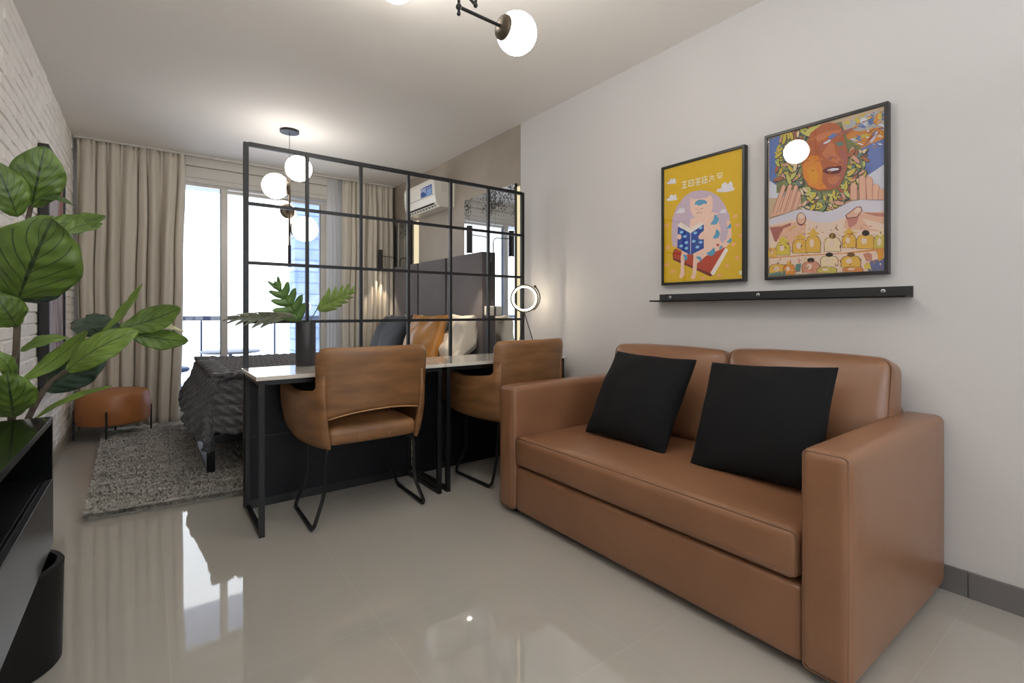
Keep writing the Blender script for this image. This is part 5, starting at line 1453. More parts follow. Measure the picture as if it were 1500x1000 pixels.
pcream 1081,1748 1085,1760 1082,1781 1073,1794 1066,1791 1066,1773 1072,1754
pink_dark 1146,1745 1149,1755 1145,1771 1137,1780 1131,1776 1131,1762 1137,1748
pyellow 1147,1749 1149,1758 1146,1772 1139,1780 1134,1777 1134,1765 1140,1753
pdark 976,1911 975,1922 964,1932 951,1934 946,1927 953,1916 966,1909
pgreen2 976,1914 974,1923 964,1932 954,1935 950,1929 956,1920 968,1913
pink_dark 1082,1837 1091,1848 1096,1871 1093,1888 1084,1887 1076,1869 1075,1846
pyg 1084,1842 1091,1852 1095,1872 1093,1888 1087,1887 1080,1871 1079,1851
pdark 848,1649 845,1656 835,1660 825,1659 823,1654 830,1648 841,1645
pink2 848,1652 845,1657 836,1660 828,1660 826,1656 833,1651 842,1649
prust 1046,1780 1025,1860 1009,1913 976,1938 929,1936 898,1921 879,1892 868,1838 855,1775 859,1717 876,1670 894,1636 937,1631 976,1637 1017,1666 1042,1720
porange 1042,1770 1009,1806 976,1798 956,1732 960,1676 937,1640 976,1644 1013,1669 1038,1719
pgold 1025,1748 992,1758 976,1710 980,1667 1009,1682
pmauve 891,1814 859,1785 861,1722 879,1676 898,1645 929,1643 914,1687 879,1714
pskin 992,1890 937,1900 887,1890 883,1872 937,1874 976,1859
pskin 929,1846 914,1838 902,1787 883,1757 898,1744 937,1770 960,1802 941,1828
pmauve 941,1776 921,1784 898,1769 906,1763 929,1766
pmaroon 960,1726 937,1736 906,1733 883,1729 879,1714 891,1697 921,1700 944,1709
pwhite 941,1723 917,1727 893,1721 891,1714 921,1714
pskin 937,1688 898,1688 883,1676 906,1651 933,1661
pmauve 980,1825 956,1849 914,1876 839,1886 835,1874 872,1864 914,1855 952,1835 976,1822
pblue 937,1870 914,1883 898,1872 921,1859
pwhite 956,1849 929,1859 921,1853 944,1842
pteal 906,1836 883,1838 868,1821 891,1816
pyg 1031,1915 1025,1933 992,1937 960,1936 992,1921 1017,1906
phand 1191,1554 1158,1621 1094,1666 1052,1641 1048,1584 1098,1561 1189,1549
pmauve 1139,1689 1128,1698 1117,1684 1160,1562 1183,1566
phand 1136,1688 1128,1698 1119,1685 1162,1563 1180,1566
pmauve 1109,1687 1098,1696 1087,1683 1125,1561 1148,1565
phand 1106,1687 1098,1696 1090,1683 1128,1562 1145,1564
pmauve 1082,1677 1071,1686 1060,1673 1095,1563 1117,1567
phand 1079,1677 1071,1686 1063,1673 1098,1563 1115,1566
pmauve 1067,1644 1056,1652 1046,1640 1066,1567 1088,1571
phand 1065,1643 1056,1652 1048,1640 1069,1567 1085,1570
pmauve 848,1633 841,1644 827,1641 820,1628 820,1568 848,1573
phand 846,1633 840,1644 828,1641 822,1628 822,1568 846,1572
pmauve 816,1659 810,1669 796,1666 789,1653 786,1561 813,1566
phand 814,1658 809,1669 797,1667 791,1653 788,1562 811,1566
pmauve 791,1649 784,1660 771,1657 764,1644 759,1556 786,1561
phand 789,1649 783,1660 772,1657 766,1644 761,1557 784,1561
pmauve 766,1613 759,1623 746,1620 740,1607 740,1553 766,1558
phand 764,1612 758,1623 747,1620 742,1608 742,1553 764,1557
pmauve 746,1589 740,1599 727,1597 720,1584 720,1549 746,1554
phand 744,1589 739,1599 728,1597 722,1584 722,1550 744,1554
ppale 1197,1522 1065,1560 946,1503 806,1537 722,1523 722,1255 1196,1262
phand 1194,1504 1065,1508 1028,1489 1032,1421 1098,1402 1162,1423
pmauve 1194,1499 1136,1496 1094,1508 1094,1494 1128,1486 1162,1423 1171,1428
phand 866,1490 806,1505 722,1499 722,1415 820,1435 873,1451
prose 803,1511 722,1492 722,1478 753,1485
ppale 803,1485 722,1446 722,1418 776,1437
prose 862,1494 816,1491 823,1464 851,1448
pribbon 1197,1538 1128,1553 1073,1564 1036,1562 1000,1549 954,1535 909,1538 873,1553 844,1564 803,1564 722,1544 722,1501 769,1505 816,1519 851,1508 887,1492 924,1484 969,1490 1008,1507 1040,1524 1073,1522 1128,1517 1197,1509
pmaroon 1026,1515 1029,1502 1035,1492 1043,1487 1053,1488 1062,1496 1068,1508 1070,1522 1068,1535 1062,1545 1053,1550 1043,1548 1035,1540 1029,1529
phand 1030,1518 1032,1506 1037,1498 1044,1494 1052,1495 1060,1501 1065,1511 1067,1523 1065,1535 1060,1543 1052,1547 1044,1546 1037,1540 1032,1530
ppale 1034,1529 1036,1523 1041,1519 1048,1518 1055,1521 1060,1527 1062,1534 1060,1540 1055,1544 1048,1544 1041,1542 1036,1536
pmaroon 866,1507 823,1538 806,1535 801,1516 820,1490 862,1492
phand 862,1506 822,1535 808,1532 804,1517 822,1494 858,1495
ppale 834,1522 820,1534 808,1528 810,1514 827,1509
pdark2 1088,1360 1090,1402 1079,1422 1063,1426 1042,1424 1026,1416 1016,1393 1018,1353
pgold2 1085,1361 1087,1401 1077,1421 1062,1424 1043,1422 1028,1415 1018,1393 1020,1355
ppale 1048,1393 1050,1383 1057,1378 1065,1381 1070,1390 1070,1401 1065,1409 1057,1410 1050,1404
pgold2 1022,1427 1026,1424 1037,1423 1052,1424 1068,1427 1080,1431 1084,1435 1080,1438 1068,1438 1052,1437 1037,1435 1026,1431
pgold2 1039,1438 1042,1432 1048,1429 1056,1430 1063,1434 1066,1441 1063,1447 1056,1450 1048,1449 1042,1444
pdark2 1163,1358 1164,1398 1154,1418 1140,1422 1120,1420 1106,1413 1096,1391 1098,1352
pyellow 1160,1359 1162,1397 1153,1416 1139,1420 1121,1418 1107,1411 1099,1390 1100,1354
ppale 1125,1390 1128,1380 1134,1376 1141,1378 1146,1387 1146,1398 1141,1406 1134,1407 1128,1400
pyellow 1116,1425 1119,1417 1126,1413 1134,1414 1141,1420 1144,1428 1141,1436 1134,1440 1126,1439 1119,1433
pyellow 1102,1423 1105,1420 1116,1419 1130,1420 1144,1423 1155,1426 1159,1430 1155,1432 1144,1434 1130,1433 1116,1430 1105,1427
pyellow 1118,1433 1120,1428 1126,1424 1134,1425 1140,1430 1142,1436 1140,1442 1134,1444 1126,1444 1120,1439
pdark2 1028,1358 1030,1407 1020,1432 1006,1436 987,1434 973,1426 963,1399 965,1351
pgold2 1026,1360 1028,1406 1019,1430 1005,1435 988,1432 974,1425 966,1399 967,1354
ppale 992,1398 994,1386 1000,1380 1008,1383 1012,1394 1012,1407 1008,1417 1000,1418 994,1411
pgold2 983,1441 986,1431 992,1426 1000,1427 1007,1434 1010,1444 1007,1454 1000,1459 992,1458 986,1451
pgold2 969,1439 972,1436 982,1434 996,1435 1010,1438 1021,1442 1025,1446 1021,1450 1010,1451 996,1450 982,1448 972,1443
pgold2 985,1451 987,1444 993,1440 1000,1442 1006,1447 1008,1454 1006,1461 1000,1465 993,1464 987,1459
pdark2 951,1355 952,1395 942,1415 927,1418 906,1416 891,1409 881,1387 883,1348
pcream 948,1356 950,1394 940,1413 926,1416 907,1414 893,1407 884,1387 885,1350
ppale 912,1387 914,1377 921,1372 928,1375 933,1384 933,1394 928,1402 921,1403 914,1397
pdark2 902,1421 905,1413 912,1409 921,1410 928,1416 931,1424 928,1432 921,1436 912,1435 905,1429
pdark2 878,1364 880,1403 871,1422 859,1426 843,1424 831,1417 824,1396 825,1358
pgold2 876,1365 878,1402 870,1421 859,1424 844,1422 833,1416 826,1396 827,1360
ppale 848,1396 850,1386 855,1382 861,1384 864,1392 864,1403 861,1410 855,1412 850,1406
porange 840,1429 842,1422 848,1418 855,1418 860,1424 862,1432 860,1440 855,1444 848,1443 842,1437
pgold2 828,1428 831,1425 840,1424 851,1425 863,1427 872,1430 875,1434 872,1436 863,1438 851,1437 840,1434 831,1431
pgold2 841,1437 843,1432 848,1429 854,1430 859,1434 861,1440 859,1445 854,1448 848,1448 843,1443
pdark2 824,1354 826,1392 815,1411 800,1414 779,1412 764,1405 753,1384 755,1347
pgold2 822,1356 823,1392 813,1410 799,1413 780,1410 765,1404 756,1384 758,1349
ppale 784,1384 787,1375 794,1371 801,1373 806,1382 806,1392 801,1399 794,1400 787,1394
pblack 775,1417 778,1410 785,1406 794,1407 801,1412 804,1420 801,1428 794,1432 785,1430 778,1425
pdark2 761,1340 762,1382 755,1403 744,1407 729,1406 718,1399 711,1376 712,1335
pyg2 759,1341 760,1381 754,1402 743,1406 730,1404 720,1398 713,1376 714,1337
ppale 733,1375 735,1364 740,1359 745,1362 748,1371 748,1382 745,1390 740,1392 735,1386
pcream 726,1412 728,1403 733,1399 740,1399 745,1405 747,1414 745,1422 740,1427 733,1426 728,1420
porange2 1196,1351 1024,1348 873,1342 722,1349 722,1338 873,1338 1024,1343 1196,1346
pdark2 1202,1353 1203,1382 1196,1397 1187,1400 1174,1398 1164,1394 1158,1378 1159,1350
pgold2 1200,1354 1201,1381 1195,1395 1186,1398 1174,1397 1165,1392 1159,1377 1160,1350
ppale 1177,1377 1179,1369 1183,1366 1188,1368 1191,1374 1191,1382 1188,1388 1183,1388 1179,1384
pcream 1171,1402 1173,1396 1177,1393 1183,1394 1188,1398 1189,1404 1188,1410 1183,1413 1177,1412 1173,1408
pdark2 1197,1266 1199,1298 1186,1314 1166,1316 1141,1314 1122,1309 1110,1291 1112,1261
pgold2 1194,1266 1196,1296 1184,1312 1166,1314 1142,1312 1124,1307 1113,1291 1115,1261
ppale 1148,1291 1151,1283 1159,1279 1168,1281 1175,1288 1175,1297 1168,1303 1159,1304 1151,1299
pdark2 1130,1262 1131,1293 1123,1309 1110,1312 1094,1310 1082,1306 1074,1289 1075,1258
porange 1128,1262 1129,1292 1121,1307 1110,1310 1095,1309 1083,1304 1076,1288 1077,1259
ppale 1098,1287 1100,1280 1106,1276 1112,1278 1116,1284 1116,1293 1112,1299 1106,1300 1100,1295
pgold2 1091,1314 1093,1308 1099,1305 1106,1305 1111,1310 1114,1316 1111,1322 1106,1326 1099,1325 1093,1321
pdark2 1045,1265 1047,1298 1035,1314 1018,1317 995,1316 978,1310 966,1292 968,1260
prose2 1042,1266 1044,1297 1033,1313 1017,1316 996,1314 980,1308 969,1291 971,1261
ppale 1001,1291 1004,1283 1011,1279 1020,1281 1025,1289 1025,1297 1020,1304 1011,1305 1004,1300
pblack 990,1320 993,1313 1001,1310 1011,1310 1019,1315 1022,1322 1019,1329 1011,1332 1001,1331 993,1326
pdark2 966,1290 968,1319 957,1334 940,1336 918,1334 902,1329 892,1313 894,1284
pcream 963,1290 965,1318 955,1332 940,1334 919,1332 904,1327 894,1312 896,1285
ppale 924,1312 927,1305 934,1302 942,1304 947,1310 947,1318 942,1324 934,1324 927,1320
pblack 914,1338 917,1332 925,1329 934,1330 942,1334 945,1340 942,1346 934,1349 925,1348 917,1344
pdark2 883,1279 885,1310 873,1326 856,1328 833,1326 816,1321 805,1304 807,1274
pgold2 880,1280 882,1309 871,1324 855,1326 834,1325 818,1319 808,1303 810,1274
ppale 839,1303 842,1296 849,1292 858,1294 863,1301 863,1310 858,1315 849,1316 842,1311
pdark2 828,1330 832,1324 839,1321 849,1322 857,1326 860,1333 857,1339 849,1342 839,1341 832,1336
pdark2 980,1262 982,1278 970,1286 951,1287 927,1285 909,1281 897,1272 899,1257
pyg2 977,1261 979,1277 967,1284 950,1285 928,1283 911,1280 900,1271 902,1256
ppale 933,1272 936,1268 944,1267 953,1268 959,1272 959,1276 953,1279 944,1279 936,1277
pdark2 876,1260 877,1273 866,1279 849,1279 826,1277 809,1274 798,1267 800,1254
porange2 873,1259 874,1271 864,1277 848,1277 827,1276 811,1273 801,1266 803,1254
ppale 832,1267 835,1264 842,1263 850,1264 856,1267 856,1270 850,1273 842,1273 835,1271
pteal 1197,1271 1119,1280 1117,1258 1197,1261
pblue3 796,1278 769,1299 722,1307 722,1255 776,1254
pyellow 796,1285 776,1292 769,1264 793,1265
prose 799,1329 782,1336 766,1326 769,1299 786,1296
pgold 749,1340 724,1342 727,1303 743,1293
pteal 1073,1307 1048,1310 1052,1271 1073,1268
pwhite 734,1281 736,1278 738,1278 740,1282 738,1286 736,1286
pdark2 804,1438 806,1441 808,1448 808,1451 806,1448 804,1442
prose 1180,1287 1182,1287 1185,1290 1186,1292 1184,1291 1181,1289
porange2 1061,1306 1060,1310 1056,1318 1053,1320 1054,1316 1058,1309
prose 858,1380 862,1382 867,1389 868,1393 865,1391 860,1384
pgold2 767,1359 764,1363 757,1367 752,1368 755,1365 762,1360
prose 857,1333 859,1335 859,1339 858,1341 856,1339 855,1335
prose 1055,1427 1059,1431 1065,1441 1066,1446 1062,1442 1057,1433
prose 864,1274 862,1275 858,1276 855,1275 857,1273 861,1273
prose 961,1273 963,1272 967,1272 969,1274 967,1276 963,1276
pyg2 920,1410 921,1415 920,1422 918,1426 916,1421 918,1414
prose 959,1443 957,1445 953,1445 951,1444 952,1442 956,1441
pcream 833,1268 833,1271 830,1273 828,1272 828,1270 831,1268
pmauve 754,1327 752,1331 748,1338 744,1341 746,1337 750,1330
pgold2 1030,1319 1033,1319 1037,1321 1039,1324 1036,1324 1032,1321
prose 1108,1438 1112,1438 1120,1441 1123,1444 1119,1444 1111,1441
pmauve 1078,1403 1080,1406 1081,1411 1081,1414 1079,1412 1078,1406
pmauve 1014,1458 1014,1462 1013,1471 1011,1475 1011,1471 1012,1462
pmauve 1054,1346 1050,1348 1041,1350 1036,1349 1040,1347 1050,1346
porange2 1168,1385 1172,1385 1181,1386 1185,1388 1181,1389 1172,1387
porange2 1101,1468 1100,1473 1096,1481 1092,1484 1092,1479 1097,1471
pmauve 817,1250 814,1254 811,1257 812,1253 814,1250
porange2 881,1310 884,1308 891,1310 895,1312 891,1313 884,1312
prose 882,1320 878,1322 870,1325 865,1325 869,1322 878,1320
prose 1133,1267 1136,1267 1139,1270 1139,1273 1136,1273 1133,1270
prose 734,1329 733,1332 730,1335 727,1335 728,1332 732,1329
pmauve 1103,1301 1102,1306 1099,1316 1096,1321 1097,1315 1100,1305
prose 1064,1314 1061,1318 1053,1323 1049,1324 1052,1320 1059,1315
porange2 1017,1289 1019,1291 1020,1296 1019,1298 1017,1296 1016,1292
pyg2 868,1272 871,1274 876,1280 878,1284 875,1282 870,1276
prose 894,1416 892,1419 889,1422 887,1422 888,1420 891,1417
pcream 1036,1363 1038,1365 1039,1369 1037,1372 1035,1370 1034,1366
pgold2 774,1304 778,1306 785,1312 788,1317 783,1315 776,1308
pcream 1064,1443 1066,1446 1070,1452 1072,1456 1069,1453 1065,1447
pdark2 972,1422 975,1424 982,1428 984,1432 981,1430 974,1426
prose 781,1445 777,1447 768,1447 764,1445 768,1443 776,1443
pmauve 738,1407 738,1411 738,1418 737,1422 736,1418 737,1411
pdark2 1119,1407 1115,1408 1106,1408 1102,1407 1106,1405 1114,1406
pmauve 1183,1371 1188,1375 1192,1384 1192,1390 1188,1386 1184,1376
pcream 1093,1279 1092,1281 1088,1282 1086,1280 1087,1277 1091,1277
porange2 904,1461 903,1465 900,1472 897,1474 898,1470 902,1463
porange2 906,1394 908,1395 913,1397 916,1399 913,1399 908,1396
pgold2 924,1429 921,1430 913,1430 910,1429 913,1428 921,1428
pdark2 1025,1281 1024,1286 1017,1293 1013,1296 1015,1291 1021,1283
pyg2 838,1306 840,1311 840,1320 839,1325 838,1320 837,1311
pyg2 775,1270 776,1274 775,1280 772,1282 772,1279 773,1273
prose 986,1460 985,1466 981,1474 978,1477 978,1472 982,1464
pcream 1005,1337 1004,1340 1000,1343 997,1344 998,1341 1002,1337
prose 1065,1329 1063,1334 1058,1340 1054,1343 1056,1339 1062,1332
pdark2 1110,1408 1108,1410 1102,1413 1098,1414 1101,1411 1106,1408
porange2 1147,1328 1147,1332 1143,1340 1139,1343 1139,1338 1143,1330
pmauve 855,1403 853,1408 848,1415 845,1418 846,1413 851,1406
pcream 948,1304 946,1308 942,1314 938,1316 939,1312 944,1306
pmauve 1006,1272 1005,1275 1002,1277 999,1277 1000,1274 1003,1272
pdark2 885,1300 886,1303 887,1310 886,1314 885,1310 884,1303
pyg2 935,1257 934,1261 929,1266 925,1267 926,1263 931,1258
porange2 1036,1275 1039,1275 1043,1278 1044,1281 1041,1281 1037,1278
pmauve 895,1284 899,1287 906,1294 908,1300 904,1297 897,1289
pmauve 1151,1404 1146,1406 1136,1407 1130,1405 1135,1403 1145,1402
pmauve 1093,1311 1095,1316 1097,1327 1097,1333 1094,1328 1092,1317
pdark2 886,1363 888,1368 887,1376 885,1381 884,1376 884,1367
porange2 989,1295 992,1297 994,1303 994,1307 991,1304 989,1298
pgold2 959,1441 962,1444 966,1450 966,1454 963,1451 960,1445
pdark2 1094,1369 1094,1372 1091,1374 1088,1374 1088,1372 1091,1369
pcream 860,1363 863,1366 866,1373 866,1378 863,1375 860,1368
porange2 763,1286 761,1291 755,1296 751,1298 753,1294 759,1288
pdark2 754,1257 756,1258 760,1262 761,1265 759,1264 755,1260
porange2 761,1404 760,1407 758,1411 756,1412 756,1409 759,1405
pcream 953,1379 955,1382 956,1388 955,1391 953,1388 952,1382
pdark2 748,1344 750,1348 753,1355 754,1359 752,1356 748,1348
pcream 1030,1432 1027,1436 1020,1443 1016,1446 1019,1441 1026,1434
pcream 790,1250 792,1252 792,1257 792,1259 791,1257 790,1253
pcream 1134,1468 1131,1470 1124,1471 1121,1471 1124,1469 1130,1468
pcream 834,1427 831,1431 824,1437 820,1439 823,1434 830,1429
pyg2 1096,1472 1096,1475 1092,1478 1089,1477 1089,1474 1093,1471
pmauve 994,1322 993,1325 989,1330 987,1331 988,1328 991,1324
prose 1070,1379 1070,1381 1070,1385 1069,1387 1068,1385 1068,1381
pgold2 1103,1476 1107,1479 1114,1486 1116,1490 1112,1487 1106,1480
pdark2 1112,1383 1116,1386 1123,1394 1125,1399 1120,1396 1114,1388
porange2 1024,1402 1028,1403 1037,1407 1041,1410 1037,1409 1028,1405
pmauve 900,1285 903,1285 907,1288 908,1291 906,1290 901,1288
porange2 874,1264 876,1266 875,1270 873,1271 872,1269 872,1265
pdark2 906,1449 906,1454 902,1462 898,1465 899,1460 903,1452
prose 769,1298 769,1303 767,1312 764,1317 765,1312 767,1302
pmauve 1181,1290 1180,1294 1175,1302 1171,1305 1172,1300 1177,1292
porange2 890,1302 894,1304 898,1310 900,1314 896,1312 892,1306
prose 784,1447 788,1449 796,1455 799,1458 795,1456 787,1451
prose 821,1364 824,1363 830,1365 832,1368 829,1369 823,1366
pyg2 1083,1483 1080,1486 1072,1488 1068,1486 1071,1483 1078,1482
pcream 729,1404 729,1407 728,1409 726,1410 725,1407 726,1404
pgold2 885,1278 887,1282 889,1292 888,1298 886,1293 885,1283
porange2 982,1377 985,1378 987,1381 988,1383 986,1382 983,1379
pyg2 784,1328 785,1328 788,1331 789,1333 787,1332 784,1330
pyg2 1164,1282 1165,1286 1163,1293 1160,1296 1160,1292 1162,1285
pdark2 868,1262 866,1264 862,1265 860,1265 862,1263 866,1262
pgold2 824,1424 824,1426 821,1428 819,1428 819,1426 822,1423
pdark2 1028,1442 1031,1442 1035,1445 1036,1448 1033,1448 1029,1445
porange2 1005,1309 1007,1311 1008,1316 1006,1319 1005,1317 1004,1312
pmauve 915,1447 918,1446 922,1447 925,1449 922,1450 918,1449
porange2 1042,1490 1038,1492 1029,1491 1024,1489 1028,1487 1037,1488
pmauve 828,1452 830,1452 833,1455 834,1457 832,1456 829,1454
pgold2 1140,1462 1143,1463 1147,1466 1148,1468 1146,1468 1142,1464
pmauve 767,1288 769,1288 774,1288 776,1290 774,1291 769,1290
pyg2 918,1314 917,1316 913,1318 911,1317 912,1316 916,1314
pyg2 1034,1310 1034,1313 1030,1317 1028,1317 1028,1314 1031,1311
prose 812,1273 810,1275 804,1278 801,1277 803,1274 808,1272
pdark2 911,1341 915,1340 922,1342 926,1344 922,1344 915,1343
pgold2 760,1296 762,1296 765,1298 766,1301 764,1301 761,1298
pyg2 767,1257 769,1258 772,1262 772,1265 770,1264 767,1260
prose 979,1473 980,1476 980,1479 978,1481 977,1478 978,1475
pmauve 881,1375 879,1379 873,1385 870,1387 872,1384 878,1378
pcream 1048,1455 1045,1459 1036,1463 1031,1463 1034,1460 1043,1456
pmauve 836,1351 838,1355 839,1362 838,1366 836,1362 836,1355
pdark2 1051,1385 1050,1390 1046,1397 1042,1400 1043,1395 1047,1387
pcream 1021,1387 1022,1389 1022,1393 1021,1395 1020,1393 1020,1389
pyg2 1169,1504 1170,1506 1171,1510 1170,1512 1169,1510 1168,1506
pdark2 892,1442 896,1444 901,1451 902,1455 898,1453 894,1447
pgold2 836,1423 832,1425 824,1426 820,1425 823,1423 831,1422
pcream 1148,1420 1152,1424 1156,1432 1156,1437 1152,1434 1148,1425
pdark2 847,1419 845,1423 839,1426 835,1427 837,1423 843,1419
porange2 799,1258 801,1257 807,1258 810,1260 807,1261 801,1260
prose 1050,1324 1054,1323 1060,1325 1063,1329 1059,1330 1053,1327
pmauve 851,1284 849,1288 844,1292 840,1293 842,1290 848,1285
pgold2 942,1398 945,1402 948,1412 948,1417 945,1413 942,1404
pyg2 917,1253 915,1256 909,1257 906,1256 908,1254 914,1252
porange2 778,1281 782,1283 788,1289 790,1293 786,1291 780,1285
porange2 1178,1381 1184,1382 1194,1389 1199,1394 1192,1393 1182,1386
porange2 1043,1372 1041,1375 1037,1378 1034,1379 1035,1376 1040,1373
pcream 922,1279 927,1280 936,1286 939,1291 934,1289 926,1283
pmauve 760,1388 764,1390 770,1395 773,1398 770,1396 763,1391
pgold2 1138,1357 1142,1358 1148,1363 1149,1368 1145,1366 1140,1361
pdark2 731,1404 734,1407 738,1416 740,1421 736,1417 732,1408
pmauve 796,1396 796,1398 793,1401 792,1401 792,1399 794,1397
porange2 1022,1323 1026,1326 1032,1333 1034,1338 1030,1335 1024,1328
prose 870,1253 873,1257 878,1266 879,1271 876,1267 871,1258
prose 892,1341 894,1341 896,1343 896,1346 894,1346 892,1344
pdark2 1159,1318 1157,1321 1151,1323 1148,1321 1150,1318 1155,1316
pyg2 1085,1475 1086,1480 1085,1488 1082,1492 1081,1487 1082,1478
pgold2 1135,1268 1136,1272 1134,1279 1132,1282 1130,1278 1132,1270
pgold2 939,1326 937,1328 932,1330 929,1330 931,1328 936,1326
pdark2 813,1299 812,1303 808,1309 805,1312 806,1307 810,1301
porange2 862,1410 860,1412 856,1412 854,1410 856,1409 860,1409
pgold2 889,1421 892,1424 895,1430 896,1434 893,1431 890,1425
pdark2 869,1411 873,1411 880,1415 884,1418 880,1417 872,1414
pmauve 1077,1271 1073,1274 1063,1277 1058,1277 1062,1273 1071,1270
porange2 997,1463 996,1467 992,1473 989,1476 990,1472 994,1466
pyg2 1127,1424 1129,1428 1130,1438 1128,1443 1127,1438 1126,1428
prose 799,1253 800,1256 800,1260 798,1262 796,1259 797,1255
prose 732,1265 734,1269 736,1277 736,1282 734,1278 732,1270
pgold2 839,1365 836,1367 829,1368 825,1368 828,1366 835,1364
pmauve 786,1286 787,1288 789,1292 789,1294 788,1292 786,1289
pwhite 760,1905 766,1907 775,1914 783,1922 782,1924 774,1919 764,1910
prust 738,1838 739,1833 745,1826 750,1822 752,1824 748,1831 742,1838
pwhite 728,1780 731,1780 740,1783 746,1788 746,1790 739,1789 731,1784
pgold 746,1779 749,1777 756,1776 762,1776 762,1778 757,1780 750,1780
pyellow 770,1908 772,1904 777,1903 783,1904 784,1906 779,1909 773,1910
pblue 748,1923 751,1921 757,1922 762,1925 762,1928 757,1929 751,1926
pgrey 822,1816 826,1816 834,1820 840,1824 839,1826 833,1824 825,1820
pwhite 745,1836 748,1835 753,1837 757,1840 756,1842 752,1841 747,1838
pgold 816,1886 819,1884 827,1883 835,1884 836,1888 829,1890 820,1889
pgrey 753,1789 754,1787 758,1786 761,1788 762,1790 759,1791 755,1791
pwhite 717,1845 720,1843 728,1842 734,1842 734,1843 729,1845 721,1846
pgrey 799,1881 804,1882 816,1888 824,1894 824,1896 815,1892 804,1885
pgrey 777,1798 779,1797 784,1797 788,1798 788,1799 784,1800 779,1800
pyellow 730,1829 733,1828 736,1831 738,1835 738,1837 734,1836 731,1832
pyellow 755,1835 761,1840 770,1853 776,1864 774,1866 766,1856 758,1842
pblue 754,1822 757,1824 763,1830 767,1836 766,1837 761,1833 756,1826
pgold 815,1827 818,1824 826,1822 832,1823 833,1825 827,1827 819,1828
pwhite 722,1858 725,1858 731,1862 735,1867 734,1869 729,1867 724,1862
prust 730,1915 732,1914 737,1916 740,1920 739,1923 736,1922 731,1919
pyellow 721,1836 723,1836 727,1838 729,1841 729,1843 726,1842 722,1839
prust 730,1847 732,1845 740,1846 745,1849 745,1852 740,1852 733,1850
prust 780,1898 785,1897 796,1896 806,1897 806,1898 797,1900 785,1900
pgrey 774,1879 778,1875 787,1867 795,1862 796,1863 789,1870 779,1877
pgold 715,1878 719,1881 726,1890 729,1898 728,1899 722,1892 717,1883
pgrey 826,1921 830,1922 835,1928 837,1934 836,1935 831,1932 827,1926
prust 760,1855 763,1850 772,1843 780,1840 782,1843 775,1850 766,1855
pgold 808,1902 810,1898 816,1894 822,1893 824,1896 819,1900 812,1903
pgrey 715,1906 719,1907 726,1911 732,1916 732,1918 726,1915 718,1910
prust 748,1842 752,1847 760,1858 766,1867 766,1868 759,1859 751,1848
pblue 804,1828 809,1830 818,1838 823,1846 822,1848 814,1843 806,1834
pgold 745,1884 748,1883 755,1886 761,1890 761,1892 755,1891 748,1887
pyellow 792,1919 795,1917 802,1917 808,1920 808,1922 803,1923 796,1921
pblue 717,1850 720,1848 729,1846 737,1846 738,1848 730,1850 721,1852
prust 823,1888 824,1884 828,1879 833,1876 834,1877 831,1882 826,1887
pwhite 750,1919 753,1920 756,1924 758,1929 756,1930 753,1927 750,1922
pgold 755,1882 757,1882 761,1884 765,1886 764,1888 761,1887 757,1885
pwhite 775,1866 776,1863 780,1860 784,1860 785,1861 782,1864 778,1866
pyellow 717,1872 720,1871 725,1871 730,1872 730,1874 726,1874 720,1874
pyellow 818,1839 821,1837 828,1836 835,1837 835,1840 829,1841 822,1840
pgold 769,1832 772,1828 781,1825 789,1825 790,1827 784,1831 774,1833
pgrey 807,1868 808,1865 812,1861 815,1860 817,1862 814,1866 810,1868
pyellow 733,1888 736,1889 741,1895 743,1901 742,1902 738,1898 734,1892
pwhite 797,1903 799,1900 805,1897 810,1896 811,1898 807,1902 800,1904
pblue 756,1877 761,1879 772,1886 779,1894 778,1896 770,1891 760,1883
pwhite 734,1857 738,1861 745,1872 749,1881 747,1882 742,1874 736,1863
pblue 759,1911 764,1910 773,1912 782,1915 782,1917 774,1916 764,1913
pgold 761,1906 765,1905 773,1908 780,1912 780,1914 773,1914 764,1910
pgold 800,1802 806,1801 818,1804 828,1809 828,1812 818,1810 806,1806
pgold 712,1798 716,1800 724,1806 730,1814 729,1815 722,1811 714,1803
pwhite 795,1797 801,1798 812,1805 820,1812 820,1814 810,1809 800,1802
pgrey 734,1852 738,1854 746,1859 753,1865 752,1866 746,1862 737,1856
pwhite 774,1849 776,1848 782,1850 785,1854 784,1857 780,1856 775,1852
pwhite 720,1848 725,1851 733,1860 738,1869 737,1871 730,1864 722,1854
pblue 747,1845 750,1842 757,1838 764,1837 765,1838 759,1842 751,1846
pgrey 795,1843 796,1841 800,1841 804,1843 804,1845 801,1845 797,1844
pwhite 775,1825 778,1823 785,1824 791,1827 791,1829 785,1830 778,1828
pyellow 781,1818 785,1821 794,1830 799,1839 798,1840 791,1833 783,1823
pyellow 791,1933 794,1930 801,1925 808,1923 809,1925 803,1929 795,1933
pgrey 761,1799 764,1798 773,1801 780,1804 780,1806 773,1805 764,1802
pgold 732,1883 735,1878 744,1870 753,1866 754,1868 747,1876 737,1882
pgold 935,1878 936,1874 940,1867 944,1865 943,1870 938,1876
prust 923,1718 925,1714 930,1713 934,1714 932,1718 927,1719
pgold 923,1879 926,1878 934,1877 938,1879 934,1881 927,1881
pskin 1020,1885 1020,1883 1024,1882 1026,1882 1025,1884 1022,1885
pmauve 918,1676 921,1678 926,1683 927,1686 924,1685 920,1680
pmauve 961,1658 963,1657 967,1660 968,1662 965,1663 962,1660
pgold 955,1773 959,1773 965,1777 968,1780 964,1780 958,1777
porange 871,1744 875,1746 880,1753 882,1757 878,1755 873,1748
pgold 996,1882 997,1879 1002,1877 1006,1878 1004,1881 999,1883
prust 883,1841 886,1842 889,1848 888,1851 885,1849 882,1844
prust 876,1850 876,1848 879,1845 882,1845 881,1848 878,1850
prust 931,1840 935,1840 942,1841 946,1844 942,1844 935,1843
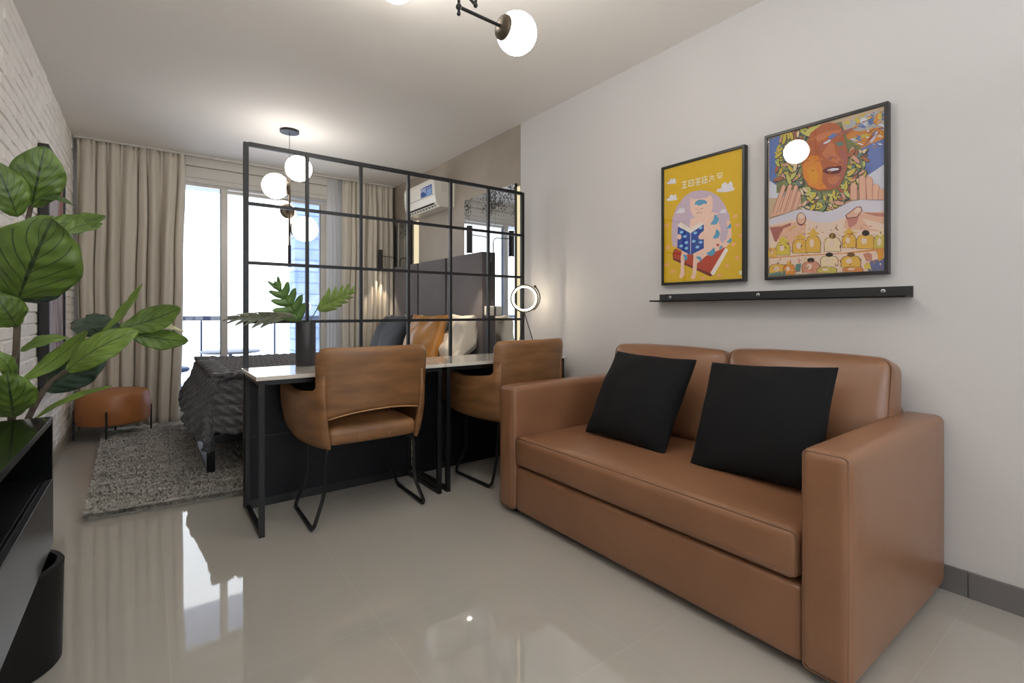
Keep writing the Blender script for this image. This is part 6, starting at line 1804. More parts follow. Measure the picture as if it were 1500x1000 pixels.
pgold 907,1771 908,1767 914,1761 918,1760 917,1765 912,1771
pgold 887,1856 890,1856 898,1858 901,1860 898,1861 890,1858
prust 927,1796 927,1791 931,1785 934,1783 933,1787 930,1793
prust 1015,1784 1018,1783 1022,1785 1024,1789 1021,1790 1017,1788
pgold 908,1827 907,1824 910,1822 912,1823 913,1826 910,1828
porange 991,1878 993,1880 996,1885 997,1888 995,1886 992,1881
pskin 967,1891 966,1888 968,1884 971,1884 972,1888 970,1891
pskin 912,1801 915,1800 922,1802 926,1804 922,1805 915,1804
prust 1018,1869 1017,1866 1020,1863 1023,1863 1023,1866 1020,1869
prust 958,1806 962,1806 970,1809 974,1812 970,1812 962,1809
porange 901,1730 904,1731 908,1735 909,1739 906,1738 902,1733
porange 875,1725 878,1727 881,1734 881,1737 878,1735 875,1729
pskin 952,1664 953,1662 957,1660 959,1661 958,1663 955,1665
pskin 945,1863 949,1863 957,1866 960,1869 956,1869 949,1866
pskin 918,1680 918,1676 922,1671 925,1670 925,1674 922,1679
pskin 1009,1780 1013,1781 1017,1786 1018,1790 1014,1789 1010,1784
porange 922,1704 924,1706 928,1710 929,1714 927,1712 923,1708
pmauve 899,1637 902,1641 905,1650 905,1655 902,1651 899,1642
prust 926,1775 925,1772 928,1769 931,1770 932,1773 929,1776
prust 992,1729 996,1730 1001,1736 1002,1740 998,1739 993,1733
pgold 890,1693 892,1693 895,1695 896,1697 894,1697 891,1696
pmauve 955,1812 957,1811 962,1813 965,1816 962,1817 957,1815
porange 1001,1833 1005,1835 1012,1840 1016,1845 1011,1843 1004,1838
pgold 946,1861 948,1862 952,1865 954,1868 951,1867 947,1863
pgold 1018,1692 1022,1695 1026,1702 1028,1706 1024,1704 1019,1697
pskin 875,1863 879,1864 886,1869 888,1873 884,1872 878,1867
pmauve 969,1777 971,1774 977,1773 981,1775 979,1778 973,1779
pskin 905,1815 908,1818 914,1825 916,1829 912,1826 907,1819"""


def picture(name, label, y0, y1, z0, z1, art, bg, fw):
    cx, cy = XR, (y0 + y1) / 2
    r = empty(name, (XR, cy, (z0 + z1) / 2), label, 'picture'); org = (XR, cy, (z0 + z1) / 2)
    f = MB(); xa, xb = XR - .034, XR - .0005
    f.box(xa, xb, y0, y1, z1 - fw, z1, M_frame); f.box(xa, xb, y0, y1, z0, z0 + fw, M_frame)
    f.box(xa, xb, y0, y0 + fw, z0 + fw, z1 - fw, M_frame); f.box(xa, xb, y1 - fw, y1, z0 + fw, z1 - fw, M_frame)
    part(f, 'frame', r, org, smooth=0, bev=.0012)
    p = MB(); xp = XR - .024
    p.box(xp, XR - .002, y0 + fw * .9, y1 - fw * .9, z0 + fw * .9, z1 - fw * .9, AM[bg])
    for i, ln in enumerate(art.strip().split('\n')):
        t = ln.split(); pts = []
        for q in t[1:]:
            a, b = q.split(','); pts.append((int(a) / 1000, int(b) / 1000))
        x = xp - .0002 - .000008 * i
        # triangulate concave outlines safely
        from mathutils.geometry import tessellate_polygon
        V = [Vector((0, a, b)) for a, b in pts]
        p.add([(x, a, b) for a, b in pts], [tuple(tr) for tr in tessellate_polygon([V])], AM[t[0]])
    part(p, 'print', r, org, smooth=0)
    part(MB().box(xp - .0065, xp - .0055, y0 + fw * .9, y1 - fw * .9, z0 + fw * .9, z1 - fw * .9, M_pane), 'glazing', r, org, smooth=0)
    return r


picture('framed_poster', 'black-framed yellow poster of a pink cat reading a blue book', 1.320, 1.831, 1.240, 1.945, ART_CAT, 'bgcat', .014)
picture('framed_painting', 'black-framed colourful painting of a face, hands and crowd', .709, 1.218, 1.240, 1.957, ART_PT, 'bgpt', .014)
ws = empty('picture_ledge', (XR, 1.25, 1.16), 'long thin black metal picture ledge screwed to the white wall', 'shelf'); o_ = (XR, 1.25, 1.16)
part(MB().box(XR - .003, XR, .634, 1.866, 1.141, 1.187, M_shelf).box(XR - .10, XR, .634, 1.866, 1.141, 1.145, M_shelf)
     .box(XR - .10, XR - .097, .634, 1.866, 1.141, 1.150, M_shelf), 'ledge', ws, o_, smooth=0)
for y in (1.79, 1.265, .735):
    part(MB().lathe([(.001, 0), (.0085, 0), (.0085, .002), (.004, .004), (.001, .003)], (XR - .003, y, 1.169), M_screw, 14, axis=(-1, 0, 0))
         .lathe([(.001, .0035), (.0035, .0042), (.001, .0045)], (XR - .003, y, 1.169), M_blacksat, 8, axis=(-1, 0, 0)), 'screw', ws, o_)

# ------------------------------------------------------------------ desks + room divider
def desk(x0, x1, label, group):
    r = empty('desk', (x0, 2.59, 0), label, 'desk', group); o = (x0, 2.59)
    w = .025
    for x, nm in ((x0 + .015, 'side_frame'), (x1 - .015 - w, 'side_frame')):
        f = MB(); f.box(x, x + w, 2.598, 2.598 + w, 0, .752, M_black); f.box(x, x + w, 3.02, 3.02 + w, 0, .752, M_black)
        f.box(x, x + w, 2.598 + w, 3.02, 0, w, M_black); f.box(x, x + w, 2.598 + w, 3.02, .727, .752, M_black)
        part(f, nm, r, o, smooth=0, bev=.0015)
    for (ya, yb, za, zb_) in ((2.60, 2.618, .727, .752), (3.022, 3.043, .727, .752), (3.022, 3.043, 0, .045)):
        part(MB().box(x0 + .04, x1 - .04, ya, yb, za, zb_, M_black), 'cross_rail', r, o, smooth=0, bev=.0015)
    part(MB().box(x0, x1, 2.588, 3.047, .752, .772, M_top), 'desk_top', r, o, smooth=0, bev=.0015)
    f = MB(); f.box(x0 + .04, x1 - .04, 3.026, 3.038, .045, .727, M_panel)
    f.box(x0 + .04, x1 - .04, 3.024, 3.027, .385, .392, M_black)
    part(f, 'modesty_panel', r, o, smooth=0)
    return r


desk(.408, 1.418, 'white-topped black steel desk on the left, carrying the black vase', 'pair of white-topped desks')
desk(1.422, 2.402, 'white-topped black steel desk on the right, touching the white wall side', 'pair of white-topped desks')

dv = empty('room_divider', (.42, 3.06, 0), 'tall black steel grid room divider behind the desks', 'room divider'); o = (.42, 3.06)
xs = [.432 + .3222 * i for i in range(7)]
for i, x in enumerate(xs):
    w = .013 if i in (0, 6) else .009
    part(MB().box(x - w, x + w, 3.049, 3.073, 0, 2.02, M_black), 'post' if i in (0, 6) else 'mullion', dv, o, smooth=0, bev=.001)
for z in (2.012, 1.683, 1.354, 1.025, .70, .37, .03):
    w = .012 if z > 2 else .009
    part(MB().box(xs[0] + .013, xs[-1] - .013, 3.051, 3.071, z - w, z + w, M_black), 'rail', dv, o, smooth=0, bev=.001)

# vase with three monstera leaves
vz = empty('vase', (.728, 2.985, .772), 'tall cylindrical black vase standing on the left desk', 'vase')
MB().lathe([(.001, 0), (.052, 0), (.054, .003), (.054, .247), (.052, .25), (.049, .247), (.049, .12), (.001, .12)], (0, 0, 0), M_vase, 40).build('body', vz)


def monstera(name, label, stem, tip, wdir, width, m, seed, lobes=6):
    r = empty(name, stem[0], label, 'leaf', 'monstera leaves in the vase'); o = stem[0]
    mb = MB(); mb.tube([Vector(p) for p in stem], .0028, M_stem, 6); part(mb, 'stem', r, o)
    B = Vector(stem[-1]); T = Vector(tip); d = (T - B); Ln = d.length; d.normalize()
    Wv = Vector(wdir); Wv = (Wv - d * Wv.dot(d)).normalized(); Nv = d.cross(Wv)
    rs = random.Random(seed); mb = MB()

    def P(u, v, bend=0):  # u along, v across in metres
        return B + d * (u * Ln) + Wv * v + Nv * (-.9 * v * v / max(width, .01) * .5 + .05 * math.sin(u * 3) * Ln * .5 + bend)

    def env(u): return width / 2 * (math.sin(math.pi * min(1, (u * .96 + .04)) ** .72)) ** .7
    mb.tube([P(u, 0) for u in np.linspace(0, 1, 9)], [.0024 * (1 - .7 * u) for u in np.linspace(0, 1, 9)], m, 6)
    for sd in (-1, 1):
        for k in range(lobes):
            u0 = k / lobes * .93; u1 = (k + 1) / lobes * .93
            uc = u0 + .10; wd = (u1 - u0)
            tipu = min(1.04, uc + .20); e = env(min(1, (u0 + u1) / 2 + .06)) * rs.uniform(.9, 1.1)
            n = 8; vs = []; fs = []
            for i in range(n + 1):
                t = i / n
                cu = u0 + wd * .5 + (tipu - u0 - wd * .5) * t ** 1.5
                hw = wd * (.53 if t < .3 else (.47 * max(0, 1 - ((t - .3) / .7) ** 4) + .01)) * (1 + .25 * t * (1 - t))
                v = sd * e * t
                vs += [P(cu - hw, v, .004 * math.sin(t * 3)), P(cu, v, -.003), P(cu + hw, v, .004 * math.sin(t * 3))]
            for i in range(n):
                for j in range(2):
                    a = i * 3 + j; fs.append((a, a + 1, a + 4, a + 3))
            mb.add(vs, fs, m)
    # tip lobe
    vs = [P(.86, -.15 * width), P(.86, .15 * width), P(.95, .07 * width), P(1.0, 0), P(.95, -.07 * width)]
    mb.add(vs, [(0, 1, 2, 3, 4)], m)
    ob = part(mb, 'blade', r, o, smooth=180)
    s = ob.modifiers.new('t', 'SOLIDIFY'); s.thickness = .0008
    return r


V0 = (.728, 2.985, .90)
monstera('monstera_leaf', 'dusty grey-green monstera leaf drooping level to the left of the vase', [V0, (.690, 2.975, 1.02), (.655, 2.96, 1.052)], (.325, 2.90, 1.050), (.15, -.75, .36), .20, M_monsdusty, 1, 7)
monstera('monstera_leaf', 'dark green monstera leaf standing upright, middle one in the vase', [V0, (.712, 2.975, 1.02), (.690, 2.965, 1.030)], (.552, 2.93, 1.250), (1, -.2, .55), .17, M_mons, 2, 5)
monstera('monstera_leaf', 'bright green monstera leaf on the right side of the vase', [V0, (.745, 2.98, 1.02), (.775, 2.98, 1.072), (.79, 2.98, 1.098)], (1.005, 2.97, 1.215), (-.35, -.55, .75), .17, M_monslight, 3, 6)

# ring lamp
lp = empty('ring_lamp', (2.255, 2.90, .772), 'lit ring table lamp on a tripod on the right desk', 'table lamp'); o = (2.255, 2.90, .772)
RC = Vector((2.262, 2.90, 1.182))
rdir = Vector((.80, -.60, 0)).normalized(); rup = Vector((0, 0, 1)); rn = rdir.cross(rup)
mb = MB(); mb.tube([RC + (rdir * math.cos(t) + rup * math.sin(t)) * .098 + rn * -.004 for t in np.linspace(0, 2 * math.pi, 48, endpoint=False)], .0075, M_bronze, 8, closed=True)
part(mb, 'ring', lp, o)
mb = MB(); mb.tube([RC + (rdir * math.cos(t) + rup * math.sin(t)) * .088 + rn * .002 for t in np.linspace(0, 2 * math.pi, 48, endpoint=False)], .0042, M_ring, 8, closed=True)
part(mb, 'led_tube', lp, o)
mb = MB(); P = [RC + (rdir * math.cos(t) + rup * math.sin(t)) * (.116 + .006 * math.sin(t)) + rn * -.01 for t in np.linspace(-.9, .85, 14)]
mb.tube(P, .004, M_bronze, 6); mb.sphere(P[-1], .010, M_bronze, 12, 8); part(mb, 'swivel_arm', lp, o)
for (dx, dy) in ((-.055, -.045), (.075, -.05), (.0, .085)):
    mb = MB(); mb.tube([(2.262, 2.90, 1.075), (2.262 + dx, 2.90 + dy, .775)], .0035, M_blackmetal, 8); part(mb, 'leg', lp, o)
part(MB().lathe([(.008, 0), (.008, .012)], (2.262, 2.90, 1.068), M_bronze, 12), 'collar', lp, o)


# ------------------------------------------------------------------ dining/desk chairs
def shell_panel(mb, path, zb, zt, flare, th, m, nz=10):
    """upright panel following a plan path; zb/zt functions of path fraction; rounded rim by thickness taper"""
    n = len(path); vs = []; fs = []
    nrm = []
    for i in range(n):
        d = Vector(path[min(i + 1, n - 1)]) - Vector(path[max(i - 1, 0)]); d = Vector((d.x, d.y, 0)).normalized(); nrm.append(Vector((d.y, -d.x, 0)))
    ring = []
    prof = []
    for k in range(nz + 1): prof.append((k / nz, 1))
    for k in range(nz, -1, -1): prof.append((k / nz, -1))
    L = len(prof)
    for i, p in enumerate(path):
        t = i / (n - 1); a, b = zb(t), zt(t)
        for (q, s) in prof:
            e = min(1, math.sin(math.pi * min(1, max(0, (q * .94 + .03)))) * 4) ** .5
            ee = min(1, min(t, 1 - t) * n * .35 + .35)
            off = s * th / 2 * e * ee
            z = a + (b - a) * q
            c = Vector((p[0], p[1], 0)) + nrm[i] * (off + flare(t, q))
            vs.append((c.x, c.y, z))
    for i in range(n - 1):
        for j in range(L):
            fs.append((i * L + j, i * L + (j + 1) % L, (i + 1) * L + (j + 1) % L, (i + 1) * L + j))
    fs.append(tuple(range(L))[::-1]); fs.append(tuple((n - 1) * L + j for j in range(L)))
    return mb.add(vs, fs, m)


def make_chair():
    r = empty('desk_chair', (0, 0, 0), '', 'chair', 'tan leather desk chairs')
    # seat (local: +y towards the desk, origin between the feet)
    part(MB().softbox(-.235, .235, -.235, .235, .415, .505, .035, M_chair, 10, (0, 0, .012)), 'seat', r, (0, 0))
    for x in (-.08, .08): part(MB().tube([(x, -.2365, .44), (x, -.22, .502), (x, -.1, .513)], .0018, M_chair_seam, 5), 'seat_seam', r, (0, 0))
    # backrest: gently curved panel leaning back, bottom edge arched over the opening
    N = 22; pb = [(.285 * (2 * i / N - 1), -.235 - .018 + .05 * (2 * i / N - 1) ** 2) for i in range(N + 1)]

    def zb(t): u = 2 * t - 1; return .560 + .030 * (1 - u * u) - .012 * abs(u) ** 3 - .02 * (1 - t)
    def zt(t): u = 2 * t - 1; return .905 - .035 * max(0, (abs(u) - .86) / .14) ** 2
    mb = MB(); shell_panel(mb, pb, zb, zt, lambda t, q: .028 * (q - .2), .05, M_chair, 12)
    bo = part(mb, 'backrest', r, (0, 0), smooth=180)
    mb = MB(); mb.tube([(x, y - .026, zb(i / N) + .008) for i, (x, y) in enumerate(pb)][2:-2], .0028, M_chair_seam, 6); part(mb, 'backrest_seam', bo, (0, 0))
    for s in (-1, 1):
        # arm panel: from rear corner, flaring out, to the front
        N2 = 16; pth = []
        for i in range(N2 + 1):
            t = i / N2; y = -.245 + .55 * t; x = s * (.235 + .085 * math.sin(min(1, t * 1.5) * math.pi / 2))
            pth.append((x, y))
        if s > 0: fl = lambda t, q: .030 * (q - .3) + .01 * math.sin(math.pi * q)
        else: fl = lambda t, q: -(.030 * (q - .3) + .01 * math.sin(math.pi * q))
        def zba(t): return .405 + .055 * t ** 2 + .03 * max(0, t - .7)
        def zta(t): return .705 - .028 * math.sin(math.pi * min(1, t * 1.15)) - .03 * max(0, (t - .88) / .12) ** 2 + .07 * max(0, 1 - t * 9)
        mb = MB(); shell_panel(mb, pth, zba, zta, fl, .05, M_chair, 12)
        part(mb, 'arm', r, (0, 0), smooth=180)
        # sled leg
        x0, x1 = s * .222, s * .298
        pts = [(x0 * .9, -.16, .405), (x0, -.195, .405), (x0 + s * .012, -.20, .36), (x1 - s * .03, -.185, .17), (x1, -.205, .012), (x1, .20, .012), (x1 - s * .03, .185, .17),
               (x0 + s * .012, .165, .36), (x0, .16, .405), (x0 * .9, .12, .405)]
        pts[3] = (x0 + s * .018, -.185, .17); pts[6] = (x0 + s * .018, .155, .17)
        mb = MB(); mb.tube(fillet(pts, .045, 5), .0098, M_black, 8); sl = part(mb, 'sled_leg', r, (0, 0))
        for y in (-.16, .15):
            part(MB().tube([(x1, y - .02, .0115), (x1, y + .02, .0115)], .0115, M_blacksat, 8), 'foot_pad', sl, (0, 0))
    for y in (-.15, .13): part(MB().tube([(-.20, y, .405), (.20, y, .405)], .0075, M_black, 8), 'seat_support', r, (0, 0))
    return r


ch = make_chair(); ch.location = (.945, 2.70, 0); ch.rotation_euler = (0, 0, math.radians(-1))
ch['label'] = 'distressed tan leather desk chair in the middle of the picture, its back to the camera'
ch2 = copy_tree(ch); ch2.location = (1.965, 2.70, 0); ch2.rotation_euler = (0, 0, math.radians(3))
ch2['label'] = 'distressed tan leather desk chair partly hidden behind the sofa arm'

# ------------------------------------------------------------------ ceiling lamps
def globe_arm(parent, hub, gc, r, m_glow, org, cap=.42):
    hub = Vector(hub); gc = Vector(gc); d = (hub - gc).normalized()
    g = MB(); g.sphere(gc, r, m_glow, 36, 18); go = part(g, 'globe', parent, org, smooth=180)
    end = gc + d * (r * .86)
    mb = MB(); mb.lathe([(.001, .02), (r * .25, .018), (r * .54, .010), (r * .60, .002), (r * .60, -.006), (.001, -.016)], end, M_bronze, 28, axis=d)
    part(mb, 'holder', parent, org)
    mb = MB(); mb.tube([hub, end], .0065, M_blackmetal, 10); part(mb, 'arm', parent, org)


hub = (0.934, 1.598, 2.224)
cl = empty('ceiling_lamp', (0.934, 1.598, ZC), 'black branching ceiling lamp with lit opal globes above the sofa zone', 'ceiling lamp'); o = (0.934, 1.598, ZC)
globe_arm(cl, hub, (1.217, 1.612, 2.226), .082, M_globe, o)
globe_arm(cl, (0.934, 1.598, 2.46), (.875, 2.04, 2.531), .082, M_globe, o)
mb = MB(); mb.lathe([(.001, 0), (.06, 0), (.06, .018), (.001, .018)], (0.934, 1.598, ZC - .019), M_blackmetal, 32); part(mb, 'canopy', cl, o)
mb = MB(); mb.tube([(0.934, 1.598, ZC - .01), (0.934, 1.598, 2.198)], .006, M_blackmetal, 10); mb.sphere((0.934, 1.598, 2.198), .008, M_blackmetal, 12, 8); part(mb, 'stem', cl, o)
mb = MB(); mb.tube([(0.934, 1.598, 2.304), (0.985, 1.560, 2.229)], .006, M_blackmetal, 8); mb.tube([(0.985, 1.560, 2.229), (0.985, 1.560, 2.301)], .006, M_blackmetal, 8)
mb.sphere((0.985, 1.560, 2.229), .009, M_blackmetal, 12, 8); mb.sphere(hub, .012, M_blackmetal, 12, 8); part(mb, 'knuckle', cl, o)

pn = empty('pendant_lamp', (.981, 4.57, ZC), 'vertical bronze pendant with four lit opal globes hanging over the bed', 'pendant lamp'); o = (.981, 4.57, ZC)
part(MB().lathe([(.001, 0), (.078, 0), (.078, .02), (.001, .02)], (.981, 4.57, ZC - .02), M_blackmetal, 36), 'canopy', pn, o)
part(MB().tube([(.981, 4.57, ZC - .01), (.981, 4.57, 2.36)], .0025, M_blackmetal, 6), 'cable', pn, o)
part(MB().tube([(.981, 4.57, 2.37), (.981, 4.57, 1.62)], .009, M_bronze, 10).tube([(.981, 4.57, 1.66), (.981, 4.57, 1.47)], .013, M_blackmetal, 12), 'rod', pn, o)
PX = (.981, 4.57)
for gc, hz in (((1.035, 4.48, 2.312), 2.30), ((.875, 4.60, 2.163), 2.16), ((.955, 4.70, 1.958), 1.962), ((1.09, 4.50, 1.802), 1.802)):
    globe_arm(pn, (PX[0], PX[1], hz), gc, .108, M_globe2, o)

# ------------------------------------------------------------------ rug
RUG = [(-.262, 3.345), (2.05, 3.10), (2.15, 5.50), (-.315, 5.56)]
rg = MB(); P0 = [Vector((x, y, .001)) for x, y in RUG]; P1 = [Vector((x, y, .014)) for x, y in RUG]
rg.add(P0 + P1, [(3, 2, 1, 0), (4, 5, 6, 7), (0, 1, 5, 4), (1, 2, 6, 5), (2, 3, 7, 6), (3, 0, 4, 7)], M_rug)
rug = rg.build('rug', smooth=0); tag(rug, 'shaggy heathered grey rug under the bed and ottoman', 'rug')
rs = np.random.RandomState(1)
nb = 85000
u = rs.rand(nb); v = rs.rand(nb)
u[:nb // 2] = u[:nb // 2] * .42
edge = rs.rand(nb) < .05; v[edge] *= .015; u[rs.rand(nb) < .02] *= .008
R4 = np.array(RUG)
px = (R4[0][None] * ((1 - u) * (1 - v))[:, None] + R4[1][None] * (u * (1 - v))[:, None] + R4[2][None] * (u * v)[:, None] + R4[3][None] * ((1 - u) * v)[:, None])
ang = rs.rand(nb) * 6.283; ln = .018 + .014 * rs.rand(nb); lean = .6 + .5 * rs.rand(nb); wd = .0028 + .002 * rs.rand(nb)
tip = np.stack([px[:, 0] + np.cos(ang) * ln * lean, px[:, 1] + np.sin(ang) * ln * lean, .012 + ln * .85], 1)
side = np.stack([-np.sin(ang) * wd, np.cos(ang) * wd, 0 * ang], 1)
base = np.concatenate([px, np.full((nb, 1), .012)], 1)
mid = (base + tip) / 2 + np.array([0, 0, .004])
V = np.stack([base - side, base + side, mid + side, mid - side, tip], 1).reshape(-1, 3)
ii = np.arange(nb) * 5
me = bpy.data.meshes.new('pile')
me.vertices.add(len(V)); me.vertices.foreach_set('co', V.astype(np.float32).ravel())
Lq = np.stack([ii, ii + 1, ii + 2, ii + 3], 1); Lt = np.stack([ii + 3, ii + 2, ii + 4], 1)
loops = np.concatenate([Lq.ravel(), Lt.ravel()]); me.loops.add(len(loops)); me.loops.foreach_set('vertex_index', loops.astype(np.int32))
st = np.concatenate([np.arange(nb) * 4, nb * 4 + np.arange(nb) * 3]); me.polygons.add(2 * nb); me.polygons.foreach_set('loop_start', st.astype(np.int32))
me.materials.append(M_pile); me.update(calc_edges=True); me.validate()
po = bpy.data.objects.new('pile', me); COL.objects.link(po); po.parent = rug; po['kind'] = 'stuff'

# ------------------------------------------------------------------ bed
bed = empty('bed', (1.35, 4.47, 0), 'low double bed with black steel frame and dark upholstered headboard', 'bed'); o = (1.35, 4.47)
for x in (.305, 2.2):
    f = MB(); w = .045
    f.box(x - .0, x + w, 3.755, 3.80, .015, .235, M_black); f.box(x, x + w, 5.14, 5.185, .015, .235, M_black); f.box(x, x + w, 3.80, 5.14, .015, .045, M_black)
    part(f, 'leg', bed, o, smooth=0, bev=.002)
part(MB().box(.30, 2.36, 3.70, 3.735, .225, .285, M_black).box(.30, 2.36, 5.205, 5.24, .225, .285, M_black).box(.30, .335, 3.735, 5.205, .225, .285, M_black)
     .box(.335, 2.36, 3.735, 5.205, .235, .265, M_black), 'bed_frame', bed, o, smooth=0, bev=.002)
M_head = mat('dark_suede_headboard', '575052', .8, var=.12, vs=3, sheen=.3, bump=.1, bs=90)
for (ya, yb) in ((3.70, 4.355), (4.385, 4.995), (5.025, 5.66)):
    part(MB().softbox(2.405, 2.474, ya, yb, .22, 1.625 , .008, M_head, 6, (.003, 0, 0)), 'headboard_panel', bed, o)
mt = MB().softbox(.33, 2.405, 3.70, 5.24, .285, .60, .06, M_mattress, 10, (0, 0, .01)).build('mattress')
tag(mt, 'white mattress lying on the black bed frame', 'mattress')

# chunky knit blanket: unfolded cloth bent over the mattress edges
bx0, by0, by1, bzt = .335, 3.695, 5.245, .640


def bl(a, b):
    # a: distance along x from the foot edge (negative = hanging), b: y position on the unfolded cloth
    da = max(0, -a); db = max(0, by0 - b) or -max(0, b - by1); sb_ = 1 if b < by0 else -1; db = abs(db)
    X = max(a, 0) + bx0; Y = min(max(b, by0), by1)
    dist = math.hypot(da, db); r = .12
    if dist < 1e-6: n = Vector((0, 0, 1)); return Vector((X, Y, bzt + .012 * vnoise((a, b, 0), 3))), n, 0
    dx, dy = -da / dist, -sb_ * db / dist
    q = r * math.pi / 2
    # hanging folds
    tang = (b * 1.0 if da > db else a * 1.0) + math.atan2(db, da) * .25
    hang = max(0, dist - q)
    fold = .055 * math.sin(tang * 13 + 1.0) * min(1, hang * 3.2) + .03 * math.sin(tang * 29) * min(1, hang * 2)
    if dist < q: t = dist / r; ho = r * math.sin(t) - r; ve = -r * (1 - math.cos(t)); n = Vector((dx * math.sin(t), dy * math.sin(t), math.cos(t)))
    else: ho = (hang * .07 + fold * .8 + .055 * math.sin(math.pi * min(1, hang / .36))); ve = -(r + hang * .97); n = Vector((dx, dy, .15)).normalized()
    return Vector((X + dx * (ho + .0), Y + dy * (ho + .0), bzt + ve)), n, hang


A = np.arange(-.50, 1.30, .0085); B = np.arange(by0 - .44, by1 + .40, .0085)
vs = []; keep = {}
for i, a in enumerate(A):
    for j, b in enumerate(B):
        p, n, h = bl(a, b)
        # braided cable rows running along the bed length, curled edges
        w = .068; f = (b / w + .12 * math.sin(a * 9)) % 1.0; rowp = math.sin(math.pi * f) ** .55
        br = math.cos(2 * math.pi * (a / .075 + (f - .5) * 1.0 + .37 * int(b // w)))
        k = .038 * rowp * (.70 + .30 * br) + .003 * vnoise((a, b, 1), 22)
        p = p + n * k
        p.z = max(p.z, .03)
        vs.append(p)
fs = []
nB = len(B)
def out(i, j):
    a, b = A[i], B[j]; da = max(0, -a); db = max(0, by0 - b, b - by1)
    # nearest hem limits: longer at the foot, shorter along the side, wavy
    lim = .46 + .03 * math.sin(b * 9) if da >= db else .40 + .02 * math.sin(a * 11)
    return math.hypot(da, db) > (lim + .09 * min(1, min(da, db) / .12))
for i in range(len(A) - 1):
    for j in range(nB - 1):
        if out(i, j): continue
        q = i * nB + j; fs.append((q, q + nB, q + nB + 1, q + 1))
mb = MB(); mb.add(vs, fs, M_knit)
bk = mb.build('knit_blanket', smooth=180)
bm = bmesh.new(); bm.from_mesh(bk.data); bmesh.ops.delete(bm, geom=[v for v in bm.verts if not v.link_faces], context='VERTS'); bm.to_mesh(bk.data); bm.free()
s = bk.modifiers.new('t', 'SOLIDIFY'); s.thickness = .014; s.offset = -1
tag(bk, 'charcoal chunky knit blanket draped over the foot of the bed', 'blanket')

# white duvet/pillow heap and cushions by the headboard
def lean(name, label, cat, cen, w, h, t, m, yaw, tilt, seed, group=None, wr=.008, roll=0, pw=.42, n=26):
    # cushion standing on the bed leaning against the headboard; face looks to -x
    X = Vector((math.sin(yaw), math.cos(yaw), roll)); Y = Vector((math.sin(tilt) * math.cos(yaw), -math.sin(tilt) * math.sin(yaw), math.cos(tilt)))
    ob = cushion_at(MB(), cen, X, Y, w, h, t, m, seed=seed, wr=wr, pw=pw, n=n).build(name, smooth=180)
    return tag(ob, label, cat, group)


lean('throw_pillow', 'dark navy cushion leaning at the far end of the bed head by the curtain', 'cushion', (2.10, 5.24, .82), .50, .48, .17, M_navy, .10, .46, 11)
lean('throw_pillow', 'charcoal navy cushion standing beside the cognac leather one', 'cushion', (2.08, 4.90, .83), .54, .48, .17, M_navy, -.05, .42, 12)
lean('throw_pillow', 'cognac leather cushion with creases standing on the bed', 'cushion', (2.08, 4.22, .815), .58, .52, .18, M_orange, -.12, .36, 13, wr=.022)
lean('bed_pillow', 'white sleeping pillow behind the cognac leather cushion', 'pillow', (2.28, 4.50, .84), .62, .44, .16, M_white, 0, .30, 14)
lean('bed_pillow', 'white sleeping pillow behind the navy cushions', 'pillow', (2.30, 5.02, .84), .44, .44, .14, M_white, 0, .28, 15)
lean('crumpled_duvet', 'crumpled white duvet heaped at the near edge of the bed head', 'duvet', (2.25, 3.875, .825), .40, .48, .24, M_white, .12, .30, 16, wr=.06, pw=.3, n=60)

# mirrors, LED strips
def mirror(name, label, y0, y1, z0, z1, ys, ledy):
    r = empty(name, (XR, (y0 + y1) / 2, (z0 + z1) / 2), label, 'mirror', 'antique mirrors flanking the headboard'); og = (XR, (y0 + y1) / 2, (z0 + z1) / 2)
    cuts = [y0] + ys + [y1]
    for a, b in zip(cuts[:-1], cuts[1:]):
        part(MB().box(2.478, 2.482, a + .001, b - .001, z0, z1, M_mirror), 'mirror_panel', r, og, smooth=0)
    part(MB().box(2.482, 2.499, y0 + .02, y1 - .01, z0 + .02, z1 - .02, M_blacksat), 'backing', r, og, smooth=0)
    part(MB().box(2.475, 2.499, y0 - .006, y0 - .001, z0, z1, M_blacksat), 'edge_trim', r, og, smooth=0)
    for ly0, ly1 in ledy:
        part(MB().box(2.494, 2.499, ly0, ly1, z0, z1 - .03, M_led), 'led_strip', r, og, smooth=0)
    return r


mirror('antique_mirror', 'foxed antique mirror beside the near side of the headboard', 3.31, 4.13, .40, 2.165, [3.60], [(3.262, 3.298)])
mirror('antique_mirror', 'foxed antique mirror beside the far side of the headboard near the curtain', 5.36, 5.82, .40, 2.165, [], [(5.18, 5.30)])


def sconce(name, label, y):
    r = empty(name, (2.475, y, 1.53), label, 'wall lamp', 'black reading sconces'); og = (2.475, y, 1.53)
    part(MB().box(2.462, 2.4775, y - .025, y + .025, 1.40, 1.53, M_blackmetal), 'wall_plate', r, og, smooth=0, bev=.002)
    part(MB().tube(fillet([(2.455, y, 1.46), (2.455, y, 1.75), (2.27, y, 1.758)], .05), .0045, M_blackmetal, 8), 'arm', r, og)
    part(MB().lathe([(.001, .0), (.0265, 0), (.0265, .24), (.024, .24), (.022, .236), (.001, .236)], (2.25, y, 1.832), M_blackmetal, 28, axis=(0, 0, -1)), 'shade', r, og)
    part(MB().lathe([(.001, 0), (.020, 0), (.020, .003), (.001, .003)], (2.25, y, 1.594), M_spot, 20), 'bulb', r, og)
    l = bpy.data.lights.new('sconce_spot', 'SPOT'); l.energy = 11; l.spot_size = math.radians(62); l.spot_blend = .5; l.color = (1, .82, .62); l.shadow_soft_size = .015
    lo = bpy.data.objects.new('sconce_spot', l); COL.objects.link(lo); lo.parent = r; lo.location = (2.25 - 2.475, 0, 1.585 - 1.53)


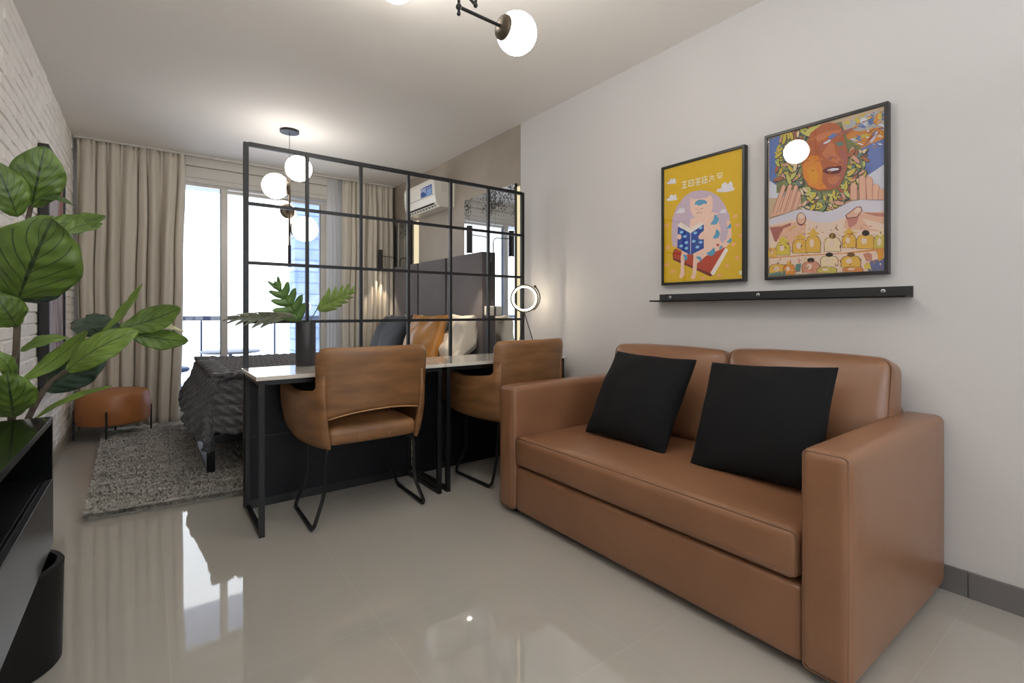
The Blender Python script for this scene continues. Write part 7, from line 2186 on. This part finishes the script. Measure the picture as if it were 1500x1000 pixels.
sconce('reading_sconce', 'black cylinder reading sconce over the near side of the bed', 3.665)
sconce('reading_sconce', 'black cylinder reading sconce over the far side of the bed by the curtain', 5.71)
sk = tag(MB().softbox(2.40, 2.475, 3.60, 3.665, 1.045, 1.135, .012, M_plate, 2).build('wall_socket'), 'small white wall socket box between the headboard and the near mirror', 'socket')

# ------------------------------------------------------------------ air conditioner
ac = empty('air_conditioner', (XR, 4.83, 2.28), 'white split air conditioner with a blue sticker on the microcement wall', 'air conditioner'); og = (XR, 4.83, 2.28)
prof = [(2.499, 2.15), (2.36, 2.145), (2.315, 2.19), (2.300, 2.26), (2.292, 2.40), (2.305, 2.435), (2.34, 2.445), (2.499, 2.445)]
vs = [(x, y, z) for y in (4.41, 5.13) for x, z in prof]; n = len(prof)
part(MB().add(vs, [tuple(range(n)), tuple(range(2 * n - 1, n - 1, -1))] + [(i, i + n, (i + 1) % n + n, (i + 1) % n) for i in range(n)], M_ac), 'body', ac, og, smooth=0, bev=.006)


def onf(t0, t1, y0, y1, i, off, m, mb):
    # strip lying on profile segment i of the housing
    a = Vector((prof[i][0], 0, prof[i][1])); b = Vector((prof[i + 1][0], 0, prof[i + 1][1])); d = b - a
    nn = Vector((-abs(d.z), 0, -abs(d.x))).normalized() if i < 4 else Vector((-1, 0, 0))
    P = []
    for o_ in (off, -.001):
        for t, y in ((t0, y0), (t1, y0), (t1, y1), (t0, y1)): q = a + d * t + nn * o_; P.append((q.x, y, q.z))
    return mb.add(P, [(0, 1, 2, 3), (4, 7, 6, 5), (0, 4, 5, 1), (1, 5, 6, 2), (2, 6, 7, 3), (3, 7, 4, 0)], m)


mb = MB(); onf(.30, .95, 4.47, 5.08, 1, .002, M_acdark, mb); part(mb, 'air_outlet', ac, og, smooth=0)
mb = MB(); onf(.52, .68, 4.47, 5.08, 1, .006, M_ac, mb)
for k in range(9): onf(.30, .52, 4.49 + k * .066, 4.515 + k * .066, 1, .005, M_ac, mb)
part(mb, 'louver', ac, og, smooth=0)
mb = MB(); onf(.02, .05, 4.42, 5.12, 3, .0006, M_gasket, mb); part(mb, 'panel_gap', ac, og, smooth=0)
mb = MB(); onf(.10, .80, 4.46, 4.715, 3, .001, M_sticker, mb); onf(.10, .48, 4.46, 4.60, 3, .0016, M_stickerl, mb)
for k in range(4): onf(.20 + k * .14, .24 + k * .14, 4.475, 4.575, 3, .0022, M_print, mb)
st = part(mb, 'sticker', ac, og, smooth=0)
fc = bpy.data.curves.new('sticker_text', 'FONT'); fc.body = 'Bleg'; fc.size = .075; fc.extrude = .0004
fo = bpy.data.objects.new('sticker_text', fc); COL.objects.link(fo)
dg = bpy.context.evaluated_depsgraph_get(); tm = bpy.data.meshes.new_from_object(fo.evaluated_get(dg)); bpy.data.objects.remove(fo)
tm.materials.clear(); tm.materials.append(M_print)
to = bpy.data.objects.new('sticker_lettering', tm); COL.objects.link(to); to.parent = st
to.matrix_local = Matrix.Translation((2.294 - XR - .0035, 4.71 - 4.83, 2.325 - 2.28)) @ Matrix(((0, 0, -1, 0), (-1, 0, 0, 0), (0, 1, 0, 0), (0, 0, 0, 1)))
mb = MB(); mb.box(2.38, 2.44, 4.405, 4.411, 2.30, 2.39, M_plate); part(mb, 'side_label', ac, og, smooth=0)
tag(MB().box(2.485, 2.499, 4.352, 4.372, 2.15, 2.40, M_ac).build('cable_duct', smooth=0), 'white cable duct running down beside the air conditioner', 'duct')

# ------------------------------------------------------------------ ottoman
ot = empty('ottoman', (-.245, 5.50, 0), 'round caramel leather ottoman on black legs below the left curtain', 'ottoman')
MB().lathe([(.001, .125), (.22, .125), (.246, .135), (.258, .165), (.262, .26), (.256, .355), (.243, .388), (.20, .402), (.10, .410), (.001, .412)], (0, 0, 0), M_otto, 56).build('cushion', ot)
for k, a in enumerate((180, 262, 0, 90)):
    t = math.radians(a); x, y = .262 * math.cos(t), .262 * math.sin(t)
    MB().bar((x, y, 0), (x, y, .255), .014, .014, M_blacksat).build('leg', ot, smooth=0)

# ------------------------------------------------------------------ left wall picture
lf = empty('framed_abstract', (XL, 4.5, 1.35), 'tall black-framed abstract picture on the white brick wall', 'picture'); og = (XL, 4.5, 1.35)
m_abs = bpy.data.materials.new('abstract_print'); m_abs.use_nodes = True; nt = m_abs.node_tree; b_ = nt.nodes['Principled BSDF']; b_.inputs['Roughness'].default_value = .5
tc = nt.nodes.new('ShaderNodeTexCoord'); mp = nt.nodes.new('ShaderNodeMapping'); mp.inputs['Scale'].default_value = (1, 3.2, .8); nz = nt.nodes.new('ShaderNodeTexNoise'); nz.inputs['Scale'].default_value = 1.6; nz.inputs['Detail'].default_value = 7
rp = nt.nodes.new('ShaderNodeValToRGB'); e = rp.color_ramp.elements; e[0].position = .25; e[0].color = (*hexc('5d4c4a'), 1); e[1].position = .8; e[1].color = (*hexc('b8893f'), 1)
for p_, c_ in ((.38, '8d7f7c'), (.47, 'b3aeaa'), (.55, 'a89c98'), (.66, '8f4f3e')):
    q = e.new(p_); q.color = (*hexc(c_), 1)
nt.links.new(tc.outputs['Object'], mp.inputs[0]); nt.links.new(mp.outputs[0], nz.inputs[0]); nt.links.new(nz.outputs[0], rp.inputs[0]); nt.links.new(rp.outputs[0], b_.inputs[0])
y0, y1, z0, z1 = 4.14, 4.90, .585, 2.12; xa, xb = XL + .004, XL + .055
f = MB(); f.box(xa, xb, y0, y1, z1 - .03, z1, M_frame).box(xa, xb, y0, y1, z0, z0 + .03, M_frame).box(xa, xb, y0, y0 + .03, z0 + .03, z1 - .03, M_frame).box(xa, xb, y1 - .03, y1, z0 + .03, z1 - .03, M_frame)
part(f, 'frame', lf, og, smooth=0, bev=.006)
part(MB().box(xa + .001, xb - .012, y0 + .028, y1 - .028, z0 + .028, z1 - .028, m_abs), 'print', lf, og, smooth=0)

# ------------------------------------------------------------------ wall-hung cabinet and bin
cb = empty('media_cabinet', (-.40, 1.2, .32), 'wall-hung glossy black media cabinet with an open niche above a drawer', 'cabinet'); og = (-.40, 1.2, .32)
cx0, cx1, cy0, cy1 = XL + .013, -.25, .45, 2.168
part(MB().box(cx0, cx1, cy0, cy1, .722, .742, M_cab), 'cabinet_top', cb, og, smooth=0, bev=.0015)
f = MB(); f.box(cx0, cx1, cy1 - .018, cy1, .331, .722, M_cab); f.box(cx0, cx1, cy0, cy0 + .018, .331, .722, M_cab); f.box(cx0, cx1 - .02, cy0 + .018, cy1 - .018, .331, .345, M_cabin)
f.box(cx0, cx0 + .012, cy0 + .018, cy1 - .018, .338, .722, M_cabin); f.box(cx0 + .012, cx1 - .022, cy0 + .018, cy1 - .018, .535, .551, M_cabin)
part(f, 'carcass', cb, og, smooth=0)
part(MB().box(cx1 - .018, cx1 + .001, cy0 + .02, cy1 - .004, .331, .543, M_drawer), 'drawer_front', cb, og, smooth=0, bev=.0015)
part(MB().lathe([(.001, 0), (.012, 0), (.012, .008), (.005, .012), (.001, .012)], (cx0 + .012, 1.93, .64), M_screw, 16, axis=(1, 0, 0)), 'cable_grommet', cb, og)
bn = empty('waste_bin', (-.362, 2.09, 0), 'round black waste bin under the wall-hung cabinet', 'bin')
MB().lathe([(.001, 0), (.138, 0), (.142, .004), (.147, .290), (.148, .298), (.144, .304), (.130, .304), (.127, .298), (.118, .02), (.001, .02)], (0, 0, 0), M_bin, 48, sx=1, sy=1).build('body', bn)

# ------------------------------------------------------------------ fiddle leaf fig
LEAVES=[
 ((-0.311, 2.246, 1.425),(-0.272, 2.192, 1.621),0.149,(0.07, -0.96, -0.28),0.12,0.02,0),
 ((-0.333, 2.174, 1.38),(-0.379, 2.146, 1.541),0.112,(0.22, -0.97, -0.11),0.12,0.02,0),
 ((-0.337, 2.215, 1.124),(-0.235, 2.04, 1.37),0.259,(-0.14, -0.83, -0.54),0.10,0.03,0),
 ((-0.297, 2.21, 1.447),(-0.202, 2.215, 1.44),0.036,(0.09, -0.67, 0.74),0.20,0.02,2),
 ((-0.283, 2.2, 1.369),(-0.12, 2.203, 1.413),0.076,(-0.08, -0.93, 0.37),0.15,-0.02,0),
 ((-0.232, 2.187, 1.339),(-0.132, 2.262, 1.392),0.063,(0.26, -0.76, 0.6),0.20,0.02,0),
 ((-0.347, 2.247, 1.033),(-0.391, 2.18, 1.141),0.111,(0.46, -0.83, -0.33),0.12,0.02,0),
 ((-0.35, 2.224, 0.742),(-0.349, 2.124, 0.896),0.136,(0.24, -0.81, -0.53),0.12,0.02,0),
 ((-0.353, 2.227, 0.862),(-0.394, 2.183, 0.964),0.057,(0.72, -0.69, -0.01),0.20,0.02,0),
 ((-0.336, 2.239, 0.953),(-0.224, 2.281, 0.993),0.053,(-0.03, -0.65, 0.76),0.15,0.02,0),
 ((-0.331, 2.261, 0.857),(-0.171, 2.241, 1.016),0.068,(-0.36, -0.9, 0.25),0.10,-0.02,1),
 ((-0.215, 2.149, 0.889),(-0.026, 2.084, 1.022),0.111,(-0.45, -0.86, 0.22),0.12,0.03,1),
 ((-0.056, 2.132, 1.01),(0.113, 2.081, 0.978),0.084,(-0.19, -0.89, 0.41),0.10,-0.02,0),
 ((-0.285, 2.301, 0.811),(-0.121, 2.254, 0.932),0.122,(-0.32, -0.95, 0.06),0.10,0.00,3),
 ((-0.058, 2.208, 1.0),(-0.227, 2.382, 1.038),0.097,(-0.56, -0.65, 0.51),0.12,0.03,3),
 ((-0.126, 2.158, 1.008),(-0.018, 2.079, 1.175),0.042,(-0.78, -0.59, 0.22),0.35,-0.01,1),
 ((-0.078, 2.123, 1.022),(0.089, 2.049, 1.094),0.097,(-0.44, -0.89, 0.1),0.14,-0.02,0),
 ((-0.053, 2.154, 1.026),(0.102, 2.114, 1.011),0.038,(-0.05, -0.48, 0.88),0.20,0.02,4),
 ((-0.308, 2.218, 0.726),(-0.1, 2.139, 0.831),0.033,(-0.53, -0.48, 0.7),0.25,0.02,1),
 ((-0.34, 2.267, 1.125),(-0.194, 2.184, 1.196),0.099,(-0.48, -0.88, -0.04),0.10,0.02,3),
 ((-0.092, 2.208, 1.015),(-0.181, 2.323, 1.068),0.072,(-0.43, -0.63, 0.65),0.10,0.00,3),
]
STEMS=[
  [(-0.392, 2.43, 0.523), (-0.367, 2.311, 0.754), (-0.355, 2.278, 0.875), (-0.347, 2.26, 1.04), (-0.342, 2.243, 1.125), (-0.326, 2.256, 1.344), (-0.31, 2.244, 1.443)] ,
  [(-0.392, 2.43, 0.523), (-0.349, 2.323, 0.657), (-0.317, 2.275, 0.742), (-0.286, 2.252, 0.811), (-0.258, 2.244, 0.853), (-0.225, 2.231, 0.881), (-0.165, 2.212, 0.933), (-0.087, 2.179, 1.011)] ,
  [(-0.349, 2.261, 1.028), (-0.371, 2.24, 1.056), (-0.391, 2.23, 1.078)] ,
  [(-0.355, 2.278, 0.938), (-0.379, 2.271, 0.931)] ,
]

pl = empty('fiddle_leaf_fig', (-.40, 2.44, 0), 'fiddle leaf fig with broad green leaves rising behind the black cabinet', 'plant'); og = (-.40, 2.44)
mb = MB().lathe([(.001, 0), (.085, 0), (.09, .005), (.112, .27), (.112, .285), (.104, .285), (.10, .24), (.001, .24)], (-.415, 2.46, 0), M_pot, 36); part(mb, 'planter', pl, og)
part(MB().lathe([(.001, .245), (.06, .246), (.099, .241)], (-.415, 2.46, 0), M_soil, 24), 'soil', pl, og)
for k, S in enumerate(STEMS):
    S = [Vector(p) for p in S]
    if k < 2: S = [Vector((-.415, 2.46, .235))] + S
    # smooth the polyline
    Q = []
    for i in range(len(S) - 1):
        p0 = S[max(i - 1, 0)]; p1 = S[i]; p2 = S[i + 1]; p3 = S[min(i + 2, len(S) - 1)]
        for t in np.linspace(0, 1, 6, endpoint=False):
            Q.append(.5 * ((2 * p1) + (-p0 + p2) * t + (2 * p0 - 5 * p1 + 4 * p2 - p3) * t * t + (-p0 + 3 * p1 - 3 * p2 + p3) * t ** 3))
    Q.append(S[-1]); r0 = [.0125, .011, .005, .004][k]
    mb = MB().tube(Q, [r0 * (1 - .5 * i / len(Q)) for i in range(len(Q))], M_bark, 10); part(mb, 'stem', pl, og)


def figleaf(B, T, w, Nn, fold, droop, sh, seed):
    B = Vector(B); T = Vector(T); d = T - B; Ln = d.length; d.normalize(); Nn = Vector(Nn); Nn = (Nn - d * Nn.dot(d)).normalized(); S = d.cross(Nn)
    n, k = 26, 12; vs = []; uv = []; fs = []
    for i in range(n + 1):
        u = i / n
        # fiddle outline: narrow waist near the base, broad towards the tip
        wv = (math.sin(math.pi * u ** .80)) ** .55 * (.62 + .42 * math.sin(math.pi * (u * .85 + .02)) * (u ** .35)) if 0 < u < 1 else 0
        wv = max(wv, 0) * (1 + .02 * math.sin(u * 11 + seed))
        for j in range(k + 1):
            s_ = 2 * j / k - 1
            x = s_ * w / 2 * wv
            z = fold * abs(x) * 1.2 + .045 * w * math.sin(u * 17 + seed + s_ * 2) * s_ * s_ + droop * math.sin(math.pi * u) - .10 * w * s_ * s_ * wv
            z += .018 * w * math.cos(u * 38 - abs(s_) * 8)
            vs.append(B + d * (u * Ln) + S * x + Nn * z); uv.append((.5 + s_ / 2, u))
    for i in range(n):
        for j in range(k):
            a = i * (k + 1) + j; fs.append((a, a + 1, a + k + 2, a + k + 1))
    mb = MB(); mb.add(vs, fs, M_leaf[sh]); mb.uv = uv
    ob = part(mb, 'leaf', pl, og, smooth=180); sd = ob.modifiers.new('t', 'SOLIDIFY'); sd.thickness = .001
    # leaf stalk


for i, a in enumerate(LEAVES): figleaf(*a, i)
